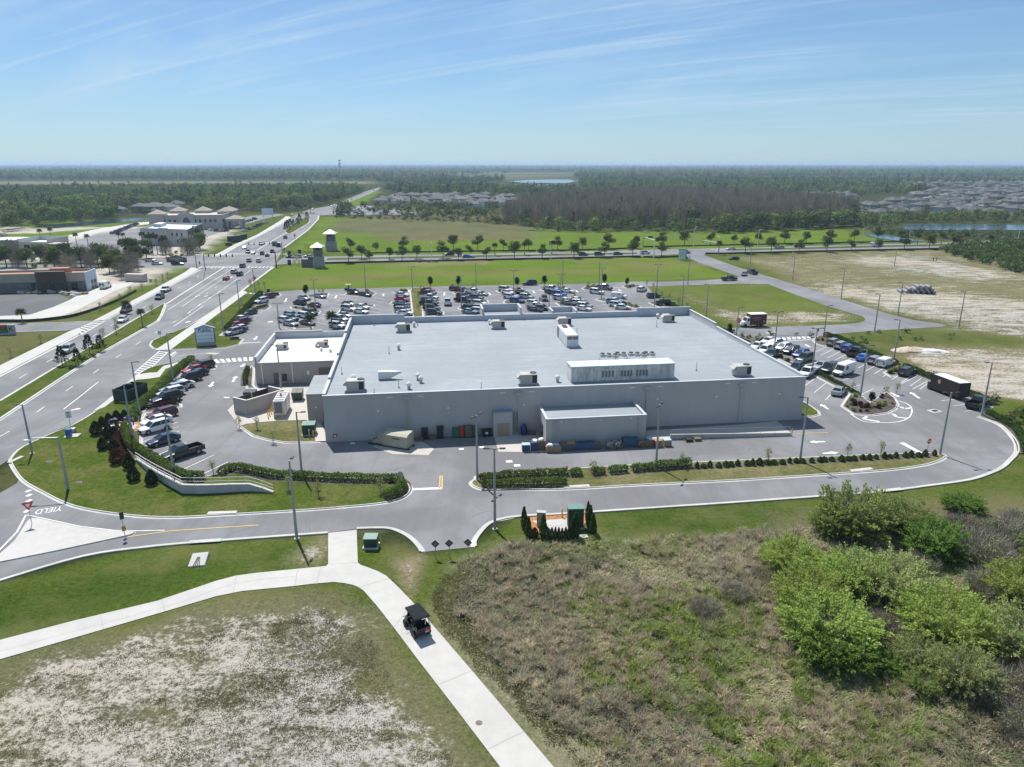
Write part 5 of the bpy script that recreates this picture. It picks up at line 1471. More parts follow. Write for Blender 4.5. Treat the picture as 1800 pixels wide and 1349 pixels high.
def speed_b(t,h):
 poly_plate([(-.42,h - .55),(.42,h - .55),(.42,h + .55),(-.42,h + .55)],-.06,-.045,M_WHITE,'sign_plate',t)
 text_part('sign_text','SPEED\nLIMIT',.2,M_BLACK,t,(0,-.066,h + .27),extrude=.004)
 text_part('sign_text','35',.48,M_BLACK,t,(0,-.066,h - .25),extrude=.004)
post_sign((125,755),729,'white speed limit sign on the left lawn beside the boulevard',speed_b,rz=R(15))
def speed2_b(t,h):
 poly_plate([(-.35,h - .45),(.35,h - .45),(.35,h + .45),(-.35,h + .45)],-.06,-.045,M_GALV,'sign_plate',t)
post_sign((283,603),585,'grey backed sign on the lawn tip by the driveway',speed2_b,rz=R(20))
def diamond_b(t,h):
 poly_plate(ngon(.46,4,h,0),-.06,-.045,M_DARKMETAL,'sign_plate',t)
 mb = MB()
 for x,z in ((0,0),(-.18,0),(.18,0),(0,.18),(0,-.18),(.1,.1),(-.1,.1),(.1,-.1),(-.1,-.1)):
  mb.tube([(x,-.075,h + z),(x,-.061,h + z)],.05,8)
 mb.build('reflector',M_GALV,t)
for b_,cy,l in [((766,981),956,'leftmost of three dark diamond signs closing the road stub'),((790,980),955,'middle one of three dark diamond signs closing the road stub'),((823,977.5),953.5,'rightmost of three dark diamond signs closing the road stub')]:
 post_sign(b_,cy,l,diamond_b,rz=R(random.uniform(-8,8)))
def marker_b(t,h):
 poly_plate([(-.22,h - .55),(.22,h - .55),(.22,h + .3),(-.22,h + .3)],-.06,-.045,M_DARKMETAL,'sign_plate',t)
 poly_plate([(-.2,h - 2.0),(.2,h - 2.0),(.2,h - 1.4),(-.2,h - 1.4)],-.06,-.045,mat('marker_amber',(0.5,0.24,0.02),.5),'marker_plate',t)
post_sign((220,944),905,'dark sign with an amber marker at the island tip',marker_b,rz=R(40))
def stop_b(t,h):
 poly_plate(ngon(.42,8,h,R(22.5)),-.06,-.045,M_RED,'sign_plate',t)
 poly_plate([(-.28,h - .07),(.28,h - .07),(.28,h + .07),(-.28,h + .07)],-.07,-.0605,M_WHITE,'sign_bar',t)
post_sign((1630,793),775.7,'red sign with a white bar at the island tip',stop_b,rz=R(20))
def back_b(t,h):
 poly_plate(ngon(.42,8,h,R(22.5)),-.06,-.045,M_GALV,'sign_plate',t)
post_sign((705.5,861),834,'grey back of a round sign at the service entrance',back_b,rz=R(-10))
post_sign((796,514),501,'round sign seen between trees at the rear drive',stop_b)
post_sign((951,508),498,'dark backed sign beside the second round tree of the rear drive',back_b)
def black_b(t,h):
 poly_plate([(-.3,h - .35),(.3,h - .35),(.3,h + .35),(-.3,h + .35)],-.06,-.045,M_DARKMETAL,'sign_plate',t)
post_sign((1436,592),580,'black square sign on the mulch corner of the right lot',black_b)
def orange_b(t,h):
 poly_plate(ngon(.75,4,h,0),-.08,-.06,M_ORANGE,'sign_plate',t)
 for s in (-.35,.35): MB().tube([(s,.25,0),(s * .3,0,h)],.03,6).build('leg',M_BLACK,t)
post_sign((449,506),489,'orange diamond sign standing on the lawn beside the boulevard',orange_b,rz=R(15))
post_sign((519,425),414,'orange diamond sign far up the boulevard',orange_b,rz=R(15))
post_sign((1297,582),563.5,'orange red diamond sign beside the dark red box truck',orange_b,rz=0)
# the store's own sign
c = P(363,608.3); hz = ztop(c,577); gz_ = ztop(c,571.5)
ps = thing('shop_sign','gabled white sign board on the lawn beside the driveway','sign board',c,R(14))
M_SIGNBLUE = mat('sign_frame',(0.10,0.13,0.19),.5)
M_PANEL = mat('sign_panel',(0.62,0.70,0.78),.6)
MB().box(-2.15,2.15,-.25,.25,0,.75).build('plinth',M_STUCCO,ps)
MB().box(-2.1,2.1,-.2,.2,.75,hz).build('frame',M_SIGNBLUE,ps)
poly_plate([(-2.35,hz),(2.35,hz),(0,gz_ + .1)],-.3,.3,mat('sign_gable',(0.33,0.38,0.45),.5),'gable',ps)
for k,(a,b_) in enumerate([(.80,.985),(.60,.785),(.42,.59),(.22,.41)]):
 z0,z1 = .75 + (hz - .75) * (a - .2) / .8,.75 + (hz - .75) * (b_ - .2) / .8
 MB().box(-1.9,1.9,-.23,-.202,z0 + .02,z1).build('panel',M_PANEL,ps)
text_part('sign_lettering','Publix',1.02,mat('sign_letters',(0.012,0.03,0.028),.9,spec=.1),ps,(0,-.25,.75 + (hz - .75) * .865),scale=(1.12,1,1),extrude=.015)
# shopping centre sign at the right junction
c = P(1199,457); hz = ztop(c,439)
t = thing('centre_sign','white and teal pylon sign at the right junction','sign board',c,R(-20))
MB().box(-1.5,1.5,-.5,.5,0,hz * .3).build('plinth',M_WHITE,t)
MB().box(-1.6,1.6,-.55,.55,hz * .3,hz).build('board',mat('pylon_panel',(0.42,0.58,0.62),.5),t)
MB().box(-1.75,1.75,-.65,.65,hz,hz + .25).build('cap',M_TEAL,t)
MB().box(1.61,1.66,-.5,.5,.3,hz - .2).build('side_panel',M_DARKMETAL,t)
# petrol station sign at the left edge
c0,c1 = P(-4,589),P(28,588.5)
c = (c0 + c1) / 2; hz = ztop(c,571.5); wdt = (c1 - c0).length
t = thing('monument_sign','low sign with green and red panels and a black letter on grey','sign board',c,R(8))
MB().box(-wdt / 2,wdt / 2,-.2,.2,.0,.5).build('plinth',M_STUCCO,t)
MB().box(-wdt / 2,wdt * .12,-.22,.22,.5,hz).build('board',mat('sign_charcoal',(0.05,0.05,0.055),.5),t)
MB().box(wdt * .125,wdt / 2,-.22,.22,.5,hz).build('board',mat('sign_greypanel',(0.40,0.40,0.40),.5),t)
MB().box(-wdt * .28,wdt * .08,-.25,-.222,.62,.62 + (hz - .7) * .42).build('panel',mat('sign_greenpanel',(0.02,0.22,0.10),.5),t)
MB().box(-wdt * .2,wdt * .02,-.25,-.222,.7 + (hz - .7) * .5,hz - .12).build('panel',M_RED,t)
text_part('sign_letter','K',(hz - .5) * .95,M_BLACK,t,(wdt * .31,-.23,.5 + (hz - .5) * .48),extrude=.01)
# fabric flags
M_FLAG = mat('flag_yellow',(0.75,0.68,0.05),.7)
for i,(b_,top,l) in enumerate([((517,472.5),456,'yellow feather flag nearest the entrance tower'),((521,466),441,'tall yellow feather flag behind the nearest one'),((525,468),456,'short yellow feather flag by the entrance wall'),
          ((536,443),427,'left feather flag of the group before the far tower'),((540,444),428,'middle feather flag of the group before the far tower'),((543,442),428,'right feather flag of the group before the far tower')]):
 c = P(*b_); h = ztop(c,top)
 t = thing('feather_flag',l,'flag',c,R(random.uniform(-30,30)),'yellow feather flags')
 MB().tube([(0,0,0),(0,0,h)],.03,6).build('pole',M_WHITE,t)
 MB().loft([[(.03,-.01,h * .3),(.03,.01,h * .3),(.03,.01,h),(.03,-.01,h)],[(.62,.05,h * .35),(.62,.07,h * .35),(.55,.09,h * .93),(.55,.07,h * .93)],[(.78,-.01,h * .42),(.78,.01,h * .42),(.72,.03,h * .8),(.72,.01,h * .8)]]).build('cloth',M_FLAG,t)
# dark electrical cabinets and gantry boxes at the junction
for b_,top,l in [((509,450),441,'black cabinet on the grass beyond the right corner of the junction'),((527,447),439,'dark blue cabinet on the grass near the far tower'),((509,466),457,'dark cabinet at the near corner by the flags'),((472,514),508,'small dark utility box on the lawn by the rear drive'),
       ((265,496),490,'grey utility cabinet on the lawn left of the boulevard'),((128,761),753,'grey utility cabinet beside the blue bin on the left lawn'),((738,461.5),457.5,'left small black box along the cross road'),((753.5,461.5),457.5,'middle small black box along the cross road'),((767,461),457.5,'right small black box along the cross road')]:
 c = P(*b_); h = max(.7,ztop(c,top)); w = .9 if h < 2 else 1.3
 t = thing('utility_cabinet',l,'cabinet',c,R(10),'utility cabinets')
 m = M_DARKMETAL if 'grey' not in l else M_GALV
 MB().bbox(-w / 2,w / 2,-.35,.35,.08,h,.04).build('case',m,t)
 MB().box(-w / 2 - .1,w / 2 + .1,-.45,.45,0,.08).build('plinth',M_CONC,t)
c = P(122,768.5); t = thing('litter_bin','blue bin on a small slab beside the boulevard','bin',(c.x,c.y,.12),R(10))
MB().bbox(-.35,.35,-.35,.35,.08,1.2,.05).build('body',mat('bin_blue',(0.03,0.12,0.36),.5),t)
MB().box(-.6,1.4,-.6,.9,.0,.08).build('slab',M_CONC,t)
# drainage headwall on the near lawn, kerb inlets, white storm structure
c = P(348,989)
t = thing('drain_headwall','white concrete drain mouth with a dark grate on the near lawn','drain',(c.x,c.y,0),R(12))
MB().loft([[(-.85,-.9,.02),(.85,-.9,.02),(.95,1.3,.02),(-.75,1.3,.02)],[(-.8,-.85,.12),(.8,-.85,.12),(.9,1.25,.45),(-.7,1.25,.45)]]).build('slab',M_CONC,t)
mb = MB()
for k in range(4): mb.tube([(-.3 + k * .2,-.95,.17),(-.1 + k * .08,.5,.36)],.04,6)
mb.build('grate',M_BLACK,t)
for b_,l,a in [((390,905),'concrete kerb inlet on the lawn side left of the lamp pole',R(4)),((1014,858.5),'concrete kerb inlet at the long hedge island',BANG),((1516,829),'concrete kerb inlet near the right tip of the hedge island',R(14)),((360,955.5),'concrete kerb inlet on the near verge',R(8)),((1567,865),'concrete kerb inlet on the outer kerb of the loop',R(12))]:
 c = P(*b_); t = thing('kerb_inlet',l,'kerb inlet',(c.x,c.y,0),a,'concrete kerb inlets')
 MB().box(-1.7,1.7,-.1,.55,.12,.2).build('slab',M_KERB,t)
 MB().box(-1.4,1.4,-.13,-.105,.05,.14).build('mouth',M_BLACK,t)
c = P(30,810); t = thing('kerb_inlet','concrete kerb inlet at the boulevard bend','kerb inlet',(c.x,c.y,0),R(80),'concrete kerb inlets')
MB().box(-1.2,1.2,-.1,.5,.12,.2).build('slab',M_CONC,t); MB().box(-1.0,1.0,-.53,-.505,.05,.16).build('mouth',M_BLACK,t)
# green screened pen and the backflow pipes on the left lawn
f0,f1 = P(228,709),P(261,694)
t = thing('screen_fence','dark green screened fence pen beside the hedge','fence',(f0.x,f0.y,.11),math.atan2(f1.y - f0.y,f1.x - f0.x))
Lf = (f1 - f0).length; hf = ztop(f0,688)
M_SCREEN = mat('screen_green',(0.012,0.035,0.025),.7,var=.15)
MB().box(0,Lf,-.03,.03,.1,hf).build('screen',M_SCREEN,t); MB().box(-.03,.03,.04,3.0,.1,hf).build('screen',M_SCREEN,t); MB().box(Lf - .03,Lf + .03,.04,3.0,.1,hf).build('screen',M_SCREEN,t); MB().box(.05,Lf - .05,3.02,3.08,.1,hf).build('screen',M_SCREEN,t)
for x in (0,Lf / 2,Lf):
 for y in (0,3.05): MB().tube([(x,y,0),(x,y,hf + .05)],.05,8).build('post',M_DARKMETAL,t)
sheet('utility_pad',[(178,755),(196,749),(232,744),(242,749),(236,756),(206,760)],M_CONC,0.14)
sheet('straw_bed',[(234,744),(246,743),(247,758),(237,760)],M_STRAWBED,0.13)
c = P(193,750); t = thing('backflow_pipes','purple backflow pipes on a white pad among conical shrubs','pipes',(c.x,c.y,.14),R(12))
M_PURPLE = mat('pipe_purple',(0.12,0.08,0.30),.5)
MB().tube([(0,0,0),(0,0,.8),(.3,0,.95),(3.2,0,.95),(3.5,0,.8),(3.5,0,0)],.13,10).build('pipe',M_PURPLE,t)
for x in (.9,2.4):
 MB().tube([(x,0,.7),(x,0,1.2)],.22,10).build('valve',M_PURPLE,t)
MB().tube([(1.6,-.6,.7),(3.2,-.6,.7)],.08,8).build('spool',M_RED,t)
c = P(206,752); tag(MB().cbox((c.x,c.y,.14),.5,.4,1.3).build('meter_box',M_BLACK),'black meter box in front of the purple pipes','meter box')
# stone and cap of the two gateway towers
M_STONEW = None
def stone(name,a,b_,sc=1.6):
 m,t,b = newmat(name)
 v = nnode(t,'ShaderNodeTexVoronoi'); v.inputs['Scale'].default_value = sc
 t.links.new(tmapping(t,tobj(t),(1,1,2)),v.inputs['Vector'])
 s = nnode(t,'ShaderNodeSeparateColor'); t.links.new(v.outputs['Color'],s.inputs[0])
 t.links.new(tmix(t,s.outputs[0],a,b_),b.inputs['Base Color'])
 b.inputs['Roughness'].default_value = .9
 return m
M_STONEW = stone('pale_stone',(0.24,0.23,0.22),(0.40,0.385,0.36))
M_STONED = stone('grey_stone',(0.10,0.10,0.105),(0.19,0.18,0.175))
M_TOWER = mat('tower_grey',(0.16,0.155,0.145),.85,var=.08)
M_METROOF = mat('metal_roof',(0.60,0.60,0.60),.35,.2)
def tower(base,mid,eave,apex,w,label,rz,wall=None):
 c = P(*base); hm,he,ha = ztop(c,mid),ztop(c,eave),ztop(c,apex)
 t = thing('gateway_tower',label,'tower',c,rz)
 w *= .5
 MB().loft([[(-w * 1.12,-w * 1.12,0),(w * 1.12,-w * 1.12,0),(w * 1.12,w * 1.12,0),(-w * 1.12,w * 1.12,0)],[(-w,-w,hm),(w,-w,hm),(w,w,hm),(-w,w,hm)]]).build('stone_base',M_STONEW,t)
 k = .86
 MB().box(-w * k,w * k,-w * k,w * k,hm,he - (he - hm) * .3).build('shaft',M_TOWER,t)
 z0 = he - (he - hm) * .3
 mb = MB()
 for sx in (-1,1):
  for sy in (-1,1): mb.box(sx * w * .75 - .14,sx * w * .75 + .14,sy * w * .75 - .14,sy * w * .75 + .14,z0,he)
 mb.build('corner_posts',M_TOWER,t)
 MB().box(-w * .62,w * .62,-w * .62,w * .62,z0,he).build('lantern',M_DARKMETAL,t)
 e = w * 1.4
 MB().loft([[(-e,-e,he),(e,-e,he),(e,e,he),(-e,e,he)],[(-e,-e,he + .2),(e,-e,he + .2),(e,e,he + .2),(-e,e,he + .2)],[(-.05,-.05,ha),(.05,-.05,ha),(.05,.05,ha),(-.05,.05,ha)]]).build('roof',M_METROOF,t)
 if wall:
  d = P(*wall); L = (d - c).length; hw = ztop(c,wall[2]) if len(wall) > 2 else 4
  MB().box(-L,-w * 1.12,-.5,.5,0,hw * .82).box(-L * .55,-w * 1.1,-.52,.52,hw * .82,hw).build('wing_wall',M_STONED,t)
 return t
c = P(561,470)
t = tower((561,470),450.7,434.5,426.5,3.6,'gateway tower with a pyramid roof and a stone wing wall, nearest the lawn',0)
L = (P(561,470) - P(531,470)).length
MB().box(-L,-2.05,-.5,.5,0,3.2).box(-L * .6,-2.05,-.53,.53,3.2,4.3).build('wing_wall',M_STONED,t)
tower((583,440.5),424,411,403.5,4.2,'gateway tower with a pyramid roof standing alone in the field',0)
# ------------------------------------------------------------------ buildings left of the boulevard
def rel(c,px,py,z=0):
 return P(px,py,z) - c
M_CREAM = mat('cream_stucco',(0.45,0.40,0.345),.85,var=.06,vs=.3)
M_CREAM2 = mat('pale_stucco',(0.47,0.435,0.39),.85,var=.05,vs=.3)
M_TILE = mat('tan_tile',(0.27,0.235,0.195),.8,var=.12,vs=.8)
M_GREYW = mat('grey_render',(0.27,0.265,0.26),.85,var=.08,vs=.3)
M_OFFICE = mat('office_render',(0.46,0.445,0.425),.85,var=.08,vs=.3)
M_SLATE = mat('slate_panel',(0.10,0.105,0.11),.7)
M_BROWNW = mat('brown_render',(0.075,0.055,0.042),.85,var=.1,vs=.4)
M_TERRA = mat('terracotta_deck',(0.36,0.17,0.11),.8,var=.15,vs=.5)
M_TAUPE = mat('taupe_render',(0.36,0.32,0.265),.85,var=.06,vs=.4)
M_WRAP = mat('house_wrap',(0.50,0.57,0.63),.8,var=.12,vs=.5)
# shop shell under construction
c = P(155,511.5); rz = ang((0,516),(155,511.5))
t = thing('unfinished_shop','unfinished shop shell with stone walls and a dark brown entrance bay','building',c,rz)
hS = 6.1
dpt = (P(172,503.5) - c).length
Lw = (P(-260,523) - c).length
mb = MB(); mb.box(-Lw,-.3,0,.3,0,3.3); mb.build('stone_wall',M_STONED,t)
MB().box(-Lw,-.3,.05,.32,3.3,hS).build('upper_wall',M_TAUPE,t)
MB().box(-.32,0,.0,dpt,0,hS).build('side_wall',M_WRAP,t)
MB().box(-Lw,-.32,dpt - .3,dpt,0,hS).build('back_wall',M_TAUPE,t)
MB().box(-Lw,-.33,.33,dpt - .31,hS - 1.0,hS - .7).build('roof',M_TERRA,t)
MB().box(-12,-6.5,4,7,hS - .69,hS + 1.0).build('roof_bulkhead',M_TERRA,t)
x0 = -(P(155,511.5) - P(120,512.5)).length; x1 = -(P(155,511.5) - P(70,514)).length
bay = MB().box(x1,x0,-1.2,-.02,0,hS + .5).build('entrance_bay',M_BROWNW,t)
MB().box(x1 - .1,x0 + .1,-1.3,.06,hS + .5,hS + .62).build('bay_coping',M_DARKMETAL,bay)
for k in range(3):
 xx = x1 + (x0 - x1) * (.12 + .3 * k)
 MB().box(xx,xx + (x0 - x1) * .2,-1.26,-1.205,.1,2.9).build('doorway',M_GLASS,bay)
for f in (.42,.62):
 MB().box(-Lw * f,-Lw * f + 2.2,-.05,-.003,2.0,2.7).build('window',M_GLASS,t)
MB().box(x0 + 1.2,x0 + 3.2,-.05,-.003,.2,2.8).build('window',M_GLASS,t)
MB().box(x1 - 2.2,x1 - .9,-.05,-.003,.1,2.9).build('doorway',M_GLASS,t)
for y in (2.0,4.6): MB().box(.003,.05,dpt * .2 + y,dpt * .2 + y + 1.6,.1,3.0).build('window',M_GLASS,t)
# building rubble and stacks before the shell
rr = random.Random(5)
LAB = ['pale board stack','low pile of offcuts','wrapped pallet of blocks','white sack pile','grey rubble heap','tan crate stack']
WH = ['before the window left of the brown bay','before the left end of the brown bay','before the middle of the brown bay','before the right end of the brown bay','at the right corner of the shell','beside the concrete drive','at the edge of the dark asphalt','nearest the concrete drive bend']
for i,(x,y) in enumerate([(40,516),(48,516),(56,515.5),(68,515),(90,514.5),(101,513.5),(110,513),(112,517),(120,519),(128,518),(126,522),(136,519),(131,515),(146,518)]):
 c = P(x,y); mb = MB()
 for k in range(5):
  mb.cbox((c.x + rr.uniform(-.8,.8),c.y + rr.uniform(-.6,.6),0),rr.uniform(.8,1.7),rr.uniform(.6,1.2),rr.uniform(.25,.9),rr.uniform(0,3))
 tag(mb.build('building_material',[M_CONC,M_CARD,M_UNITW,M_PAD][i % 4]),f'{LAB[i % 6]} {WH[min(7, i * 8 // 14)]}' + (', nearer one' if i % 2 else ''),'building material','stacks before the unfinished shop')
# white wrapped trailer and dark shed near the lawn
c = P(240,495); t = thing('storage_container','pale grey storage container at the end of the concrete drive','container',c,R(-8))
MB().box(-3.6,3.6,-1.2,1.2,.15,2.7).build('body',M_CREAM2,t)
mb = MB()
for k in range(12): mb.box(-3.5 + k * .6,-3.42 + k * .6,-1.23,-1.203,.3,2.6)
mb.build('corrugation',M_STUCCO,t)
MB().box(-3.64,-3.6,-1.1,1.1,.2,2.6).build('door',M_STUCCO,t)
# grey office with a pale roof, its plan a skewed block
OA,OB,OC = P(245.5,401.5,8.4),P(328.7,404,8.4),P(362.7,390.5,8.4)
ef = (OB - OA); Lw = ef.length; ef.normalize(); es = (OC - OB); dpt = es.length * .8; es.normalize()
hO = 8.4
t = thing('office_block','two storey grey office block with a pale blue roof','office block',(OA.x,OA.y,0))
def skew(mb):
 mb.v = [(x * ef.x + y * es.x,x * ef.y + y * es.y,z) for x,y,z in mb.v]
 return mb
def sb(*a): return skew(MB().box(*a))
mb = MB(); mb.box(0,Lw,0,.3,0,hO); mb.box(0,.3,.3,dpt,0,hO); mb.box(.3,Lw,dpt - .3,dpt,0,hO); skew(mb).build('wall',M_OFFICE,t)
sb(Lw - .3,Lw,.3,dpt - .3,0,hO).build('side_wall',M_SLATE,t)
sb(.3,Lw - .3,.3,dpt - .3,hO - 1.5,hO - 1.0).build('roof',mat('pale_blue_roof',(0.50,0.62,0.66),.6),t)
sb(-.1,Lw + .1,-.1,.35,hO,hO + .12).build('coping',M_STUCCO,t)
for k in range(9):
 f = .06 + k * .1
 if k in (3,4): continue
 sb(Lw * f,Lw * f + .9,-.06,-.003,4.9,6.6).build('window',M_GLASS,t)
 if k % 2: sb(Lw * f,Lw * f + .9,-.06,-.003,1.2,3.2).build('window',M_GLASS,t)
for k in range(6):
 y = dpt * (.06 + k * .155)
 sb(Lw + .003,Lw + .06,y,y + dpt * .1,1.0,7.2).build('window',M_GLASS,t)
sb(Lw - .6,Lw + .6,dpt * .33,dpt * .38,0,hO + .8).build('fin_wall',M_OFFICE,t)
sb(2,7,dpt * .5,dpt * .8,hO - .99,hO + .6).build('roof_plant',M_GALV,t)
sb(Lw * .4,Lw * .6,-.25,-.003,0,hO + .5).build('entrance_bay',M_CREAM2,t)
# the cream building with hipped corner pavilions
c2 = P(392,403.5); rz = R(8); Lw = 43.0; c = c2 - Vector((math.cos(rz),math.sin(rz),0)) * Lw
t = thing('school_building','long cream building with hipped corner pavilions and an arched porch','building',c,rz)
hB = 9.0; dpt = 42.0
mb = MB(); mb.box(0,Lw,0,.4,0,hB); mb.box(0,.4,.4,dpt,0,hB); mb.box(Lw - .4,Lw,.4,dpt,0,hB); mb.box(.4,Lw - .4,dpt - .4,dpt,0,hB); mb.build('wall',M_CREAM,t)
MB().box(.4,Lw - .4,.4,dpt - .4,hB - 1.2,hB - .8).build('roof',M_CREAM2,t)
MB().box(-.2,Lw + .2,-.2,.45,hB,hB + .2).box(Lw - .45,Lw + .2,.45,dpt,hB,hB + .2).build('cornice',M_CREAM2,t)
for (x,y,w) in [(-1,-1,9),(Lw - 8,dpt * .55,9),(Lw - 8,dpt - 8,9),(Lw * .42,dpt - 9,9),(2,dpt - 9,9)]:
 p = MB().box(x,x + w,y,y + w,0,hB + .9).build('pavilion',M_CREAM,t)
 MB().loft([[(x - .7,y - .7,hB + .9),(x + w + .7,y - .7,hB + .9),(x + w + .7,y + w + .7,hB + .9),(x - .7,y + w + .7,hB + .9)],[(x + w / 2 - .1,y + w / 2 - .1,hB + 3.6),(x + w / 2 + .1,y + w / 2 - .1,hB + 3.6),(x + w / 2 + .1,y + w / 2 + .1,hB + 3.6),(x + w / 2 - .1,y + w / 2 + .1,hB + 3.6)]]).build('pavilion_roof',M_TILE,p)
ar = [(Lw * .5 + 3.6 * math.cos(a),1.5 + 7.6 * max(0,math.sin(a)) ** .8) for a in np.linspace(math.pi,0,13)]
g_ = MB().loft([[(x,-.9,z) for x,z in [(Lw * .5 - 5,0)] + [(Lw * .5 - 5,hB + .6)] + [(Lw * .5 - 2,hB + 1.6),(Lw * .5 + 2,hB + 1.6)] + [(Lw * .5 + 5,hB + .6),(Lw * .5 + 5,0)]],[(x,-.03,z) for x,z in [(Lw * .5 - 5,0)] + [(Lw * .5 - 5,hB + .6)] + [(Lw * .5 - 2,hB + 1.6),(Lw * .5 + 2,hB + 1.6)] + [(Lw * .5 + 5,hB + .6),(Lw * .5 + 5,0)]]]).build('entrance_gable',M_CREAM2,t)
MB().loft([[(x * .75 + Lw * .125,-.96,z * .85) for x,z in ar],[(x * .75 + Lw * .125,-.91,z * .85) for x,z in ar]]).build('arched_window',M_SLATE,g_)
for k in range(12):
 f = .1 + k * .072
 if .4 < f < .6: continue
 MB().box(Lw * f,Lw * f + 1.3,-.06,-.003,4.6,6.4).build('window',M_GLASS,t)
for k in range(5):
 y = dpt * (.06 + k * .1)
 MB().box(Lw + .003,Lw + .06,y,y + 1.3,4.6,6.8).build('window',M_GLASS,t)
 MB().box(Lw + .003,Lw + .06,y,y + 1.3,1.0,3.0).build('window',M_GLASS,t)
c = P(415,401.5); t = thing('arched_porch','cream drive-through porch with arches and a hipped roof','porch',c,rz)
for sx in (-4.2,4.2):
 for sy in (-3.6,3.6): MB().box(sx - .7,sx + .7,sy - .7,sy + .7,0,4.6).build('pier',M_CREAM2,t)
MB().box(-5.2,5.2,-4.6,4.6,4.6,6.2).build('beam',M_CREAM2,t)
MB().loft([[(-5.8,-5.2,6.2),(5.8,-5.2,6.2),(5.8,5.2,6.2),(-5.8,5.2,6.2)],[(-.1,-.1,8.6),(.1,-.1,8.6),(.1,.1,8.6),(-.1,.1,8.6)]]).build('roof',M_TILE,t)
# pale building at the left edge
c = P(33,441); t = thing('flat_roofed_bank','low building with a pale turquoise parapet roof at the left edge','building',c,R(-3))
w = 15
mb = MB(); mb.box(0,w,0,.3,0,4.2); mb.box(0,.3,.3,16,0,5.6); mb.box(w - .3,w,.3,16,0,5.6); mb.box(.3,w - .3,15.7,16,0,5.6); mb.build('wall',M_CREAM2,t)
MB().box(.3,w - .3,.3,15.7,3.2,3.5).build('roof',mat('turquoise_roof',(0.55,0.74,0.76),.6),t)
MB().box(-22,-.05,-2,12,0,5.0).build('annexe',M_GREYW,t); MB().box(-22.2,0,-2.2,12.2,5.0,5.3).build('annexe_roof',mat('annexe_white',(.7,.72,.72),.6),t)
MB().box(w + .05,w + 9,-2,5,3.2,3.6).build('canopy',M_CREAM2,t)
for x in (w + 1,w + 8): MB().box(x,x + .4,-1.6,-1.2,0,3.2).build('canopy_post',M_CREAM2,t)
MB().box(3,6,-.05,-.003,.2,2.8).build('doorway',M_GLASS,t)
# the welcome sign of the left cross road
c = P(311,461); t = thing('estate_sign','curved grey stone sign wall beside the left cross road','sign wall',c,R(-4))
MB().loft([[(x,-.3,z) for x,z in [(-4.4,0),(-4.4,2.0),(-2.5,2.3),(0,3.1),(2.5,2.3),(4.4,2.0),(4.4,0)]],[(x,.3,z) for x,z in [(-4.4,0),(-4.4,2.0),(-2.5,2.3),(0,3.1),(2.5,2.3),(4.4,2.0),(4.4,0)]]]).build('wall',M_STONED,t)
MB().box(-3,3,-.36,-.303,1.0,1.9).build('panel',M_TAUPE,t)
# dark site office and hoardings along the boulevard
for b_,l,w,d,h in [((407,427),'dark green site cabin beside the upper boulevard',7,3,3.2),((420,422.5),'dark site cabin farther up the boulevard',6,3,2.8),((400,433),'small black box at the pavement edge of the upper boulevard',3,1.5,1.6)]:
 c = P(*b_); t = thing('site_cabin',l,'cabin',c,R(62),'cabins on the building site')
 MB().bbox(0,w,0,d,.2,h,.1).build('body',M_SCREEN,t); MB().box(-.1,w + .1,-.1,d + .1,h + .002,h + .12).build('roof',M_DARKMETAL,t); MB().box(w * .2,w * .4,-.04,-.003,.3,h - .4).build('door',M_BLACK,t)
c = P(471,381.5); t = thing('site_hoarding','pale blue sign board in the far car park of the cream building','sign board',c,R(0))
MB().box(-4.5,4.5,-.2,.2,1.5,6.5).build('board',M_PANEL,t); MB().box(-4,-3.6,-.15,.15,0,1.5).box(3.6,4,-.15,.15,0,1.5).build('legs',M_GALV,t)
# silt fence between the building site and the lawn
pts = PL([(-60,568),(0,566.5),(55,566),(115,560),(160,548),(205,531),(240,513)])
L = arclen(pts)
t = thing('silt_fence','low black silt fence along the building site','fence',pts[0])
rings = []
for p in curve(pts,4):
 q = p - pts[0]; rings.append([(q.x,q.y - .03,0),(q.x,q.y + .03,0),(q.x,q.y + .03,.75 + random.uniform(-.1,.05)),(q.x,q.y - .03,.75)])
MB().loft(rings).build('fabric',M_BLACK,t)
k = 0
while k < L[-1]:
 q = at_len(pts,L,k) - pts[0]; MB().box(q.x - .03,q.x + .03,q.y - .1,q.y - .04,0,1.0).build('stake',M_BARK,t); k += 6
def blackfence(px,name,label,h=.7):
 pts = PL(px); t0 = pts[0]; rings = []
 for p in curve(pts,3):
  q = p - t0; rings.append([(q.x,q.y - .05,0),(q.x,q.y + .05,0),(q.x,q.y + .05,h),(q.x,q.y - .05,h)])
 t = thing(name,label,'fence',t0)
 MB().loft(rings).build('fabric',M_BLACK,t)
 L = arclen(pts); k = 0; mb = MB()
 while k < L[-1]:
  q = at_len(pts,L,k) - t0; MB().box(q.x - .03,q.x + .03,q.y - .14,q.y - .06,0,h + .25).build('stake',M_BARK,t); k += 18
blackfence([(569,464.3),(700,461.3),(850,458),(1000,455),(1126,452)],'silt_fence','black silt fence along the lawn below the cross road')
blackfence([(1131,453),(1160,454),(1195,452),(1210,456)],'silt_fence','short black silt fence left of the pylon sign')
blackfence([(1240,447),(1300,446.5),(1450,443),(1660,438.5)],'silt_fence','black silt fence along the sandy lot below the cross road')
blackfence([(640,446.5),(800,443),(1000,441),(1120,437)],'silt_fence','black silt fence at the foot of the field beyond the cross road',.6)
blackfence([(1130,435),(1300,431.5),(1500,427),(1600,425)],'silt_fence','black silt fence along the green slope right of the signal mast',.6)
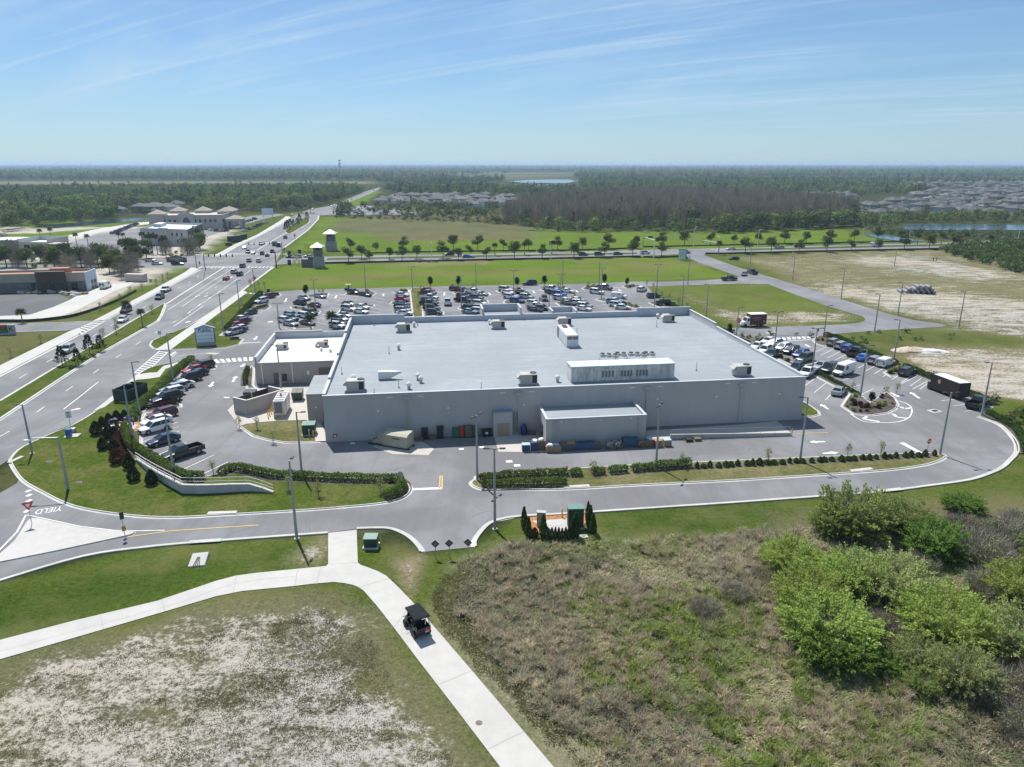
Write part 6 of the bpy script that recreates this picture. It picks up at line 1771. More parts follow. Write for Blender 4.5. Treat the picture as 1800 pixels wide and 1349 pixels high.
# stack of grey pipes on the sand
c = P(1610,515); t = thing('pipe_stack','stack of grey drain pipes lying on the sandy lot','pipe stack',c,R(-12))
for k,n_ in ((0,7),(1,5),(2,3)):
 for j in range(n_):
  x = (j - (n_ - 1) / 2) * 1.15 + (k * .6)
  mb = MB(); mb.tube([(x * 1.4,-2.2,.5 + k * .85),(x * 1.4,2.2,.5 + k * .85)],.48,10); mb.build('pipe',mat('pipe_grey',(0.22,0.22,0.24),.7,var=.1) if j == 0 and k == 0 else bpy.data.materials['pipe_grey'],t)
# sand heaps beside the right lot
def heap(px,py,rx,ry,h,m,label):
 c = P(px,py); n = 26; rr = random.Random(px); rings = []
 for k in range(7):
  f = 1 - k / 6; rings.append([(rx * (f ** .8) * math.cos(a) * rr.uniform(.85,1.12),ry * (f ** .8) * math.sin(a) * rr.uniform(.85,1.12),h * (1 - f) ** .75 * rr.uniform(.85,1.1)) for a in np.linspace(0,6.283,n,endpoint=False)])
 o = MB().loft(rings,False,True).build('soil_heap',m,None,True); o.location = c; tag(o,label,'soil heap')
heap(1603,617,5.0,2.2,1.0,M_SANDBED,'tan soil heap behind the right lot')
heap(1635,619,4.2,1.4,.8,mat('pale_marl',(0.66,0.65,0.64),.9,var=.1),'white marl heap beside the tan soil heap')
# cell tower and distant masts
def mast(px,py_base_d,top,label,head=True,w=.8):
 u = (px - CX) / F
 d = py_base_d
 base = Vector((u * d,d,0)); h = ztop(base,top)
 t = thing('radio_mast',label,'mast',base)
 MB().tube([(0,0,0),(0,0,h)],[w,w * .5],8).build('mast',M_GALV,t)
 if head:
  mb = MB()
  for z in (h,h - 4.5,h - 9):
   for a in range(6): mb.cbox((1.5 * math.cos(a * 1.047),1.5 * math.sin(a * 1.047),z - 2.4),.5,.35,2.2,a * 1.047)
  mb.build('antenna_array',M_GALV,t)
mast(610,1250,281.5,'tall radio mast with antenna panels above the woods',True,.5)
mast(176,4200,287,'thin distant mast on the left horizon',False,1.6)
mast(190,4200,285,'second thin distant mast on the left horizon, taller one',False,1.6)
mast(1232,4600,289,'thin distant mast on the right horizon',False,1.6)
# overhead line poles across the far marsh
for i,(px,d,top,l) in enumerate([(480,1500,313,'wooden line pole left of the far road'),(655,1400,312,'left line pole where the road meets the woods'),(676,1500,311,'line pole right of the far road end'),(697,1500,310,'rightmost line pole of the far row'),(266,1500,318,'wooden line pole in the pale marsh at left')]):
 u = (px - CX) / F; b0 = Vector((u * d,d,0)); h = ztop(b0,top)
 t = thing('line_pole',l,'utility pole',b0,0,'line poles across the marsh')
 MB().tube([(0,0,0),(0,0,h)],[.3,.2],6).build('pole',M_BARK,t); MB().box(-1.6,1.6,-.12,.12,h - 1.2,h - .9).build('crossarm',M_BARK,t)
# lakes and ponds
def water(name,px,z=.25):
 m = bpy.data.materials.get('lake_water')
 if not m:
  m,t,b = newmat('lake_water')
  b.inputs['Base Color'].default_value = (0.03,0.06,0.09,1); b.inputs['Roughness'].default_value = .12
  tbump(t,b,tnoise(t,tpos(t),.5,3),.15,.3)
 sheet(name,px,m,z)
water('lake',[(893,320),(930,317.5),(960,316.8),(1000,316.8),(1012,319),(1000,323.5),(960,323),(925,323)],1.2)
water('lake',[(1120,305.5),(1170,304.8),(1172,306.5),(1130,307)],2.5)
water('pond',[(1575,402),(1592,396),(1640,394.5),(1720,395),(1780,396),(1840,398),(1840,407),(1760,405),(1680,406),(1610,405)],.3)
water('pond',[(1519,411),(1540,413),(1590,419),(1626,425),(1580,424.5),(1545,420),(1522,415)],.25)
water('pond',[(60,398),(140,392),(250,383),(280,381.5),(250,388),(160,396),(90,402)],.25)
# people far off
def person(px,py,label,shirt,trousers,z=0.0,rz=0,sit=False,stride=.12):
 c = P(px,py)
 t = thing('person',label,'person',(c.x,c.y,z),rz)
 m_s,m_t,m_k = mat('shirt',shirt,.8),mat('trousers',trousers,.8),mat('skin',(0.42,0.26,0.18),.6)
 me = bpy.data.meshes.new('body')
 if sit:
  V = [(0,0,.52),(0,0,.78),(0,.0,1.02),(0,0,1.15),(0,.02,1.30),(.1,.0,.52),(.13,.42,.55),(.13,.46,.12),(-.1,0,.52),(-.13,.42,.55),(-.13,.46,.12),(.2,0,1.0),(.26,.2,.8),(.18,.42,.86),(-.2,0,1.0),(-.26,.2,.8),(-.18,.42,.86)]
 else:
  V = [(0,0,.95),(0,0,1.2),(0,0,1.42),(0,0,1.53),(0,.02,1.68),(.1,0,.92),(.11,stride * .5,.5),(.11,stride,.06),(-.1,0,.92),(-.11,-stride * .3,.5),(-.11,-stride * 1.2,.06),(.2,0,1.40),(.26,-.04,1.12),(.24,.1,.88),(-.2,0,1.40),(-.26,.04,1.12),(-.24,.0,.86)]
 E = [(0,1),(1,2),(2,3),(3,4),(0,5),(5,6),(6,7),(0,8),(8,9),(9,10),(2,11),(11,12),(12,13),(2,14),(14,15),(15,16)]
 rad = [.13,.13,.12,.055,.10,.09,.065,.045,.09,.065,.045,.06,.045,.035,.06,.045,.035]
 me.from_pydata(V,E,[])
 o = bpy.data.objects.new('body',me); COL.objects.link(o)
 md = o.modifiers.new('skin','SKIN'); md.use_smooth_shade = True
 for i,r_ in enumerate(rad): me.skin_vertices[0].data[i].radius = (r_,r_)
 me.skin_vertices[0].data[0].use_root = True
 o.modifiers.new('sub','SUBSURF').levels = 1
 dg = bpy.context.evaluated_depsgraph_get()
 bm_ = bpy.data.meshes.new_from_object(o.evaluated_get(dg))
 COL.objects.unlink(o); bpy.data.objects.remove(o)
 bm_.name = 'body'
 bm_.materials.clear()
 for m in (m_s,m_t,m_k): bm_.materials.append(m)
 lim = .56 if sit else .93
 for p in bm_.polygons:
  z_ = p.center.z
  p.material_index = 2 if z_ > (1.14 if sit else 1.51) else (1 if z_ < lim else (2 if abs(p.center.x) > .21 and z_ < (.95 if sit else 1.2) else 0))
 link(bpy.data.objects.new('body',bm_),t)
 hz_ = 1.36 if sit else 1.74
 MB().loft([[(.1 * math.cos(a) * k,.01 + .11 * math.sin(a) * k,hz_ - .02 + dz) for a in np.linspace(0,6.283,10,endpoint=False)] for k,dz in ((1.05,-.06),(1.08,0),(.8,.06),(.3,.09))]).build('hair',mat('hair',(0.03,0.02,0.015),.7),t)
 return t
person(949,532.5,'person in dark clothes walking between parked cars by the entrance',(.03,.03,.035),(.02,.02,.03),.03,R(20))
person(1640,460,'left one of two people in dark clothes standing on the far sandy lot',(.05,.05,.06),(.03,.03,.04))
person(1646,459.7,'right one of two people in dark clothes standing on the far sandy lot',(.06,.05,.05),(.03,.03,.04))
# ------------------------------------------------------------------ vehicles
def paint(name,c,rough=.28,metal=0.0):
 return mat('paint_' + name,c,rough,metal,coat=.6)
PAINT = {'white': paint('white',(.70,.70,.69)),'silver': paint('silver',(.40,.41,.42),.3,.5),'grey': paint('grey',(.13,.135,.14),.3,.3),'dark grey': paint('dark_grey',(.05,.052,.056),.3,.2),'black': paint('black',(.010,.010,.011)),
   'navy': paint('navy',(.012,.020,.055)),'blue': paint('blue',(.015,.06,.30)),'bright blue': paint('bright_blue',(.01,.13,.52)),'red': paint('red',(.35,.012,.016)),'maroon': paint('maroon',(.11,.010,.014)),'tan': paint('tan',(.30,.27,.22),.3,.3),
   'brown': paint('brown',(.05,.035,.025)),'dark green': paint('dark_green',(.03,.04,.032)),'pale blue': paint('pale_blue',(.22,.33,.42)),'pearl white': paint('pearl',(.74,.73,.70))}
M_TYRE = mat('tyre',(.015,.015,.016),.8)
M_RIM = mat('rim',(.30,.30,.31),.35,.7)
M_HEADL = mat('headlight_lens',(.65,.68,.70),.15)
M_TAILL = mat('taillight_lens',(.30,.01,.012),.25)
M_CARGLASS = mat('car_glass',(.014,.018,.022),.06,spec=.7)
class Proto:
 def __init__(s): s.parts = []
 def part(s,mb,name,mats,painted=False,smooth=False):
  s.parts.append((name,mb.mesh(name,mats,smooth),painted))
def inst(pr,name,label,cat,loc,rz,group=None,pm=None,lite=False):
 t = thing(name,label,cat,loc,rz,group)
 for nm,me,painted in pr.parts:
  if lite and nm in ('headlight','taillight','number_plate'): continue
  o = link(bpy.data.objects.new(nm,me),t)
  if painted and pm is not None:
   o.material_slots[0].link = 'OBJECT'
   o.material_slots[0].material = pm
 return t
def ring(x,zl,zh,hw):
 return [(x,-hw * .9,zl),(x,-hw,zl + .16),(x,-hw,zh - .2),(x,-hw * .93,zh - .05),(x,-hw * .8,zh),(x,hw * .8,zh),(x,hw * .93,zh - .05),(x,hw,zh - .2),(x,hw,zl + .16),(x,hw * .9,zl)]
def wheels(pr,xs,hw,r):
 for x in xs:
  for s in (-1,1):
   mb = MB().slot(0)
   mb.tube([(x,s * (hw - .2),r),(x,s * (hw + .01),r)],r,16)
   mb.slot(1).tube([(x,s * (hw - .02),r),(x,s * (hw + .022),r)],r * .62,12)
   pr.part(mb,'wheel',[M_TYRE,M_RIM])
def arches(mb,xs,hw,r):
 for x in xs:
  for s in (-1,1):
   mb.tube([(x,s * (hw - .25),r + .03),(x,s * (hw + .004),r + .03)],r + .07,16)
def quad_part(pr,pts,nm,m):
 pr.part(MB().add(pts,[tuple(range(len(pts)))]),nm,m)
def greenhouse(pr,body,b0,b1,t0,t1,hwb,hwt,zb,zt,pill=.06):
 """body: MB that receives roof and pillars; glass becomes parts of its own"""
 B = [(b0,-hwb,zb),(b1,-hwb,zb),(b1,hwb,zb),(b0,hwb,zb)]
 T = [(t0,-hwt,zt),(t1,-hwt,zt),(t1,hwt,zt),(t0,hwt,zt)]
 body.loft([[(x * .985,y * .97,z) for x,y,z in T],[(x,y,z + .015) for x,y,z in T],[(x * .9,y * .9,z + .06) for x,y,z in T]])
 for i in range(4): body.tube([B[i],T[i]],pill * .7,6)
 xm = (b0 + b1) * .5 - .1; tm = (t0 + t1) * .5
 for s in (-1,1): body.tube([(xm,s * hwb,zb),(tm,s * hwt,zt)],pill * .6,6)
 quad_part(pr,[B[1],B[2],T[2],T[1]],'windshield',M_CARGLASS)
 quad_part(pr,[B[3],B[0],T[0],T[3]],'rear_window',M_CARGLASS)
 quad_part(pr,[B[0],B[1],T[1],T[0]],'side_window',M_CARGLASS)
 quad_part(pr,[B[2],B[3],T[3],T[2]],'side_window',M_CARGLASS)
def lights(pr,xf,xr,hw,zf,zr,tall=.16):
 for s in (-1,1):
  pr.part(MB().box(xf - .22,xf + .02,min(s * hw * .55,s * hw * .98),max(s * hw * .55,s * hw * .98),zf - .08,zf + .08),'headlight',M_HEADL)
  pr.part(MB().box(xr - .02,xr + .15,min(s * hw * .66,s * hw * .99),max(s * hw * .66,s * hw * .99),zr - tall / 2,zr + tall / 2),'taillight',M_TAILL)
def make_sedan():
 pr = Proto(); b = MB().slot(0)
 hw = .91
 b.loft([ring(*a) for a in [(-2.37,.45,.80,.70),(-2.30,.32,.98,.80),(-1.9,.26,1.03,.88),(-1.2,.2,1.0,hw),(0,.18,.97,hw),(1.0,.2,.97,hw),(1.6,.22,.90,.89),(2.1,.26,.80,.84),(2.32,.32,.70,.72),(2.38,.42,.60,.62)]])
 greenhouse(pr,b,-1.95,1.05,-1.2,.22,.80,.62,.97,1.40)
 b.slot(1); arches(b,(1.42,-1.42),hw,.33); b.box(2.3,2.4,-.5,.5,.34,.56)
 pr.part(b,'body',[PAINT['white'],M_BLACK],True)
 wheels(pr,(1.42,-1.42),hw,.33)
 lights(pr,2.30,-2.36,hw * .86,.68,.86)
 pr.part(MB().box(-2.40,-2.375,-.25,.25,.55,.68),'number_plate',M_UNITW)
 return pr
def make_suv(L=4.7,H=1.70):
 pr = Proto(); b = MB().slot(0)
 hw = .94; h = L / 2
 b.loft([ring(*a) for a in [(-h,.5,.95,.78),(-h + .06,.36,1.12,.86),(-h + .5,.3,1.14,.92),(-1,.24,1.12,hw),(.3,.24,1.10,hw),(1.1,.26,1.08,hw),(1.6,.28,1.02,.92),(h - .25,.3,.94,.86),(h - .04,.38,.80,.76),(h,.48,.68,.68)]])
 greenhouse(pr,b,-h + .1,1.15,-h + .38,.38,.84,.68,1.09,H - .06)
 for s in (-1,1): b.tube([(-h + .6,s * .62,H + .02),(.2,s * .62,H + .02)],.02,6)
 b.slot(1); arches(b,(h - .92,-h + .92),hw,.37); b.box(h - .05,h + .02,-.55,.55,.42,.74); b.box(-h - .03,-h + .06,-.75,.75,.34,.55)
 pr.part(b,'body',[PAINT['white'],M_BLACK],True)
 wheels(pr,(h - .92,-h + .92),hw,.37)
 lights(pr,h - .02,-h,hw * .86,.82,1.0,.3)
 pr.part(MB().box(-h - .05,-h - .005,-.25,.25,.75,.88),'number_plate',M_UNITW)
 return pr
def make_pickup():
 pr = Proto(); b = MB().slot(0)
 hw = 1.0
 b.loft([ring(*a) for a in [(-.62,.4,1.22,hw),(.6,.38,1.20,hw),(1.5,.38,1.18,hw),(2.2,.4,1.12,.97),(2.72,.45,1.05,.93),(2.86,.52,.92,.86)]])
 greenhouse(pr,b,-.58,1.55,-.42,.85,.88,.72,1.19,1.84)
 # open bed
 b.box(-2.9,-.64,-hw,-hw + .09,.5,1.20); b.box(-2.9,-.64,hw - .09,hw,.5,1.20); b.box(-2.92,-2.83,-hw + .09,hw - .09,.5,1.18); b.box(-2.83,-.64,-hw + .09,hw - .09,.5,.62)
 b.slot(1); arches(b,(1.95,-1.85),hw,.41); b.box(2.8,2.92,-.7,.7,.5,.95); b.box(-3.0,-2.93,-.9,.9,.42,.58); b.box(-2.82,-.66,-hw + .1,hw - .1,.622,.66)
 pr.part(b,'body',[PAINT['white'],M_BLACK],True)
 wheels(pr,(1.95,-1.85),hw,.41)
 lights(pr,2.86,-2.9,hw * .95,.92,.98,.36)
 return pr
def make_van(L=5.6,H=2.45,W=1.0):
 pr = Proto(); b = MB().slot(0)
 h = L / 2
 b.loft([ring(*a) for a in [(-h,.4,H - .12,W * .93),(-h + .1,.34,H,W),(h - 2.0,.34,H + .02,W),(h - 1.72,.34,H - .1,W)]])
 b.loft([ring(*a) for a in [(h - 1.75,.34,1.24,W),(h - .9,.36,1.18,W * .98),(h - .2,.38,1.0,W * .93),(h,.48,.82,W * .82)]])
 B = [(h - .95,-W * .88,1.17),(h - .95,W * .88,1.17)]; T = [(h - 1.70,-W * .80,H - .22),(h - 1.70,W * .80,H - .22)]
 b.loft([[(h - 1.75,-W,1.2),(h - 1.0,-W * .97,1.17),(h - 1.70,-W * .86,H - .14),(h - 1.75,-W * .9,H - .1)],[(h - 1.75,W,1.2),(h - 1.0,W * .97,1.17),(h - 1.70,W * .86,H - .14),(h - 1.75,W * .9,H - .1)]])
 pr.part(MB().add([(B[0][0] + .03,B[0][1],B[0][2]),(B[1][0] + .03,B[1][1],B[1][2]),(T[1][0] + .04,T[1][1],T[1][2]),(T[0][0] + .04,T[0][1],T[0][2])],[(0,1,2,3)]),'windshield',M_CARGLASS)
 for s in (-1,1):
  q = [(h - 2.6,s * (W + .012),1.3),(h - 1.75,s * (W + .012),1.3),(h - 1.75,s * (W + .006),H - .4),(h - 2.6,s * (W + .012),H - .4)]
  pr.part(MB().add(q if s < 0 else q[::-1],[(0,1,2,3)]),'side_window',M_CARGLASS)
  pr.part(MB().add([(-h - .012,s * .1,1.35),(-h - .012,s * .75,1.35),(-h - .012,s * .7,H - .45),(-h - .012,s * .1,H - .45)][::s],[(0,1,2,3)]),'rear_window',M_CARGLASS)
 b.slot(1); arches(b,(h - 1.0,-h + 1.05),W,.36); b.box(h - .05,h + .02,-.6,.6,.5,.8)
 pr.part(b,'body',[PAINT['white'],M_BLACK],True)
 wheels(pr,(h - 1.0,-h + 1.05),W,.36)
 lights(pr,h - .02,-h - .01,W * .9,.88,1.1,.4)
 return pr
PR = {'sedan': make_sedan(),'SUV': make_suv(),'large SUV': make_suv(5.1,1.85),'pickup': make_pickup(),'van': make_van(),'small van': make_van(4.9,1.95,.95)}
ORD = ['first','second','third','fourth','fifth','sixth','seventh','eighth','ninth','tenth','eleventh','twelfth','thirteenth','fourteenth','fifteenth','sixteenth','seventeenth']
ncar = 0
def cars(where,rows,dirf,group,base=.032,jitter=2.0,lite=False):
 """rows: (px, py, kind, colour[, flip]) listed from the near end of the row"""
 global ncar
 tot = len(rows)
 seen = {}
 for r_ in rows: seen[(r_[2],r_[3])] = seen.get((r_[2],r_[3]),0) + 1
 k = {}
 for i,r_ in enumerate(rows):
  px,py,kind,colr = r_[:4]
  key = (kind,colr); k[key] = k.get(key,0) + 1
  c = P(px,py)
  # the point read in the photo is the middle of the car's silhouette, a little above the ground
  rz = dirf(px,py) + (math.pi if len(r_) > 4 and r_[4] else 0) + R(random.uniform(-jitter,jitter))
  lab = f'{colr} {kind} {where}'
  if seen[key] > 1: lab = f'{ORD[k[key] - 1]} {colr} {kind} from the near end {where}'
  ncar += 1
  inst(PR[kind],'parked_car' if 'driving' not in where and 'waiting' not in where else 'car',lab,{'pickup': 'pickup','van': 'van','small van': 'van'}.get(kind,'car'),(c.x,c.y,base),rz,group,PAINT[colr],lite)
LEFTDIR = ang((368,802.5),(310,821))
cars('in the lower left parking strip',[(322,803,'pickup','black'),(288,780,'sedan','navy'),(273,758.5,'SUV','white'),(276,746,'sedan','white'),(286,735,'SUV','maroon')],lambda x,y: LEFTDIR,'cars parked in the left strip')
cars('in the upper left parking strip',[(293,707,'large SUV','black'),(301,697,'SUV','white'),(306,690,'SUV','silver'),(320,683.5,'sedan','white'),(332,671.5,'large SUV','black'),(346,662,'sedan','navy'),(342,655,'sedan','red'),(357,649,'SUV','dark grey')],lambda x,y: LEFTDIR,'cars parked in the left strip')
FD = ang((455,550),(428,556))
cars('in the row along the front hedge',[(410,588.5,'SUV','silver'),(419,586,'sedan','dark grey'),(422,581.5,'sedan','white'),(414,576,'sedan','red'),(424,571.5,'SUV','maroon'),(426,567,'pickup','white'),(439,553.5,'sedan','dark grey'),(460,533,'SUV','white'),(472,525,'SUV','maroon')],lambda x,y: FD,'cars parked in the front lot')
SLX = [480,520,620,660,707,755,830,900,985,1050,1090,1130,1150,1180]
SLY = [.16,.16,.12,.10,.05,.05,.09,.11,.10,.12,.08,-.32,-.1,.02]
def fdir(x,y):
 s = float(np.interp(x,SLX,SLY))
 return ang((x,y),(x + 12,y + 12 * s))
G = 'cars parked in the front lot'
cars('left of the shop wing palm',[(511,573,'sedan','silver'),(502,568,'SUV','white'),(512,564,'SUV','grey'),(513,558.5,'SUV','pale blue'),(541,572,'sedan','grey'),(537,559.5,'SUV','white'),(546,554,'SUV','dark grey')],fdir,G)
cars('around the leftmost planting islands of the front lot',[(527,536,'SUV','black',1),(552,540,'sedan','maroon',1),(535,527.5,'sedan','silver'),(563,524,'sedan','silver')],fdir,G)
cars('behind the far left corner of the store',[(593,577,'SUV','white'),(597,572,'SUV','dark grey'),(598,565.5,'large SUV','white'),(607,558,'sedan','silver'),(635,551.5,'sedan','white'),(614,547,'large SUV','pearl white'),(637,543.5,'sedan','pearl white'),(614,537.5,'sedan','tan'),(642,521.5,'sedan','navy'),(622,517.5,'SUV','navy')],fdir,G)
cars('in the row left of the grass strip',[(712,554,'sedan','white'),(708,549.5,'SUV','silver'),(707,543.5,'SUV','black'),(707,538,'sedan','dark grey'),(707,530,'sedan','red'),(707,521.5,'sedan','white')],fdir,G)
cars('in the row right of the grass strip',[(763,553.5,'SUV','dark green'),(759,546,'large SUV','brown'),(754,537,'pickup','black'),(754,532,'SUV','grey'),(755,527,'pickup','white'),(752,519.5,'pickup','dark grey'),(752,513,'sedan','red')],fdir,G)
cars('in the double row left of the larger pavilion',[(842,551,'SUV','white'),(826,551.5,'sedan','pale blue'),(844,545.5,'SUV','silver'),(827,545.5,'SUV','black'),(843,537.5,'SUV','pearl white'),(815,531.5,'pickup','black'),(838,527,'SUV','grey'),(815,524.5,'SUV','dark grey'),(846,520,'sedan','silver'),(832,517,'pickup','white'),(814,513,'sedan','maroon'),(802,512,'SUV','maroon')],fdir,G)
cars('in the double row behind the larger pavilion',[(953,545.5,'SUV','grey'),(941,547.5,'sedan','navy'),(941,542.5,'pickup','white'),(939,537.5,'SUV','pearl white'),(909,532.5,'SUV','blue'),(897,525.5,'SUV','white'),(926,525.5,'SUV','silver'),(893,517.5,'sedan','white'),(917,517.5,'sedan','black'),(889,513,'large SUV','white')],fdir,G)
cars('in the double row by the smaller pavilion',[(1026,546.5,'sedan','white'),(1028,541.5,'SUV','silver'),(1017,536.5,'SUV','white'),(999,536.5,'sedan','grey'),(1016,530.5,'sedan','silver'),(985,528,'SUV','white'),(983,520.5,'large SUV','bright blue'),(998,515,'sedan','white'),(970,517.5,'SUV','dark grey'),(969,511.5,'pickup','silver')],fdir,G)
cars('in the rightmost double row of the front lot',[(1094,544,'sedan','white'),(1084,540,'SUV','pearl white'),(1079,534.5,'SUV','pale blue'),(1083,531.5,'sedan','silver'),(1088,525,'small van','white'),(1049,517,'large SUV','white'),(1062,509.5,'pickup','grey')],fdir,G)
cars('at the right edge of the front lot',[(1169,537,'pickup','black'),(1149,524,'SUV','dark grey'),(1128,512.5,'SUV','white')],fdir,G)
def one(name,label,kind,colr,px,py,rz,group='cars driving',base=.032,lite=False):
 c = P(px,py)
 return inst(PR[kind],name,label,'pickup' if kind == 'pickup' else ('van' if 'van' in kind else 'car'),(c.x,c.y,base),rz,group,PAINT[colr],lite)
one('car','white pickup driving down the aisle right of the grass strip','pickup','white',787,536,ang((786,540),(787,522)))
one('car','navy SUV driving along the rear drive behind the round trees','large SUV','navy',931,501.5,ang((930,501.5),(950,501)) + math.pi)
one('car','dark teal SUV coming down the aisle between the two pavilions','SUV','dark green',957,528.5,ang((954,521),(958,532)))
one('car','black pickup on the rear drive beside the side road','pickup','black',1282,493.5,ang((1270,494),(1292,493)))
one('car','grey sedan coming down the side road','sedan','grey',1308,485,ang((1312,480),(1306,487)))
one('car','black pickup turning on the side road','pickup','black',1322,482,ang((1330,484),(1314,479)))
UP = ang((1411,682),(1432,666)); UP2 = ang((1585,675),(1611,664))
G = 'cars parked in the right lot'
cars('in the left row of the right lot, next to the store',[(1419,661,'pickup','white'),(1399,652,'SUV','navy'),(1357,628,'SUV','dark green'),(1344,620.5,'SUV','white'),(1330,613,'sedan','white')],lambda x,y: UP + math.pi,G)
cars('in the left row of the right lot, facing the drive',[(1474,693,'sedan','silver')],lambda x,y: UP,G)
cars('in the middle row of the right lot',[(1482,659,'van','white'),(1459,654,'large SUV','black'),(1442,648.5,'sedan','silver'),(1414,635.5,'large SUV','dark green'),(1407,628,'SUV','blue'),(1390,621.5,'SUV','navy'),(1376,616.5,'SUV','pearl white'),(1361,609.5,'SUV','white'),(1350,604,'sedan','white')],lambda x,y: UP2 + math.pi,G)
cars('in the outer row of the right lot',[(1717,715,'pickup','black'),(1593,659.5,'SUV','navy'),(1556,644,'small van','white'),(1539,639.5,'SUV','silver'),(1518,633.5,'sedan','bright blue'),(1504,625,'pickup','black'),(1491,618.5,'SUV','blue'),(1479,613,'SUV','silver'),(1466,607.5,'SUV','tan')],lambda x,y: UP2,G)
# the boulevard
def bdir(x,y,px=BR):
 p = P(x,y)
 best = min(range(len(px) - 1),key=lambda i: (Vector(px[i]) + (Vector(px[i + 1]) - Vector(px[i])) * .5 - p.xy).length)
 d = Vector(px[best + 1]) - Vector(px[best])
 return math.atan2(d.y,d.x)
G = 'cars on the boulevard'
for px,py,kd,cl,flip,l in [(398,492,'sedan','red',0,'red sedan on the boulevard short of the junction'),(412,481,'SUV','silver',0,'silver SUV left of a black one short of the junction'),(422,485,'SUV','black',0,'black SUV nearest the orange sign on the boulevard'),(427,470.5,'SUV','dark grey',0,'dark SUV entering the near crossing of the junction'),
          (438,460.5,'SUV','silver',0,'silver SUV in the left half of the junction'),(455,461,'SUV','white',0,'white SUV in the middle of the junction'),(470,451,'sedan','black',0,'black sedan at the far crossing, rightmost of the waiting group'),(461,448,'SUV','dark grey',0,'dark SUV just past the far crossing'),
          (445,446.5,'sedan','grey',1,'grey sedan waiting beside a dark SUV at the far crossing'),(436,445.5,'SUV','black',1,'black SUV waiting at the far crossing, leftmost of the group'),(479,444.5,'SUV','black',0,'black SUV right of the group at the far crossing'),(430,437.5,'sedan','white',1,'white sedan nearest the left pavement beyond the junction'),
          (460,431,'SUV','white',1,'white SUV in the middle lanes beyond the junction'),(483,432.5,'SUV','dark grey',0,'dark grey SUV behind the green street sign'),(490,434,'pickup','black',0,'black pickup beside the green street sign'),(502,419.5,'SUV','dark grey',0,'dark SUV just before the planted upper median'),
          (292,513,'pickup','white',1,'white pickup in the left carriageway before the median tip'),(281,526,'SUV','dark grey',1,'dark grey SUV following the white pickup beside the median tip'),(222,549,'large SUV','black',1,'black SUV near the side street crossing'),(216,566,'sedan','white',1,'white sedan beside the median palms'),
          (120,619.5,'SUV','silver',1,'silver SUV behind the median pines')]:
 one('car',l,kd,cl,px,py,bdir(px,py) + (math.pi if flip else 0),G)
for px,py,kd,cl,l in [(511,454,'sedan','black','black sedan waiting on the cross road, nearest the junction'),(522,454,'SUV','white','white SUV waiting on the cross road behind the black sedan'),(543,453,'sedan','silver','silver sedan waiting on the cross road behind the stone wall')]:
 one('car',l,kd,cl,px,py,ang((560,452),(505,453)),G)
for px,py,kd,cl,l in [(265,460.5,'SUV','white','white SUV on the left cross road among the palm trunks'),(277,466,'sedan','white','white sedan on the left cross road in front of the palms'),(313,466.5,'large SUV','black','black SUV on the left cross road near the signal poles')]:
 one('car',l,kd,cl,px,py,ang((260,466),(320,465.5)) ,G)
G = 'cars on the cross road'
for px,py,kd,cl,l,fl in [(790,449.5,'SUV','black','black SUV on the far carriageway left of the blue car',1),(821,453.5,'sedan','blue','blue sedan on the near carriageway of the cross road',0),(1025,450,'SUV','black','black SUV on the cross road between two street trees, leftmost of three',0),(1053,449.5,'SUV','dark green','dark SUV half hidden by a street tree on the cross road',0),
         (1086,448.5,'sedan','dark grey','dark grey sedan on the cross road before the white car',0),(1134,447,'SUV','white','white SUV on the cross road left of the signal mast',0),(1205,446,'SUV','pale blue','pale blue SUV behind the pylon sign',0),(1290,457,'sedan','black','black sedan on the grass corner by the right junction',1),
         (1284,440,'sedan','white','white sedan on the far carriageway right of the junction',1),(1539,434.5,'van','white','white van on the cross road in front of the pond',0),(1370,437.5,'sedan','silver','silver sedan on the cross road left of the curved street light',1)]:
 one('car',l,kd,cl,px,py,ang((px - 30,py + .8),(px + 30,py - .8)) + (math.pi if fl else 0),G,.04)
G = 'cars on the far road'
for px,py,kd,cl,l in [(550,369,'SUV','white','white SUV near the palm island of the far bend'),(588,362,'SUV','white','white SUV on the far road past the bend'),(583,363,'SUV','silver','silver SUV following closely on the far road'),(603,356.5,'sedan','white','white sedan on the far road, middle of the slope'),(606,355.5,'SUV','grey','grey SUV on the far road, middle of the slope'),(618,351,'sedan','red','red sedan on the far road'),
        (644,338.5,'SUV','white','white SUV high on the far road'),(657,336,'SUV','dark grey','dark SUV high on the far road'),(667,333,'SUV','black','farthest dark SUV on the road to the horizon')]:
 one('car',l,kd,cl,px,py,ang((619,353),(563,373)),G,.05,True)
# cars by the cream building and at the left car parks
GB = 'cars parked by the cream building'
fl_ = [('white','sedan'),('dark grey','SUV'),('silver','SUV'),('black','sedan'),('navy','SUV'),('grey','sedan')]
for i,(px,py) in enumerate([(372,406),(382,407.5),(390,408),(397,407.5),(404,404),(408,403.5),(430,407),(436,405),(442,403.5),(449,400.5),(455,398),(461,395),(466,393),(427,394),(434,391),(440,389),(448,386.5)]):
 cl,kd = fl_[i % 6]
 row = 'in the row before the cream building' if i < 6 else ('in the row along the upper boulevard hedge' if i < 13 else 'in the far row beyond the arched porch')
 one('parked_car',f'{cl} {kd}, {ORD[i if i < 6 else (i - 6 if i < 13 else i - 13)]} from the left {row}',kd,cl,px,py,R(70),GB,.06,True)
GB = 'cars parked left of the grey office'
for i in range(13):
 px,py = 200 + i * 3.3,412 - i * 1.35
 cl,kd = [('grey','SUV'),('navy','sedan'),('black','SUV'),('maroon','sedan'),('silver','SUV')][i % 5]
 one('parked_car',f'{cl} {kd}, {ORD[i]} from the left in the row left of the grey office',kd,cl,px,py,R(75),GB,.06,True)
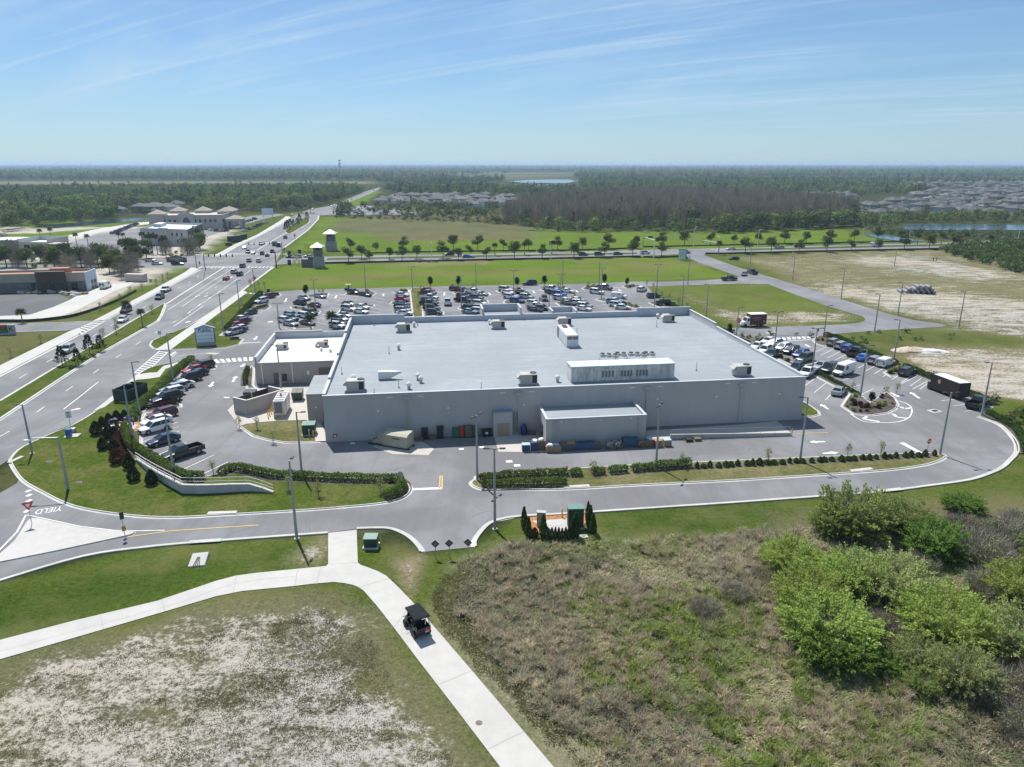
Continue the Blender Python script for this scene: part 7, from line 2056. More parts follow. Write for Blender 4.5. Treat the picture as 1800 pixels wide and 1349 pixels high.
for i,(px,py,cl) in enumerate([(90,437,'silver'),(97,443,'white'),(93,440,'navy')]):
 one('parked_car',f'{cl} car parked right of the turquoise roofed building','sedan',cl,px,py,R(20),GB,.06,True)
one('van','white van with its dark rear open beside the unfinished shop','van','white',186,507,ang((180,510),(196,504)),'vans',.05)
# box truck with dark red body
c = P(1322,574); rz = ang((1340,573),(1300,574.5))
t = thing('box_truck','box truck with a white cab and a dark red lettered body','truck',(c.x,c.y,.035),rz)
M_TRUCKRED = mat('truck_maroon',(.075,.016,.018),.4,var=.1)
MB().bbox(-3.2,1.2,-1.2,1.2,.75,3.3,.05).build('cargo_box',M_TRUCKRED,t)
MB().box(-3.22,1.22,-1.22,1.22,3.302,3.37).build('box_roof',M_WHITE,t)
cb = MB().loft([[(1.25,-1.05,.55),(3.3,-1.0,.55),(3.3,1.0,.55),(1.25,1.05,.55)],[(1.25,-1.08,1.5),(3.2,-1.0,1.35),(3.2,1.0,1.35),(1.25,1.08,1.5)],[(1.25,-1.05,1.6),(2.3,-1.02,1.5),(2.3,1.02,1.5),(1.25,1.05,1.6)],[(1.25,-.95,2.5),(1.75,-.92,2.5),(1.75,.92,2.5),(1.25,.95,2.5)]]).build('cab',PAINT['white'],t)
MB().add([(2.31,-.9,1.55),(2.31,.9,1.55),(1.79,.82,2.42),(1.79,-.82,2.42)],[(0,1,2,3)]).build('windshield',M_CARGLASS,cb)
for s in (-1,1): MB().box(1.4,2.0,min(s * 1.0,s * 1.07),max(s * 1.0,s * 1.07),1.6,2.25).build('side_window',M_CARGLASS,cb)
for s in (-1,1): MB().box(3.25,3.34,s * .75 - .18,s * .75 + .18,.85,1.1).build('headlight',M_HEADL,cb)
for x in (2.4,-1.9):
 for s in (-1,1): MB().tube([(x,s * .85,.45),(x,s * 1.12,.45)],.45,16).build('wheel',M_TYRE,t)
MB().box(-3.2,2.6,-.5,.5,.45,.74).build('chassis',M_BLACK,t)
M_PALE = mat('lettering_pale',(.40,.20,.16),.5)
for s in (-1,1):
 mb = MB(); y0,y1 = (s * 1.205,s * 1.215)
 mb.box(-1.5,.6,min(y0,y1),max(y0,y1),2.3,2.5); mb.box(-2.9,-2.3,min(y0,y1),max(y0,y1),1.2,1.7); mb.box(-1.2,.3,min(y0,y1),max(y0,y1),1.8,1.9)
 mb.build('side_stripes',M_PALE,t)
# brown parcel van
c = P(1661,692); rz = ang((1688,707),(1640,688))
t = thing('parcel_truck','dark brown parcel truck with a white roof in the right lot','truck',(c.x,c.y,.032),rz)
M_PARCEL = mat('parcel_brown',(.022,.014,.010),.4)
L2 = 4.1
bd = MB().loft([[(-L2,-1.15,.5),(2.6,-1.15,.5),(2.6,1.15,.5),(-L2,1.15,.5)],[(-L2,-1.15,3.0),(2.5,-1.15,3.0),(2.5,1.15,3.0),(-L2,1.15,3.0)],[(-L2 + .05,-1.08,3.12),(2.4,-1.08,3.12),(2.4,1.08,3.12),(-L2 + .05,1.08,3.12)]]).build('body',M_PARCEL,t)
MB().box(-L2 + .15,2.1,-1.06,1.06,3.122,3.17).build('roof',mat('parcel_roof',(.78,.78,.77),.5),t)
MB().loft([[(2.6,-.95,.5),(3.6,-.85,.55),(3.6,.85,.55),(2.6,.95,.5)],[(2.6,-.9,1.45),(3.5,-.78,1.25),(3.5,.78,1.25),(2.6,.9,1.45)]]).build('bonnet',M_PARCEL,t)
MB().add([(2.615,-1.0,1.55),(2.615,1.0,1.55),(2.54,1.0,2.65),(2.54,-1.0,2.65)],[(0,1,2,3)]).build('windshield',M_CARGLASS,t)
for s in (-1,1):
 y0 = s * 1.155
 MB().box(1.5,2.3,min(y0,y0 + s * .02),max(y0,y0 + s * .02),.8,2.5).build('door',M_BLACK,t)
 poly = [(.2,2.5),(.85,2.5),(.85,2.0),(.52,1.7),(.2,2.0)]
 MB().loft([[(x,y0 + s * .002,z) for x,z in poly][::s],[(x,y0 + s * .02,z) for x,z in poly][::s]]).build('emblem',mat('emblem_tan',(.42,.30,.16),.5),t)
 MB().box(3.55,3.63,s * .6 - .15,s * .6 + .15,.75,1.0).build('headlight',M_HEADL,t)
 MB().box(-L2 - .03,-L2,s * .95 - .1,s * .95 + .1,.8,1.1).build('taillight',M_TAILL,t)
MB().box(-L2 - .03,-L2 - .003,-.9,.9,.6,2.7).build('rear_door',M_DARKMETAL,t)
for x in (2.7,-2.5):
 for s in (-1,1): MB().tube([(x,s * .85,.45),(x,s * 1.17,.45)],.45,16).build('wheel',M_TYRE,t)
# black utility buggy on the path
c = P(733,1108); rz = ang((747,1125),(716,1086))
t = thing('utility_buggy','black utility buggy with a roof and a red rear triangle on the concrete path','buggy',(c.x,c.y,.052),rz)
M_BUG = mat('buggy_black',(.012,.012,.013),.4)
M_BUGROOF = mat('buggy_roof',(.014,.017,.022),.85,var=.15,vs=1.5,spec=.15)
MB().loft([[(-1.45,-.6,.42),(1.35,-.55,.42),(1.35,.55,.42),(-1.45,.6,.42)],[(-1.45,-.66,.62),(1.45,-.6,.62),(1.45,.6,.62),(-1.45,.66,.62)]]).build('chassis',M_BUG,t)
MB().loft([[(.62,-.6,.62),(1.5,-.5,.62),(1.5,.5,.62),(.62,.6,.62)],[(.62,-.6,1.08),(1.4,-.42,.88),(1.4,.42,.88),(.62,.6,1.08)]]).build('bonnet',M_BUG,t)
mb = MB(); mb.box(-1.5,-.62,-.68,.68,.62,.72); mb.box(-1.5,-1.44,-.68,.68,.72,1.08); mb.box(-1.44,-.62,-.68,-.62,.72,1.05); mb.box(-1.44,-.62,.62,.68,.72,1.05); mb.build('cargo_bed',M_BUG,t)
for x in (-.35,.05) if False else (-.3,):
 st = MB().bbox(x - .25,x + .3,-.58,.58,.62,.86,.05).build('seat',M_BLACK,t)
 MB().loft([[(x - .32,-.56,.86),(x - .18,-.56,.86),(x - .18,.56,.86),(x - .32,.56,.86)],[(x - .42,-.52,1.32),(x - .32,-.52,1.32),(x - .32,.52,1.32),(x - .42,.52,1.32)]]).build('seat_back',M_BLACK,st)
for s in (-1,1):
 MB().tube([(.72,s * .6,1.05),(.42,s * .62,1.92)],.035,8).build('roll_bar',M_BUG,t)
 MB().tube([(-.62,s * .62,.7),(-.58,s * .62,1.92)],.035,8).build('roll_bar',M_BUG,t)
 MB().tube([(-1.35,s * .6,1.05),(-1.1,s * .62,1.9)],.03,8).build('roll_bar',M_BUG,t)
 MB().tube([(.75,s * .66,1.2),(.75,s * .88,1.28),(.75,s * .98,1.28)],.03,6).build('mirror',M_BUG,t)
 MB().tube([(-1.46,s * .68,1.05),(-1.5,s * .68,1.3),(-1.25,s * .68,1.3),(-1.2,s * .68,1.05)],.02,6).build('grab_rail',M_GALV,t)
MB().loft([[(-1.35,-.74,1.92),(.95,-.68,1.92),(.95,.68,1.92),(-1.35,.74,1.92)],[(-1.35,-.74,2.0),(.95,-.68,2.0),(.95,.68,2.0),(-1.35,.74,2.0)],[(-1.22,-.62,2.06),(.82,-.57,2.06),(.82,.57,2.06),(-1.22,.62,2.06)]]).build('roof',M_BUGROOF,t)
MB().add([(.74,-.56,1.1),(.74,.56,1.1),(.47,.56,1.88),(.47,-.56,1.88)],[(0,1,2,3)]).build('windshield',M_CARGLASS,t)
MB().tube([(.45,.28,1.0),(.36,.28,1.12)],.17,12).build('steering_wheel',M_BLACK,t)
for x in (1.0,-1.0):
 for s in (-1,1):
  w_ = MB().tube([(x,s * .5,.36),(x,s * .56,.36),(x,s * .74,.36),(x,s * .8,.36)],[.3,.36,.36,.3],18).build('wheel',M_TYRE,t)
  MB().tube([(x,s * .74,.36),(x,s * .81,.36)],.17,12).build('rim',M_DARKMETAL,w_)
poly = [(-.2,.74),(.2,.74),(0,1.08)]
poly = [(y - .32,z) for y,z in poly]
MB().loft([[(-1.505,y,z) for y,z in poly],[(-1.525,y,z) for y,z in poly]]).build('rear_triangle',mat('triangle_red',(.75,.04,.05),.4),t)
MB().box(-1.525,-1.505,-.5,-.12,.60,.68).build('number_plate',M_WHITE,t)
for s in (-1,1): MB().box(-1.53,-1.505,s * .55 - .06,s * .55 + .06,.8,.95).build('taillight',M_TAILL,t)
# golf cart with riders on the rear drive
c = P(612,510.5); rz = ang((620,510.5),(603,510.5))
t = thing('golf_cart','golf cart with a tan roof and two riders on the rear drive','golf cart',(c.x,c.y,.032),rz)
MB().loft([[(-1.2,-.55,.3),(1.2,-.5,.3),(1.2,.5,.3),(-1.2,.55,.3)],[(-1.2,-.6,.55),(1.15,-.5,.75),(1.15,.5,.75),(-1.2,.6,.55)]]).build('body',M_DARKMETAL,t)
MB().bbox(-.5,.1,-.55,.55,.55,.82,.04).build('seat',M_CARD,t)
MB().box(-1.1,.9,-.65,.65,1.85,1.93).build('roof',M_CREAM2,t)
for x in (-1.0,.85):
 for s in (-1,1): MB().tube([(x,s * .55,.6),(x * .98,s * .58,1.86)],.025,6).build('roof_post',M_BLACK,t)
 for s in (-1,1): MB().tube([(x * .85,s * .42,.23),(x * .85,s * .6,.23)],.23,12).build('wheel',M_TYRE,t)
rd = Vector((math.cos(rz),math.sin(rz),0)); rn = Vector((-rd.y,rd.x,0))
for s,l in ((-.28,'rider nearer the car park in the golf cart'),(.28,'rider on the far side of the golf cart')):
 q = c - rd * .28 + rn * s
 pp = person(612,510.5,l,(.04,.04,.05),(.03,.03,.04),.33,rz - R(90),True)
 pp.location = (q.x,q.y,.36)
# the buggy's driver
rz = bpy.data.objects['utility_buggy'].rotation_euler[2]; c = bpy.data.objects['utility_buggy'].location
rd = Vector((math.cos(rz),math.sin(rz),0)); rn = Vector((-rd.y,rd.x,0))
pp = person(733,1108,'driver in dark clothes seated under the roof of the black buggy',(.035,.035,.045),(.03,.03,.045),.33,rz - R(90),True)
q = c - rd * .28 + rn * .28
pp.location = (q.x,q.y,c.z + .38)
# ------------------------------------------------------------------ plants
def cloud_leaves(rg,clumps,n,size,ca,cb,elong=1.5,shell=.55,droop=0.0,updir=.35,nz=.75):
 """leaf-sized quads through the volume of the clumps; leaf colour varies leaf by leaf and clump by clump"""
 cl = np.array([c[:6] for c in clumps],float)
 w = (cl[:,3] * cl[:,4] * cl[:,5]) ** .66; w /= w.sum()
 k = rg.choice(len(cl),n,p=w)
 d = rg.normal(size=(n,3)); d /= np.linalg.norm(d,axis=1)[:,None]
 r = shell + (1.04 - shell) * rg.random(n) ** .6
 r *= 1 + .16 * rg.normal(size=n)
 pos = cl[k,:3] + d * r[:,None] * cl[k,3:6]
 nr = d + rg.normal(size=(n,3)) * nz + np.array([0,0,updir])
 nr /= np.linalg.norm(nr,axis=1)[:,None]
 t = np.cross(nr,rg.normal(size=(n,3))); t[:,2] -= droop; t /= np.linalg.norm(t,axis=1)[:,None]
 b = np.cross(nr,t)
 s = size * rg.uniform(.6,1.35,n)[:,None]
 a,c = t * s * elong * .5,b * s * .5
 v = np.stack([pos - a,pos + c * .9,pos + a,pos - c * .9],1).reshape(-1,3)
 f = np.arange(n * 4).reshape(n,4)
 cu = rg.random(len(cl))[k] * .55 + rg.random(n) * .45
 col = np.array(ca) * (1 - cu[:,None]) + np.array(cb) * cu[:,None]
 col = col * rg.uniform(.72,1.3,n)[:,None]
 return v,f,np.repeat(col,4,0)
def twigs(rg,n,spread,h,wid,ca,cb,base=.15,up=1.0):
 """thin twig blades rising and fanning out"""
 th = rg.random(n) * 6.283; rr = np.sqrt(rg.random(n))
 p0 = np.stack([np.cos(th) * rr * spread * .7,np.sin(th) * rr * spread * .7,rg.random(n) * h * .75],1)
 d = np.stack([np.cos(th) * rr * .8,np.sin(th) * rr * .8,up * np.ones(n)],1) + rg.normal(size=(n,3)) * .45
 d /= np.linalg.norm(d,axis=1)[:,None]
 L = h * rg.uniform(.15,.42,n)[:,None]
 s = np.cross(d,rg.normal(size=(n,3))); s /= np.linalg.norm(s,axis=1)[:,None]; s *= wid
 p1 = p0 + d * L
 v = np.stack([p0 - s,p0 + s,p1 + s * .3,p1 - s * .3],1).reshape(-1,3)
 cu = rg.random(n)[:,None]
 col = (np.array(ca) * (1 - cu) + np.array(cb) * cu)
 return v,np.arange(n * 4).reshape(n,4),np.repeat(col,4,0)
def join(*parts):
 vs,fs,cs,b = [],[],[],0
 for v,f,c in parts:
  vs.append(v); fs.append(f + b); cs.append(c); b += len(v)
 return np.vstack(vs),np.vstack(fs),np.vstack(cs)
def trunk_mb(rg,h,r,limbs=4,spread=1.2,lh=.5,lean=.1):
 mb = MB()
 top = Vector((rg.normal() * lean * h * .1,rg.normal() * lean * h * .1,h))
 mb.tube([(0,0,0),(top.x * .4,top.y * .4,h * .5),top],[r * 1.25,r,r * .45],7)
 for k in range(limbs):
  a = 6.283 * k / max(1,limbs) + rg.random() * .8
  z0 = h * (lh + (1 - lh) * rg.random() * .6)
  q = Vector((math.cos(a) * spread * rg.uniform(.6,1),math.sin(a) * spread * rg.uniform(.6,1),z0 + h * rg.uniform(.2,.45)))
  s0 = Vector((top.x * z0 / h,top.y * z0 / h,z0))
  mb.tube([s0,s0.lerp(q,.5) + Vector((0,0,.12 * h * .3)),q],[r * .55,r * .38,r * .16],5)
 return mb
class Plant:
 """crown mesh and trunk mesh shared by all copies of one kind"""
 def __init__(s,crown,trunk=None,bark=None,leaf=None,name='crown'):
  s.crown = np_mesh(name,*crown[:2],leaf or M_LEAF,crown[2]); s.crown_name = name
  s.trunk = trunk.mesh('trunk',bark or M_BARK) if trunk else None
def plant(pl,name,label,cat,c,scale=1.0,rz=None,group=None,sz=None):
 t = thing(name,label,cat,c,random.uniform(0,6.28) if rz is None else rz,group)
 t.scale = (scale,scale,sz or scale)
 link(bpy.data.objects.new(pl.crown_name,pl.crown),t)
 if pl.trunk: link(bpy.data.objects.new('trunk',pl.trunk),t)
 return t
def clumpset(rg,n,R_,H0,H1,cr,flat=.8):
 out = []
 for k in range(n):
  a = 6.283 * k / n + rg.random() * 1.2; q = math.sqrt(rg.random()) * R_
  z = H0 + (H1 - H0) * rg.random()
  f = 1 - .45 * abs((z - (H0 + H1) * .45) / (H1 - H0)) * 1.2
  c = cr * rg.uniform(.7,1.2)
  out.append((math.cos(a) * q * f,math.sin(a) * q * f,z,c,c,c * flat))
 return out
G_OAK = ((.065,.095,.026),(.135,.165,.052)); G_DARK = ((.018,.040,.012),(.040,.070,.020)); G_WILL = ((.26,.345,.075),(.43,.50,.15)); G_DEEP = ((.12,.20,.04),(.23,.32,.075))
G_PALE = ((.30,.36,.12),(.47,.52,.23)); G_OLIVE = ((.20,.245,.065),(.33,.375,.12)); C_TWIG = ((.19,.175,.14),(.33,.305,.25))
rg = np.random.default_rng(5)
OAK = [Plant(cloud_leaves(rg,clumpset(rg,12,1.7,2.6,5.2,.95),900,.30,*G_OAK),trunk_mb(rg,4.0,.11,5,1.3),M_BARK) for _ in range(4)]
BIGOAK = [Plant(cloud_leaves(rg,clumpset(rg,16,3.2,3.0,8.0,1.6),1500,.5,*G_OAK),trunk_mb(rg,6.2,.2,6,2.6),M_BARK) for _ in range(3)]
BARE = [Plant(join(twigs(rg,1300,3.4,7.5,.028,*C_TWIG),cloud_leaves(rg,clumpset(rg,10,2.6,3.5,7.2,1.1),260,.3,(.10,.095,.06),(.15,.14,.09))),trunk_mb(rg,5.5,.16,7,2.4,.35),M_GBARK,M_TWIG) for _ in range(2)]
def palm_crown(rg,n=26,L=1.7,ca=(.035,.055,.020),cb=(.075,.095,.04),dead=.2):
 V,Fc,Cc,b = [],[],[],0
 for k in range(n):
  a = k * 2.4; el = 1.15 - 1.9 * k / n
  d = np.array([math.cos(a) * math.cos(el),math.sin(a) * math.cos(el),math.sin(el)])
  side = np.cross(d,[0,0,1.0]); side /= np.linalg.norm(side) + 1e-6
  up = np.cross(side,d)
  col = np.array(ca) + (np.array(cb) - np.array(ca)) * rg.random()
  if k > n * (1 - dead): col = np.array((.12,.10,.065))
  for q in range(9):
   fa = (q - 4) * .26
   tip = d * L * (.55 + .45 * math.cos(fa)) + side * L * .75 * math.sin(fa) + np.array([0,0,-.35 * L * (.4 + abs(fa) * .3)])
   m = d * L * .42 + side * L * .2 * math.sin(fa)
   w = side * .05 * math.cos(fa) + up * .06
   V += [d * .1,m + w,tip,m - w]; Fc.append([b,b + 1,b + 2,b + 3]); b += 4
   Cc += [col * rg.uniform(.8,1.25)] * 4
 return np.array(V),np.array(Fc),np.array(Cc)
def palm(rg,h,L):
 v,f,c = palm_crown(rg,26,L)
 v = v + np.array([0,0,h])
 mb = MB(); mb.tube([(0,0,0),(.05,0,h * .5),(0,0,h)],[.2,.16,.17],8); mb.tube([(0,0,h - .5),(0,0,h + .1)],[.2,.26],8)
 return Plant((v,f,c),mb,M_GBARK,None,'fronds')
PALM = [palm(rg,5.2,1.7),palm(rg,7.5,1.8),palm(rg,3.6,1.9)]
def pine_crown(rg,h,r,n=420):
 z = rg.random(n) ** .8; th = rg.random(n) * 6.283
 rr = r * (1 - z) * rg.uniform(.25,1.0,n) + .06
 p = np.stack([np.cos(th) * rr,np.sin(th) * rr,h * (.12 + .88 * z)],1)
 d = np.stack([np.cos(th),np.sin(th),rg.uniform(.2,.9,n)],1); d /= np.linalg.norm(d,axis=1)[:,None]
 s = np.cross(d,rg.normal(size=(n,3))); s /= np.linalg.norm(s,axis=1)[:,None]
 L = r * rg.uniform(.22,.42,n)[:,None]
 v = np.stack([p,p + d * L * .5 + s * L * .22,p + d * L,p + d * L * .5 - s * L * .22],1).reshape(-1,3)
 cu = rg.random(n)[:,None]
 return v,np.arange(4 * n).reshape(n,4),np.repeat(np.array((.014,.030,.012)) * (1 - cu) + np.array((.035,.060,.022)) * cu,4,0)
PINE = [Plant(pine_crown(rg,4.0,1.4),trunk_mb(rg,3.2,.07,0),M_BARK) for _ in range(2)]
def cone_shrub(rg,h,r,n,ca,cb,leaf=.16,power=1.0):
 z = rg.random(n); th = rg.random(n) * 6.283
 prof = r * np.clip(np.minimum(.55 + z * 2.2,(1 - z) ** .55 * 1.25),.03,1.0) ** power
 rr = prof * rg.uniform(.75,1.05,n)
 p = np.stack([np.cos(th) * rr,np.sin(th) * rr,.05 + (h - .05) * z],1)
 nr = np.stack([np.cos(th),np.sin(th),.4 + 0 * th],1) + rg.normal(size=(n,3)) * .5; nr /= np.linalg.norm(nr,axis=1)[:,None]
 t = np.cross(nr,rg.normal(size=(n,3))); t[:,2] += .7; t /= np.linalg.norm(t,axis=1)[:,None]; b = np.cross(nr,t)
 s = leaf * rg.uniform(.6,1.3,n)[:,None]
 v = np.stack([p - t * s * .7,p + b * s * .45,p + t * s * .9,p - b * s * .45],1).reshape(-1,3)
 cu = rg.random(n)[:,None]
 return v,np.arange(4 * n).reshape(n,4),np.repeat((np.array(ca) * (1 - cu) + np.array(cb) * cu) * rg.uniform(.75,1.25,n)[:,None],4,0)
def stem_mb(h): return MB().tube([(0,0,0),(0,0,h)],[.05,.02],6)
JUNIPER = [Plant(cone_shrub(rg,2.3,.95,1500,(.016,.030,.012),(.036,.058,.022)),stem_mb(1.6)) for _ in range(2)]
REDSHRUB = Plant(cone_shrub(rg,2.1,.85,1100,(.05,.018,.016),(.10,.04,.03)),stem_mb(1.4))
COLUMN = [Plant(cone_shrub(rg,2.6,.42,900,(.035,.065,.020),(.085,.13,.038),.15),stem_mb(2.0)) for _ in range(2)]
SMALL = [Plant(cone_shrub(rg,.85,.46,300,(.04,.07,.02),(.095,.14,.04),.15),stem_mb(.6)) for _ in range(3)]
LOWSH = [Plant(cloud_leaves(rg,clumpset(rg,6,.5,.25,.65,.38),320,.15,*G_OLIVE),stem_mb(.4)) for _ in range(2)]
REDLOW = Plant(cloud_leaves(rg,clumpset(rg,6,.5,.25,.6,.36),300,.15,(.045,.022,.02),(.09,.05,.04)),stem_mb(.4))
ROUNDT = [Plant(cloud_leaves(rg,[(0,0,2.3,.75,.75,1.05),(.3,.1,2.8,.45,.45,.6),(-.3,0,2.0,.5,.5,.6)],600,.22,*G_DARK),trunk_mb(rg,1.9,.06,3,.4)) for _ in range(2)]
SAPLING = [Plant(join(twigs(rg,70,.5,2.2,.015,*C_TWIG),cloud_leaves(rg,[(0,0,1.5,.45,.45,.7)],60,.16,*G_OLIVE)),stem_mb(1.9),M_GBARK) for _ in range(2)]
# street trees along the cross road
def streetrow(px,plants,lab,group,h0,hv=.24):
 for i,(x,y) in enumerate(px):
  plant(plants[i % len(plants)],'street_tree',f'street tree {lab}, {ORD[i] if i < 17 else ["eighteenth", "nineteenth"][i - 17]} from the left','tree',P(x,y),h0 * random.uniform(1 - hv,1 + hv),None,group)
streetrow([(613,463),(636,456),(650,459),(685,456),(707,459),(733,455),(779,454),(806,458),(826,452)],OAK,'on the lawn side of the cross road, left stretch','street trees along the cross road',1.08)
streetrow([(855,457),(904,455),(953,455),(1009,454.5),(1062,453.5),(1112,451.5),(1163,450)],OAK,'on the lawn side of the cross road, middle stretch','street trees along the cross road',1.15)
streetrow([(1310,446),(1355,445.5),(1404,445),(1453,443.5),(1496,442.5),(1544,441),(1589,439.5),(1633,438.5),(1680,438)],OAK,'on the sandy side of the cross road, right stretch','street trees along the cross road',1.2)
streetrow([(617,442),(661,444),(709,440),(797,439),(840,441)],OAK,'at the foot of the field, left stretch','street trees along the cross road',1.1)
streetrow([(885,441),(929,441),(980,440),(1024,439),(1070,438.5),(1117,437),(1161,435),(1203,432),(1249,431)],OAK,'at the foot of the field, middle stretch','street trees along the cross road',1.15)
streetrow([(1290,430),(1333,429),(1379,429),(1417,428.5),(1459,427),(1501,426),(1542,423),(1583,426)],OAK,'on the green slope, right stretch','street trees along the cross road',1.2)
for x,y,k,l in [(870,450,0,'leftmost palm on the field side of the cross road'),(922,449,0,'middle palm on the field side of the cross road'),(970,447,0,'rightmost palm on the field side of the cross road'),(1612,432,0,'leftmost palm beside the pond'),(1654,431,0,'second palm beside the pond'),(1697,431,0,'third palm beside the pond, behind a street tree'),(1740,429,2,'spreading palm at the right end of the pond row'),(1263,448,0,'palm at the corner of the right junction'),
       (224,552,2,'median palm next to the white sedan'),(251,574,0,'taller median palm, right of the pair'),(40,568,2,'short palm beside the side street'),(547,581,2,'palm left of the shop wing roof'),(584,578,2,'thin palm at the left back corner of the store')]:
 plant(PALM[k],'palm_tree',l,'palm',P(x,y),random.uniform(.9,1.05) * (.8 if 'median' in l or 'short' in l else 1),None,'palm trees')
for i,(x,y) in enumerate([(252,436),(262,446),(269,447),(277,446),(286,448),(292,452),(240,466),(244,473),(350,436),(135,430),(155,432),(210,428),(218,427),(72,422),(90,419),(530,375),(538,374.5),(524,375.5),(546,374.5)]):
 where = 'in the tall palm group before the grey office' if i < 8 else ('beside the end wall of the grey office' if i == 8 else ('on the building site left of the grey office' if i < 15 else 'on the round island at the far bend'))
 plant(PALM[1 if i < 9 else 0],'palm_tree',f'tall palm {where}','palm',P(x,y),random.uniform(.85,1.15),None,'palm trees ' + where)
for i,(x,y) in enumerate([(110,643),(138,643),(158,622),(178,618)]):
 plant(PINE[i % 2],'pine_tree',f'young pine in the boulevard median, {ORD[i]} from the near end','tree',P(x,y),random.uniform(.85,1.05),None,'young pines in the median')
for i,(x,y) in enumerate([(506,404),(511,401),(516,398),(523,397),(527,391),(540,387),(503,407)]):
 plant(PINE[i % 2],'pine_tree',f'young pine in the upper median, {ORD[i]} listed from the near end','tree',P(x,y),random.uniform(1.1,1.5),None,'young pines in the upper median')
for i,(x,y) in enumerate([(181,595),(205,588),(205,575),(268,552),(128,648),(148,632),(164,628),(172,612)]):
 plant(SAPLING[i % 2] if i < 4 else LOWSH[i % 2],'shrub' if i > 3 else 'sapling',(f'thin sapling in the boulevard median, {ORD[i]} from the near end' if i < 4 else f'low shrub among the median pines, {ORD[i - 4]} of four'),'shrub' if i > 3 else 'sapling',P(x,y),1.3,None,'median planting')
# trees left of the boulevard
for i,(x,y,k) in enumerate([(33,470,'b'),(72,462,'o'),(107,472,'b'),(118,461,'o'),(131,470,'o'),(143,470,'o'),(160,472,'b'),(185,464,'o'),(193,481,'k'),(207,477,'o'),(222,491,'b'),(240,468,'o'),(330,448,'b'),(5,455,'p'),(20,452,'p'),(228,455,'o'),(60,470,'s'),(81,470,'s'),(310,446,'s'),(12,470,'o'),(48,471,'o'),(88,462,'b'),(97,473,'o'),(125,478,'b'),(150,462,'b'),(172,463,'o'),(200,466,'b'),(214,484,'k'),(232,479,'b'),(236,452,'o'),(258,455,'o'),(292,447,'b'),(340,445,'b'),(352,440,'o'),(8,436,'b'),(100,428,'s'),(170,432,'s'),(180,468,'o'),(62,472,'s'),(300,452,'s'),(320,452,'s')]):
 pl = {'b': BARE[i % 2],'o': BIGOAK[i % 3],'k': BIGOAK[1],'p': BARE[1],'s': LOWSH[0]}[k]
 kind = {'b': 'bare grey tree','o': 'leafy roadside tree','k': 'round dark tree','p': 'pale leafless tree','s': 'low roadside bush'}[k]
 wh = ['behind the left part of the unfinished shop','behind the terracotta roof','behind the right end of the unfinished shop','between the shop and the tall palms','beside the storage container','by the left cross road']
 wi = 0 if x < 50 else 1 if x < 112 else 2 if x < 150 else 3 if x < 230 else 5
 plant(pl,'roadside_tree' if k != 's' else 'roadside_bush',f'{kind} {wh[wi]}, at about {["the far verge", "the near verge", "the median"][i % 3]}','tree' if k != 's' else 'bush',P(x,y),{'b': 1.0,'o': .95,'k': .8,'p': 1.0,'s': 1.8}[k] * random.uniform(.9,1.1),None,'trees left of the boulevard')
for i,(x,y) in enumerate([(286,493),(295,489),(275,502),(250,510),(229,516),(212,530),(177,545),(72,603),(20,628),(465,506),(441,502),(377,576),(425,537),(455,506),(440,504)]):
 plant(SAPLING[i % 2],'sapling',f'thin staked sapling on the {"left" if x < 300 else "right"} boulevard lawn, {ORD[i]} noted','sapling',P(x,y),1.15,None,'saplings on the boulevard lawns')
# conical shrubs on the left lawn
for i,(x,y,s,l) in enumerate([(170,764,1.15,'broad conical juniper at the left end of the utility pad'),(180,748,.8,'small conical shrub behind the left end of the pad'),(192,743,.85,'conical shrub behind the pad, second from left'),(206,739,.9,'conical shrub behind the pad, third from left'),(220,737,.85,'conical shrub behind the pad, beside the pole'),(192,770,1.15,'tall conical juniper in front of the pad'),
          (201,763,.7,'slim conical shrub right of the tall juniper'),(181.5,790,1.0,'rounded juniper alone on the lawn before the pad'),(201,793,1.0,'rounded juniper left of the red hedge'),(227.6,823,1.1,'juniper just above the retaining wall start'),(236,845,1.05,'juniper alone below the red shrub'),(267,851,1.05,'juniper against the retaining wall')]):
 plant(JUNIPER[i % 2],'conical_shrub',l,'shrub',P(x,y,.11),s * .82,None,'conical shrubs on the left lawn')
plant(REDSHRUB,'conical_shrub','dark red conical shrub among the green junipers','shrub',P(205,815,.11),1.05)
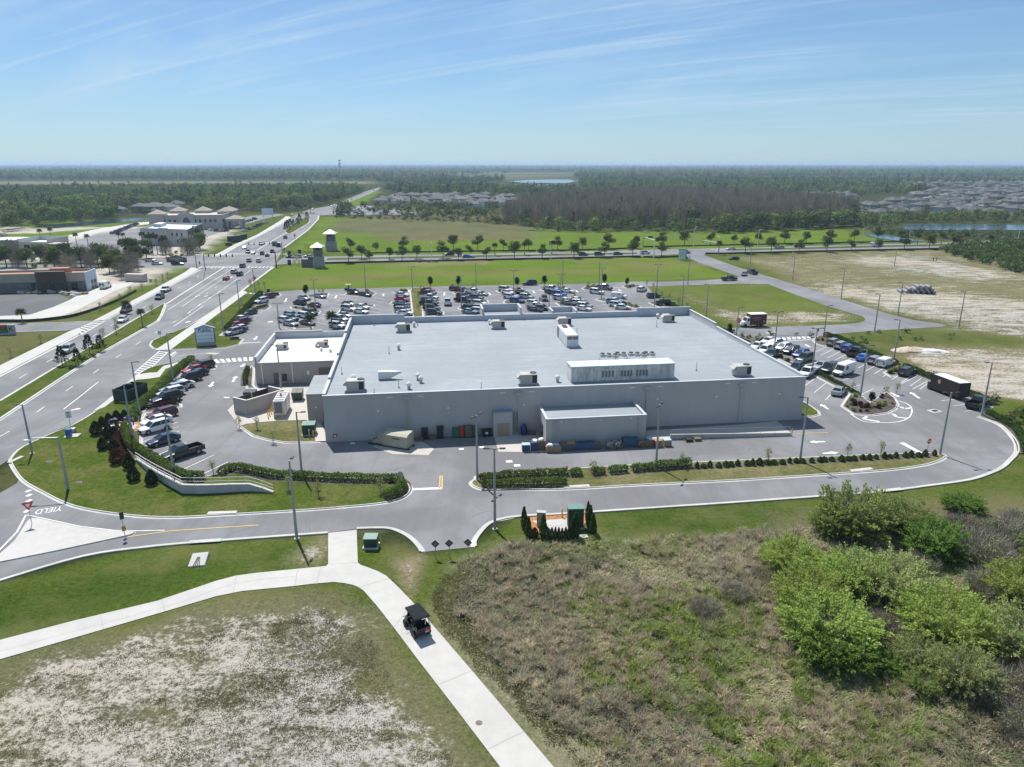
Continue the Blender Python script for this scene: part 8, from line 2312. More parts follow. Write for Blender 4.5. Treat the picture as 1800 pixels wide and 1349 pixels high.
# hedges
def hedge(px,w,h,label,ca,cb,dens=95,leaf=.17,name='hedge',z=.11,smoothn=4):
 pts = curve(PL(px),smoothn); L = arclen(pts); rg_ = np.random.default_rng(int(px[0][0] * 7 + px[0][1]))
 n = int(L[-1] * dens * (w + 1.2 * h))
 dd = rg_.random(n) * L[-1]
 X = np.interp(dd,L,[p.x for p in pts]); Y = np.interp(dd,L,[p.y for p in pts])
 X2 = np.interp(dd + .3,L,[p.x for p in pts]); Y2 = np.interp(dd + .3,L,[p.y for p in pts])
 tx,ty = X2 - X,Y2 - Y; q = np.hypot(tx,ty) + 1e-6; tx,ty = tx / q,ty / q
 hv = h * (.82 + .36 * vnoise(dd,dd * 0,.9,3)) ; wv = w * (.8 + .4 * vnoise(dd,dd * 0 + 7,1.1,5))
 an = rg_.uniform(-.25,math.pi + .25,n); rr = rg_.uniform(.72,1.05,n)
 off_ = np.cos(an) * rr * wv / 2; zz = np.clip(.12 + np.abs(np.sin(an)) ** .6 * rr * (hv - .12),.05,None)
 pos = np.stack([X - ty * off_,Y + tx * off_,zz],1)
 nr = np.stack([-ty * np.cos(an),tx * np.cos(an),np.sin(an)],1) + rg_.normal(size=(n,3)) * .7; nr /= np.linalg.norm(nr,axis=1)[:,None]
 t = np.cross(nr,rg_.normal(size=(n,3))); t /= np.linalg.norm(t,axis=1)[:,None]; b = np.cross(nr,t)
 s = leaf * rg_.uniform(.6,1.3,n)[:,None]
 org = np.array(pts[0])
 v = np.stack([pos - t * s * .7,pos + b * s * .5,pos + t * s * .7,pos - b * s * .5],1).reshape(-1,3) - org
 cu = np.clip(vnoise(dd,dd * 0 + 3,1.2,9) * .6 + rg_.random(n) * .5,0,1)[:,None]
 me = np_mesh('foliage',v,np.arange(4 * n).reshape(n,4),M_LEAF,np.repeat(np.array(ca) * (1 - cu) + np.array(cb) * cu,4,0))
 t_ = thing(name,label,'hedge',(org[0],org[1],z))
 link(bpy.data.objects.new('foliage',me),t_)
 mb = MB(); k = .2
 while k < L[-1]:
  p = at_len(pts,L,k); mb.tube([(p.x - org[0],p.y - org[1],0),(p.x - org[0],p.y - org[1],h * .7)],.03,5); k += .8
 o = mb.build('stems',M_BARK,t_); o['kind'] = 'stuff'
 # a mulch strip under it
 mbb = MB().strip(pts,w * 1.5 + .4,.125)
 tag(mbb.build('mulch_strip',M_MULCH),kind='structure')
HG = ((.075,.125,.028),(.15,.225,.05)); HD = ((.035,.065,.018),(.08,.125,.032)); HR = ((.045,.022,.020),(.085,.045,.038))
hedge([(222,751),(224,765),(228,780),(240,793),(262,806),(300,830),(335,845),(360,845)],1.5,1.15,'bright green hedge curving along the lower left parking strip',*HG)
hedge([(388,837),(404,827),(425,829),(450,834),(480,840),(521,842),(576,845),(640,847),(692,846)],1.3,1.0,'green hedge behind the lawn left of the service entrance',*HG)
hedge([(694,846),(704,852),(706,862),(696,872),(676,878)],1.4,1.1,'short hedge curling round the island tip left of the service entrance',*HG)
hedge([(843,846),(870,843),(920,840),(960,838),(998,836)],1.2,.95,'back hedge at the left tip of the long island',*HG)
hedge([(846,857),(900,856),(950,855),(996,853)],1.3,1.0,'front hedge at the left tip of the long island',*HG)
hedge([(1002,837),(1022,836)],1.2,1.05,'first short hedge block of the long island',*HG)
hedge([(1040,835),(1062,833)],1.2,1.0,'second short hedge block of the long island',*HG)
hedge([(1070,833),(1102,830)],1.2,1.1,'third short hedge block of the long island',*HG)
hedge([(1110,830),(1150,826),(1214,821)],1.2,1.1,'long bright hedge block opposite the dock',*HG)
hedge([(338,633),(325,643),(305,660),(285,681),(262,702),(246,716),(236,731),(231,742)],1.6,1.1,'hedge along the upper left parking strip',*HG)
hedge([(208,757),(204,770),(206,786),(214,800),(222,808)],1.1,.7,'low dark red hedge curving below the utility pad',*HR)
hedge([(396,584),(410,572),(425,555),(442,535),(459,518)],1.5,1.4,'dark trimmed hedge along the front parking strip',*HD)
hedge([(1420,648),(1450,664),(1478,679),(1508,696)],.8,.6,'low hedge in the strip between the two right parking rows',*HD)
hedge([(1450,590),(1475,598),(1510,614),(1548,631),(1575,641)],1.6,.9,'rough hedge behind the outer row, far half',*HD)
hedge([(1590,646),(1625,662),(1665,679),(1700,694),(1748,712)],1.4,.9,'rough hedge behind the outer row, near half',*HD)
hedge([(1735,727),(1762,742),(1785,757),(1800,780),(1806,800)],1.3,.8,'low hedge outside the turning loop',*HD)
hedge([(248,722),(270,717),(300,711),(314,711)],1.2,.55,'low dark planting between the two left parking strips',(.04,.035,.03),(.085,.07,.055))
hedge([(405,598),(420,597)],1.2,.6,'low grey planting beside the shop sign',*HD)
hedge([(440,547),(470,538)],.9,.6,'low planting across the front parking strip',*HG)
hedge([(476,520),(490,519)],1.0,.8,'reddish planting at the far end of the front parking strip',*HR)
hedge([(436,650),(432,664),(432,678)],.9,.9,'dark shrub row against the shop wing',*HD)
hedge([(1240,588),(1262,585),(1290,590)],1.2,1.2,'dark shrubs at the back corner of the store',*HD)
hedge([(1160,531),(1178,537),(1200,549),(1224,562)],1.2,.9,'dark shrubs along the right edge of the front lot',*HD)
# row of small shrubs on the long island
for i in range(34):
 f = i / 33
 x = 1224 + (1640 - 1224) * f; y = 823 - 21.5 * f
 plant(SMALL[i % 3],'small_shrub','small upright shrub in the spaced row along the long hedge island','shrub',P(x + random.uniform(-3,3),y + random.uniform(-.6,.6),.11),random.uniform(.75,1.2),None,'small shrubs along the long island',random.uniform(.65,1.15))
mb = MB().strip(curve(PL([(1218,823.5),(1430,813),(1642,802)]),4),1.3,.122); tag(mb.build('mulch_strip',M_MULCH),kind='structure')
# columnar shrubs round the pump station
for i,(x,y,s,sz,l) in enumerate([(921,929,.9,1.05,'tall columnar shrub at the left edge of the pump station'),(924,936,.8,.9,'columnar shrub second along the left edge of the pump station'),(929,946,.95,1.0,'columnar shrub at the near left corner of the pump station'),(955,946,1.1,1.1,'dark columnar shrub in front of the tan cabinet'),
          (1012,946,1.2,1.2,'broad columnar shrub before the green cabinet'),(1006,948,.9,.9,'columnar shrub left of the broad one before the cabinet'),(1037,932,1.0,1.2,'tall columnar shrub right of the green cabinet'),(1033,921,.7,1.1,'slim columnar shrub behind the green cabinet corner'),(1042,940,1.0,1.0,'columnar shrub at the right end of the pump station')]):
 plant(COLUMN[i % 2],'columnar_shrub',l,'shrub',P(x,y),s,None,'columnar shrubs at the pump station',sz)
plant(REDSHRUB,'columnar_shrub','small reddish shrub left of the tan cabinet','shrub',P(940,944),.55,None,'columnar shrubs at the pump station')
for i,(x,y) in enumerate([(964,949),(970,949.5),(976,949.5),(982,950),(988,950),(994,949.5),(1000,949)]):
 plant(COLUMN[i % 2],'low_shrub',f'low dark shrub in the front row of the pump station, {ORD[i]} from left','shrub',P(x,y),.58,None,'front row of the pump station',random.uniform(.5,.65))
# lot trees and island planting
for x,y,pl,s,l in [(757,507,0,1,'round dark tree left of the round sign by the rear drive'),(806,506,1,1,'round dark tree behind the maroon sedans'),(909,507,0,.95,'round dark tree behind the black sedan by the rear drive'),(957,505,1,1,'round dark tree left of the silver pickup by the rear drive'),(1062,503,0,1.05,'round dark tree in the middle of the rear drive edge'),
        (538,522,1,.95,'round dark tree on the second planting island'),(1102,505,0,.8,'squat dark shrub tree on the last planting island'),(1531,713,1,.62,'green shrub on the mulch island of the right lot'),(1282,588,0,.7,'bushy shrub by the back corner of the store')]:
 plant(ROUNDT[pl],'small_tree',l,'tree',P(x,y,.1),s * 1.15,None,'small trees of the car park')
for i,(x,y) in enumerate([(562,520),(568,519),(832,509),(885,509),(1034,505),(1137,503),(1148,508),(1163,522),(1176,527),(1193,535),(1208,543),(981,507),(1010,527),(647,518),(741,511),(735,524),(735,545),(372,640),(1334,600),(1498,690),(1556,697),(421,753),(452,755),(480,778),(670,868),(560,872),(508,862),(375,833),(1042,834),(1199,822),(1350,812),(1490,802),(1548,800),(1576,692)]):
 wh = 'in the front lot' if y < 600 and x > 500 and x < 1120 else ('on the grass edge right of the front lot' if 1120 <= x < 1220 and y < 560 else ('near the service side of the store' if y > 730 else 'on a planting bed'))
 plant(SAPLING[i % 2],'sapling',f'thin leafless sapling {wh}','sapling',P(x,y,.1),1.0,None,'saplings ' + wh)
def scatter_bed(px,n,pls,lab,group,s=1.0):
 g = ccw(PL(px)); xs = [p.x for p in g]; ys = [p.y for p in g]; k = 0; tries = 0
 while k < n and tries < 600:
  tries += 1
  x,y = random.uniform(min(xs),max(xs)),random.uniform(min(ys),max(ys))
  if sdist(np.array([x]),np.array([y]),g)[0] < .35: continue
  plant(pls[k % len(pls)],'bed_shrub',lab,'shrub',Vector((x,y,.11)),s * random.uniform(.6,1.15),None,group); k += 1
scatter_bed([(1482,715),(1495,696),(1512,698),(1530,711),(1557,692),(1575,710),(1556,726),(1503,727)],26,[REDLOW,LOWSH[0],REDLOW,LOWSH[1]],'low dark shrub on the mulch island of the right lot','shrubs on the mulch island',.8)
for px,n in [([(513,541),(556,545),(562,550),(513,543)],7),([(542,521),(576,517.5),(574,522)],6),([(598,550),(620,538),(655,537.5),(628,542)],7),([(608,519),(614,515),(650,512),(658,517)],6),([(692,513.5),(717,511),(717,513.5)],8),([(798,513),(806,510),(838,509),(838,515)],10),([(808,542),(830,533),(855,529),(836,540)],8),
     ([(875,512),(884,508),(916,508),(912,513)],7),([(889,533),(920,530),(932,533),(892,535)],6),([(953,511),(990,506),(995,509)],5),([(980,534),(1008,523),(1016,525),(1006,533)],10),([(1026,508.5),(1030,505),(1056,505),(1050,509)],11),([(1080,534),(1092,529),(1112,536),(1122,541),(1106,540)],8),([(1096,505),(1124,503),(1110,506)],7),([(1145,534),(1168,538)] + [(1152,530)],5),
     ([(335,639),(350,641),(374,643),(372,649),(340,647)],6),([(1432,600),(1440,594),(1470,602),(1448,608)],8),([(1558,656),(1576,646),(1588,653),(1568,662)],6),([(1298,591),(1318,593),(1348,599),(1340,604),(1318,602)],7),([(1302,594),(1352,616),(1400,643),(1396,644),(1340,615)],9)]:
 scatter_bed(px,n,[LOWSH[0],LOWSH[1],REDLOW],'low shrub in a mulched parking island','low shrubs in the parking islands',.95)
# ------------------------------------------------------------------ the thicket at the lower right
def bush_mesh(rg,n,leaf,cols,R_,H_,twn=300,shoots=380,elong=2.3,k_out=1.15):
 """feathery bush: long shoots from a low centre, leaves along each shoot"""
 per = n // shoots
 az = rg.random(shoots) * 6.283; q = np.sqrt(rg.random(shoots))
 b0 = np.stack([np.cos(az) * q * R_ * .42,np.sin(az) * q * R_ * .42,H_ * rg.uniform(.04,.42,shoots)],1)
 a2 = az + rg.normal(size=shoots) * .7; ko = rg.uniform(.1,k_out,shoots)
 d = np.stack([np.cos(a2) * ko,np.sin(a2) * ko,rg.uniform(.25,1.0,shoots)],1); d /= np.linalg.norm(d,axis=1)[:,None]
 L = 1 / np.sqrt((np.hypot(d[:,0],d[:,1]) / R_) ** 2 + (d[:,2] / H_) ** 2) * rg.uniform(.52,.86,shoots)
 T = rg.uniform(.15,1.0,(shoots,per)) ** .8
 P_ = b0[:,None] + d[:,None] * (L[:,None] * T)[...,None]
 P_[...,2] -= .16 * L[:,None] * T ** 2.2
 P_ += rg.normal(size=P_.shape) * (.06 + .10 * R_ / 3 * (1.05 - T))[...,None]
 P_[...,2] = np.maximum(P_[...,2],.05)
 pos = P_.reshape(-1,3); N = len(pos)
 dr = np.repeat(d,per,0) + rg.normal(size=(N,3)) * .55; dr /= np.linalg.norm(dr,axis=1)[:,None]
 nr = np.cross(dr,rg.normal(size=(N,3))); nr[:,2] = np.abs(nr[:,2]) + .25; nr /= np.linalg.norm(nr,axis=1)[:,None]
 b = np.cross(nr,dr); b /= np.linalg.norm(b,axis=1)[:,None]
 s = leaf * rg.uniform(.6,1.35,N)[:,None]
 a,c = dr * s * elong * .5,b * s * .55
 v = np.stack([pos - a,pos + c,pos + a,pos - c],1).reshape(-1,3)
 cu = np.clip(np.repeat(rg.random(shoots),per) * .6 + rg.random(N) * .4,0,1)[:,None]
 col = (np.array(cols[0]) * (1 - cu) + np.array(cols[1]) * cu) * rg.uniform(.75,1.25,N)[:,None]
 parts = [(v,np.arange(4 * N).reshape(N,4),np.repeat(col,4,0))]
 if twn: parts.append(twigs(rg,twn,R_ * .8,H_ * .85,.016,*C_TWIG))
 return join(*parts)
WILLOW = [Plant(bush_mesh(rg,21000,.085,G_WILL,3.2,4.0),trunk_mb(rg,2.6,.10,7,2.0,.1),M_GBARK,M_BUSHLEAF) for _ in range(3)]
DEEP = [Plant(bush_mesh(rg,17000,.10,G_DEEP,3.0,3.4,150),trunk_mb(rg,2.2,.10,6,1.7,.1),M_GBARK,M_BUSHLEAF) for _ in range(2)]
PALEB = [Plant(bush_mesh(rg,16000,.08,G_PALE,3.0,3.4,1200),trunk_mb(rg,2.2,.09,7,1.8,.1),M_GBARK,M_BUSHLEAF) for _ in range(2)]
OLIVEB = [Plant(bush_mesh(rg,18000,.09,G_OLIVE,3.4,4.4,1000,380,2.8),trunk_mb(rg,3.0,.10,7,2.1,.1),M_GBARK,M_BUSHLEAF) for _ in range(2)]
TWIGB = [Plant(join(twigs(rg,3000,3.0,2.4,.014,*C_TWIG),cloud_leaves(rg,clumpset(rg,22,2.4,.4,1.9,.5,.8),3200,.09,(.13,.135,.075),(.22,.21,.12))),trunk_mb(rg,1.4,.05,7,1.6,.1),M_GBARK,M_TWIG,'twigs') for _ in range(2)]
BUSH = [(1387,1003,100,3.0,WILLOW,'bright green bush at the left tip of the thicket'),(1422,1068,120,3.6,WILLOW,'bright feathery bush below the left tip of the thicket'),(1450,1128,165,3.6,WILLOW,'largest bright green bush in the middle of the thicket'),(1408,1100,80,2.6,DEEP,'deep green bush at the left foot of the largest bright one'),
  (1470,1168,120,2.9,DEEP,'deep green leafy bush nearest the dry grass'),(1500,1040,120,3.6,WILLOW,'yellow green bush behind the largest bright one'),(1560,1052,150,3.8,PALEB,'broad pale green bush at the centre of the thicket'),(1500,935,130,4.6,OLIVEB,'tall olive bush reaching over the road edge'),(1456,938,70,2.8,OLIVEB,'small olive bush left of the tall one'),
  (1640,975,100,3.2,DEEP,'dark green bush below the far kerb of the loop'),(1590,935,90,3.2,OLIVEB,'brownish olive bush right of the tall one'),(1655,1125,160,4.0,WILLOW,'high yellow green bush right of the centre'),(1690,1210,105,3.0,PALEB,'pale feathery bush near the lower right'),(1610,1175,90,2.4,PALEB,'small pale bush left of the feathery one'),
  (1552,1178,60,1.5,DEEP,'small deep green bush right of the leafy one'),(1795,1065,120,3.8,WILLOW,'bright bush at the right edge, upper one'),(1790,1150,130,3.4,PALEB,'grey green bush at the right edge, lower one'),(1690,895,70,1.6,DEEP,'dark creeper mound by the loop lawn'),(1860,1000,120,3.6,OLIVEB,'olive bush just past the right edge'),(1880,1180,130,3.4,WILLOW,'bright bush past the right edge, lower'),
  (1560,905,60,2.2,OLIVEB,'low olive bush along the lawn behind the tall one'),(1620,1215,60,1.6,OLIVEB,'low olive bush before the small pale bush')]
for i,(x,y,w,h,pls,l) in enumerate(BUSH):
 c = P(x,y); wm = w / 1260 * math.hypot(c.y,40)
 pl = pls[i % len(pls)]
 R0 = {id(WILLOW): 3.2,id(DEEP): 3.0,id(PALEB): 3.0,id(OLIVEB): 3.4}[id(pls)]; H0 = {id(WILLOW): 4.0,id(DEEP): 3.4,id(PALEB): 3.4,id(OLIVEB): 4.4}[id(pls)]
 plant(pl,'wild_bush',l,'bush',c,wm / 2 / R0 * 1.08,None,'wild bushes of the thicket',h / H0 * 1.18)
for i,(x,y,w) in enumerate([(1720,985,130),(1770,960,110),(1750,1230,130),(1554,1120,90),(1294,1050,70),(1240,1080,70),(1345,1020,60),(1790,935,90),(1740,1050,110),(1830,1240,130),(1620,1000,70),(1690,940,80),(1800,1290,90)]):
 c = P(x,y); wm = w / 1260 * math.hypot(c.y,40)
 plant(TWIGB[i % 2],'bare_bush','bare grey brown twiggy bush between the green bushes of the thicket','bush',c,wm / 6.0,None,'bare bushes of the thicket',wm / 6.0 * random.uniform(.8,1.1))
# tall dry grass: uncountable ground cover
def tufts(name,px,n,hlo,hhi,bw,colf,blades=5,seed=0,keep=None,spread=.16,radial=False,mat_=None):
 g = ccw(PL(px)); rg_ = np.random.default_rng(seed)
 xs = np.array([p.x for p in g]); ys = np.array([p.y for p in g])
 x = rg_.uniform(xs.min(),xs.max(),n * 3); y = rg_.uniform(ys.min(),ys.max(),n * 3)
 k = sdist(x,y,g) + (fnoise(x,y,3,77) - .5) * 3 > 0
 if keep is not None: k &= keep(x,y,rg_)
 x,y = x[k][:n],y[k][:n]; n = len(x)
 N = n * blades
 X = np.repeat(x,blades) + rg_.normal(size=N) * spread; Y = np.repeat(y,blades) + rg_.normal(size=N) * spread
 hh = np.repeat((hlo + (hhi - hlo) * fnoise(x,y,2.2,seed + 5)) * rg_.uniform(.7,1.25,n),blades) * rg_.uniform(.6,1.1,N)
 wind = np.repeat(fnoise(x,y,1.6,seed + 9) * 9.0,blades)
 th = wind + rg_.normal(size=N) * 1.1
 ln = rg_.uniform(.5,1.5,N) * hh
 if radial: th = rg_.random(N) * 6.283; ln = rg_.uniform(.2,.95,N) * hh
 p0 = np.stack([X,Y,np.zeros(N)],1); tip = np.stack([X + np.cos(th) * ln,Y + np.sin(th) * ln,hh * .85],1)
 md = p0 * .45 + tip * .55; md[:,2] = hh * .62
 ph = rg_.random(N) * 6.283; s = np.stack([np.cos(ph),np.sin(ph),np.zeros(N)],1) * (bw * rg_.uniform(.6,1.4,N))[:,None]
 v = np.stack([p0 - s,p0 + s,md + s * .8,tip,md - s * .8],1).reshape(-1,3)
 b = np.arange(N)[:,None] * 5
 f = np.concatenate([b + 0,b + 1,b + 2,b + 4],1); f2 = np.concatenate([b + 4,b + 2,b + 3,b + 3],1)
 c = colf(x,y,rg_); c = np.repeat(c,blades,0) * rg_.uniform(.75,1.25,N)[:,None]
 col = np.repeat(c,5,0)
 me = bpy.data.meshes.new(name)
 V,nv = v,len(v)
 me.vertices.add(nv); me.vertices.foreach_set('co',V.astype(np.float32).ravel())
 quads = f; tris = np.concatenate([b + 4,b + 2,b + 3],1)
 li = np.concatenate([quads.ravel(),tris.ravel()]).astype(np.int32)
 me.loops.add(len(li)); me.loops.foreach_set('vertex_index',li)
 me.polygons.add(2 * N)
 ls = np.concatenate([np.arange(N) * 4,4 * N + np.arange(N) * 3]).astype(np.int32); lt = np.concatenate([np.full(N,4),np.full(N,3)]).astype(np.int32)
 me.polygons.foreach_set('loop_start',ls); me.polygons.foreach_set('loop_total',lt)
 me.update(calc_edges=True)
 at = me.attributes.new('Col','FLOAT_COLOR','POINT'); c4 = np.ones((nv,4),np.float32); c4[:,:3] = col; at.data.foreach_set('color',c4.ravel())
 me.materials.append(mat_ or M_GRASSBLADE)
 tag(link(bpy.data.objects.new(name,me)),None,None,None,'stuff')
M_GRASSBLADE = leafmat('grass_blade',.5)
def zmask(px,soft):
 g = ccw(PL(px))
 return lambda x,y: np.clip(sdist(x,y,g) / soft * .5 + .5,0,1)
Z_STRAW = zmask([(940,1120),(1050,1045),(1150,1000),(1260,955),(1440,945),(1380,985),(1290,1015),(1190,1060),(1100,1085),(1010,1140)],3.0)
Z_GRN = zmask([(1060,1140),(1080,1075),(1180,1040),(1270,1060),(1370,1120),(1400,1200),(1250,1230),(1120,1200)],3.5)
Z_TAN = zmask([(1270,1230),(1370,1190),(1500,1200),(1460,1290),(1320,1320)],3)
Z_DARK = zmask([(820,990),(960,955),(1100,960),(1130,1000),(960,1060),(840,1090)],3)
def drycol(x,y,r):
 n1 = fnoise(x,y,4.5,201); n2 = fnoise(x,y,1.6,211); n3 = fnoise(x,y,11,221)
 base = np.array((.38,.375,.26)); straw = np.array((.64,.56,.40)); green = np.array((.31,.375,.11)); dark = np.array((.24,.235,.16)); oliv = np.array((.30,.36,.13))
 c = np.tile(base,(len(x),1))
 def mx(c,col,w): w = np.clip(w,0,1)[:,None]; return c * (1 - w) + col * w
 c = mx(c,oliv,(n3 - .38) * 5 * .9)
 c = mx(c,dark,(n1 - .55) * 5 * .8)
 c = mx(c,dark,Z_DARK(x,y) * .4)
 c = mx(c,straw,(n2 - .52) * 6 * (.35 + .65 * (r.random(len(x)) > .4)) * .75)
 c = mx(c,np.array((.54,.48,.37)),Z_STRAW(x,y) * (.5 + .5 * r.random(len(x))))
 c = mx(c,green,Z_GRN(x,y) * np.clip((n1 - .35) * 4,.25,1) * (r.random(len(x)) > .25))
 c = mx(c,straw * 1.08,Z_TAN(x,y) * np.clip((n2 - .3) * 3,.2,1))
 c = mx(c,green,np.clip((fnoise(x,y,3.2,231) - .62) * 9,0,1) * .8)
 return c
DRYPX = [(830,985),(890,966),(960,954),(1250,943),(1480,928),(1800,902),(2050,900),(2050,1450),(1110,1450),(1050,1370),(975,1280),(875,1160),(800,1065)]
tufts('tall_grass',DRYPX,46000,.14,.52,.035,drycol,5,3)
tufts('short_grass',[(758,1045),(800,985),(900,962),(960,952),(980,960),(860,1040),(840,1090),(930,1200),(1040,1330),(1090,1400),(1040,1400),(945,1285),(850,1175),(762,1075)],7000,.06,.2,.03,lambda x,y,r: np.array((.19,.19,.085)) * r.uniform(.8,1.2,len(x))[:,None],5,8)
def tuscol(x,y,r):
 c = drycol(x,y,r); k = r.random(len(x))[:,None]
 return np.where(k < .45,np.array((.56,.49,.35)),np.where(k < .62,c * .75,c * 1.3))
tufts('grass_tussocks',DRYPX,4000,.35,1.35,.022,tuscol,46,41,lambda x,y,r: fnoise(x,y,5,401) + r.normal(size=len(x)) * .1 > .45,.10,True)
tufts('weed_patches',[(1080,1075),(1200,1035),(1320,1060),(1420,1150),(1440,1349),(1300,1400),(1150,1250),(1100,1160)],520,.35,.9,.035,lambda x,y,r: np.array((.30,.35,.105)) * r.uniform(.6,1.3,len(x))[:,None],44,43,lambda x,y,r: fnoise(x,y,3.5,411) > .52,.13,True)
def lotcol(x,y,r):
 n = fnoise(x,y,2.5,301)[:,None]
 return np.array((.12,.125,.058)) * (1 - n) + np.array((.20,.18,.12)) * n
def lotkeep(x,y,r):
 return fnoise(x,y,1.1,311,3) + (fnoise(x,y,9,317,2) - .5) * .6 + r.normal(size=len(x)) * .18 > .56
tufts('sparse_grass',[(-60,1230),(150,1160),(400,1105),(560,1075),(640,1125),(690,1235),(830,1370),(830,1450),(-60,1450)],22000,.03,.09,.03,lotcol,4,15,lotkeep,.13)
# ------------------------------------------------------------------ woods
def ftree(rg,kind):
 """low-detail tree for the woods, about 10 m tall: verts, faces, colours"""
 if kind == 'broad':
  cl = clumpset(rg,9,3.0,3.5,8.6,2.0)
  return cloud_leaves(rg,cl,150,1.0,(.062,.088,.028),(.125,.155,.052),1.2,.7,0,.9,.4)
 if kind == 'light':
  cl = clumpset(rg,8,2.8,3.0,8.0,1.9)
  return cloud_leaves(rg,cl,140,1.0,(.11,.15,.045),(.18,.215,.07),1.2,.7,0,.9,.4)
 if kind == 'pine':
  cl = [(rg.normal() * .8,rg.normal() * .8,z,1.5 * (1.25 - z / 14),1.5 * (1.25 - z / 14),1.0) for z in np.linspace(4.5,12,8)]
  return cloud_leaves(rg,cl,90,.95,(.034,.055,.022),(.070,.100,.036),1.3,.5,0,.6,.5)
 if kind == 'cypress':
  v,f,c = twigs(rg,70,1.3,13,.11,(.14,.122,.09),(.25,.215,.165),up=1.6)
  tr = np.array([[-.12,0,0],[.12,0,0],[.04,0,13],[-.04,0,13],[0,-.12,0],[0,.12,0],[0,.04,13],[0,-.04,13]])
  return join((v,f,c),(tr,np.array([[0,1,2,3],[4,5,6,7]]),np.tile((.28,.26,.23),(8,1))))
 if kind == 'bush':
  cl = clumpset(rg,6,1.6,.8,2.4,1.2)
  return cloud_leaves(rg,cl,70,.7,(.045,.078,.024),(.11,.15,.05),1.2,.65,0,.8,.5)
 if kind == 'scrub':
  cl = clumpset(rg,5,1.6,.5,1.5,1.0)
  return cloud_leaves(rg,cl,45,.6,(.09,.085,.055),(.15,.14,.08),1.2,.6,0,.8,.5)
FT = {k: [ftree(rg,k) for _ in range(4)] for k in ('broad','light','pine','cypress','bush','scrub')}
wood = []     # (x, y, scale, kind)
LAKEV = [(885,334),(1018,334),(1018,316),(885,316)]
def sow(px,spacing,kinds,smin,smax,prob=None,thin=1.0,excl=()):
 g = ccw(PL(px)); xs = [p.x for p in g]; ys = [p.y for p in g]; r = np.random.default_rng(int(abs(px[0][0]) * 3 + px[0][1] * 7 + spacing))
 X,Y = np.meshgrid(np.arange(min(xs),max(xs),spacing),np.arange(min(ys),max(ys),spacing))
 x = X.ravel() + r.uniform(-.5,.5,X.size) * spacing; y = Y.ravel() + r.uniform(-.5,.5,X.size) * spacing
 k = inside(x,y,g)
 k &= np.abs(x) < y * .80 + 40
 for e in tuple(excl) + (LAKEV,): k &= ~inside(x,y,[P(*p) for p in e])
 k &= r.random(len(x)) < thin
 x,y = x[k],y[k]
 kn = r.choice(len(kinds),len(x),p=prob)
 # patches of one kind
 pn = fnoise(x,y,60,401)
 for a,b_,s,q,p_ in zip(x,y,r.uniform(smin,smax,len(x)),kn,pn):
  kk = kinds[q]
  if 'light' in kinds and p_ > .54 and kk == 'broad': kk = 'light'
  wood.append((a,b_,s,kk))
LHOUSE = [(215,372),(330,360),(345,372),(350,388),(215,386)]
POND = [(50,402),(150,392),(290,380),(310,386),(150,406),(60,410)]
SCH = [(190,412),(280,384),(420,366),(520,366),(500,380),(420,402),(300,420),(190,420)]
sow([(-200,412),(0,411),(55,402),(150,393),(250,381),(330,376),(420,371),(500,374),(540,364),(600,354),(642,337),(600,332),(400,334),(160,336),(0,339),(-200,341)],8.5,['broad','light','pine'],.85,1.35,[.74,.18,.08],.92,(LHOUSE,POND))
sow([(676,336),(700,343),(800,346),(900,346),(920,338),(860,331),(700,329)],10,['broad','light','pine'],.8,1.3,[.6,.2,.2],.85)
sow([(930,360),(1000,345),(1100,340),(1300,340),(1480,352),(1520,345),(1600,345),(1640,338),(1560,326),(1200,322),(1020,324),(900,328),(880,334),(960,348)],11,['broad','light','pine'],.8,1.25,[.55,.3,.15],.75)
sow([(885,394),(920,398),(1000,401),(1150,401),(1280,401),(1400,396),(1500,387),(1515,381),(1480,369),(1400,362),(1310,350),(1180,348),(1020,353),(940,362),(900,378)],5.2,['cypress','cypress','pine','broad'],.8,1.3,[.47,.47,.03,.03],.82)
sow([(926,404),(945,407),(1010,409),(1150,409),(1270,411),(1360,407),(1445,404),(1520,401),(1515,396),(1440,398),(1350,400),(1270,403),(1150,402),(1000,402),(930,400)],6.0,['broad','bush','light','pine'],.55,.95,[.55,.25,.1,.1],.85)
sow([(1250,410),(1300,409),(1440,404),(1510,400),(1500,391),(1400,396),(1280,400)],7.5,['broad','light'],.95,1.25,[.8,.2],.9)
sow([(1500,402),(1530,403),(1570,396),(1600,392),(1800,391),(1900,392),(1900,384),(1700,384),(1580,386),(1515,390)],6.5,['light','bush','broad'],.6,1.0,[.5,.3,.2],.85)
sow([(1520,408),(1580,408),(1660,409),(1840,411),(1900,412),(1900,425),(1720,424),(1640,422),(1580,414)],5.5,['bush','scrub'],.7,1.1,[.5,.5],.75)
sow([(1655,443),(1700,432),(1760,428),(1900,425),(2100,440),(2100,500),(1810,484),(1760,474),(1700,458)],4.0,['bush','scrub'],.8,1.3,[.85,.15],.95)
sow([(595,384),(650,386),(740,389),(880,396),(930,397),(890,380),(860,366),(700,364),(600,370)],6.5,['bush','scrub','broad'],.6,1.1,[.35,.5,.15],.6)
sow([(584,384),(600,386),(618,376),(620,366),(600,370)],5,['pine','bush'],.5,.8,[.7,.3],.9)
sow([(1300,586),(1452,588),(1500,586),(1560,583),(1700,590),(1700,600),(1540,600),(1520,612),(1490,606),(1465,596)],3.0,['scrub','bush'],.28,.5,[.6,.4],.45)
sow([(1755,735),(1800,725),(1900,740),(1900,800),(1800,770)],3.2,['bush','scrub'],.5,.9,[.6,.4],.7)
sow([(1550,640),(1640,668),(1790,718),(1850,735),(1850,725),(1700,685),(1600,648)],2.6,['scrub','bush'],.22,.45,[.7,.3],.5)
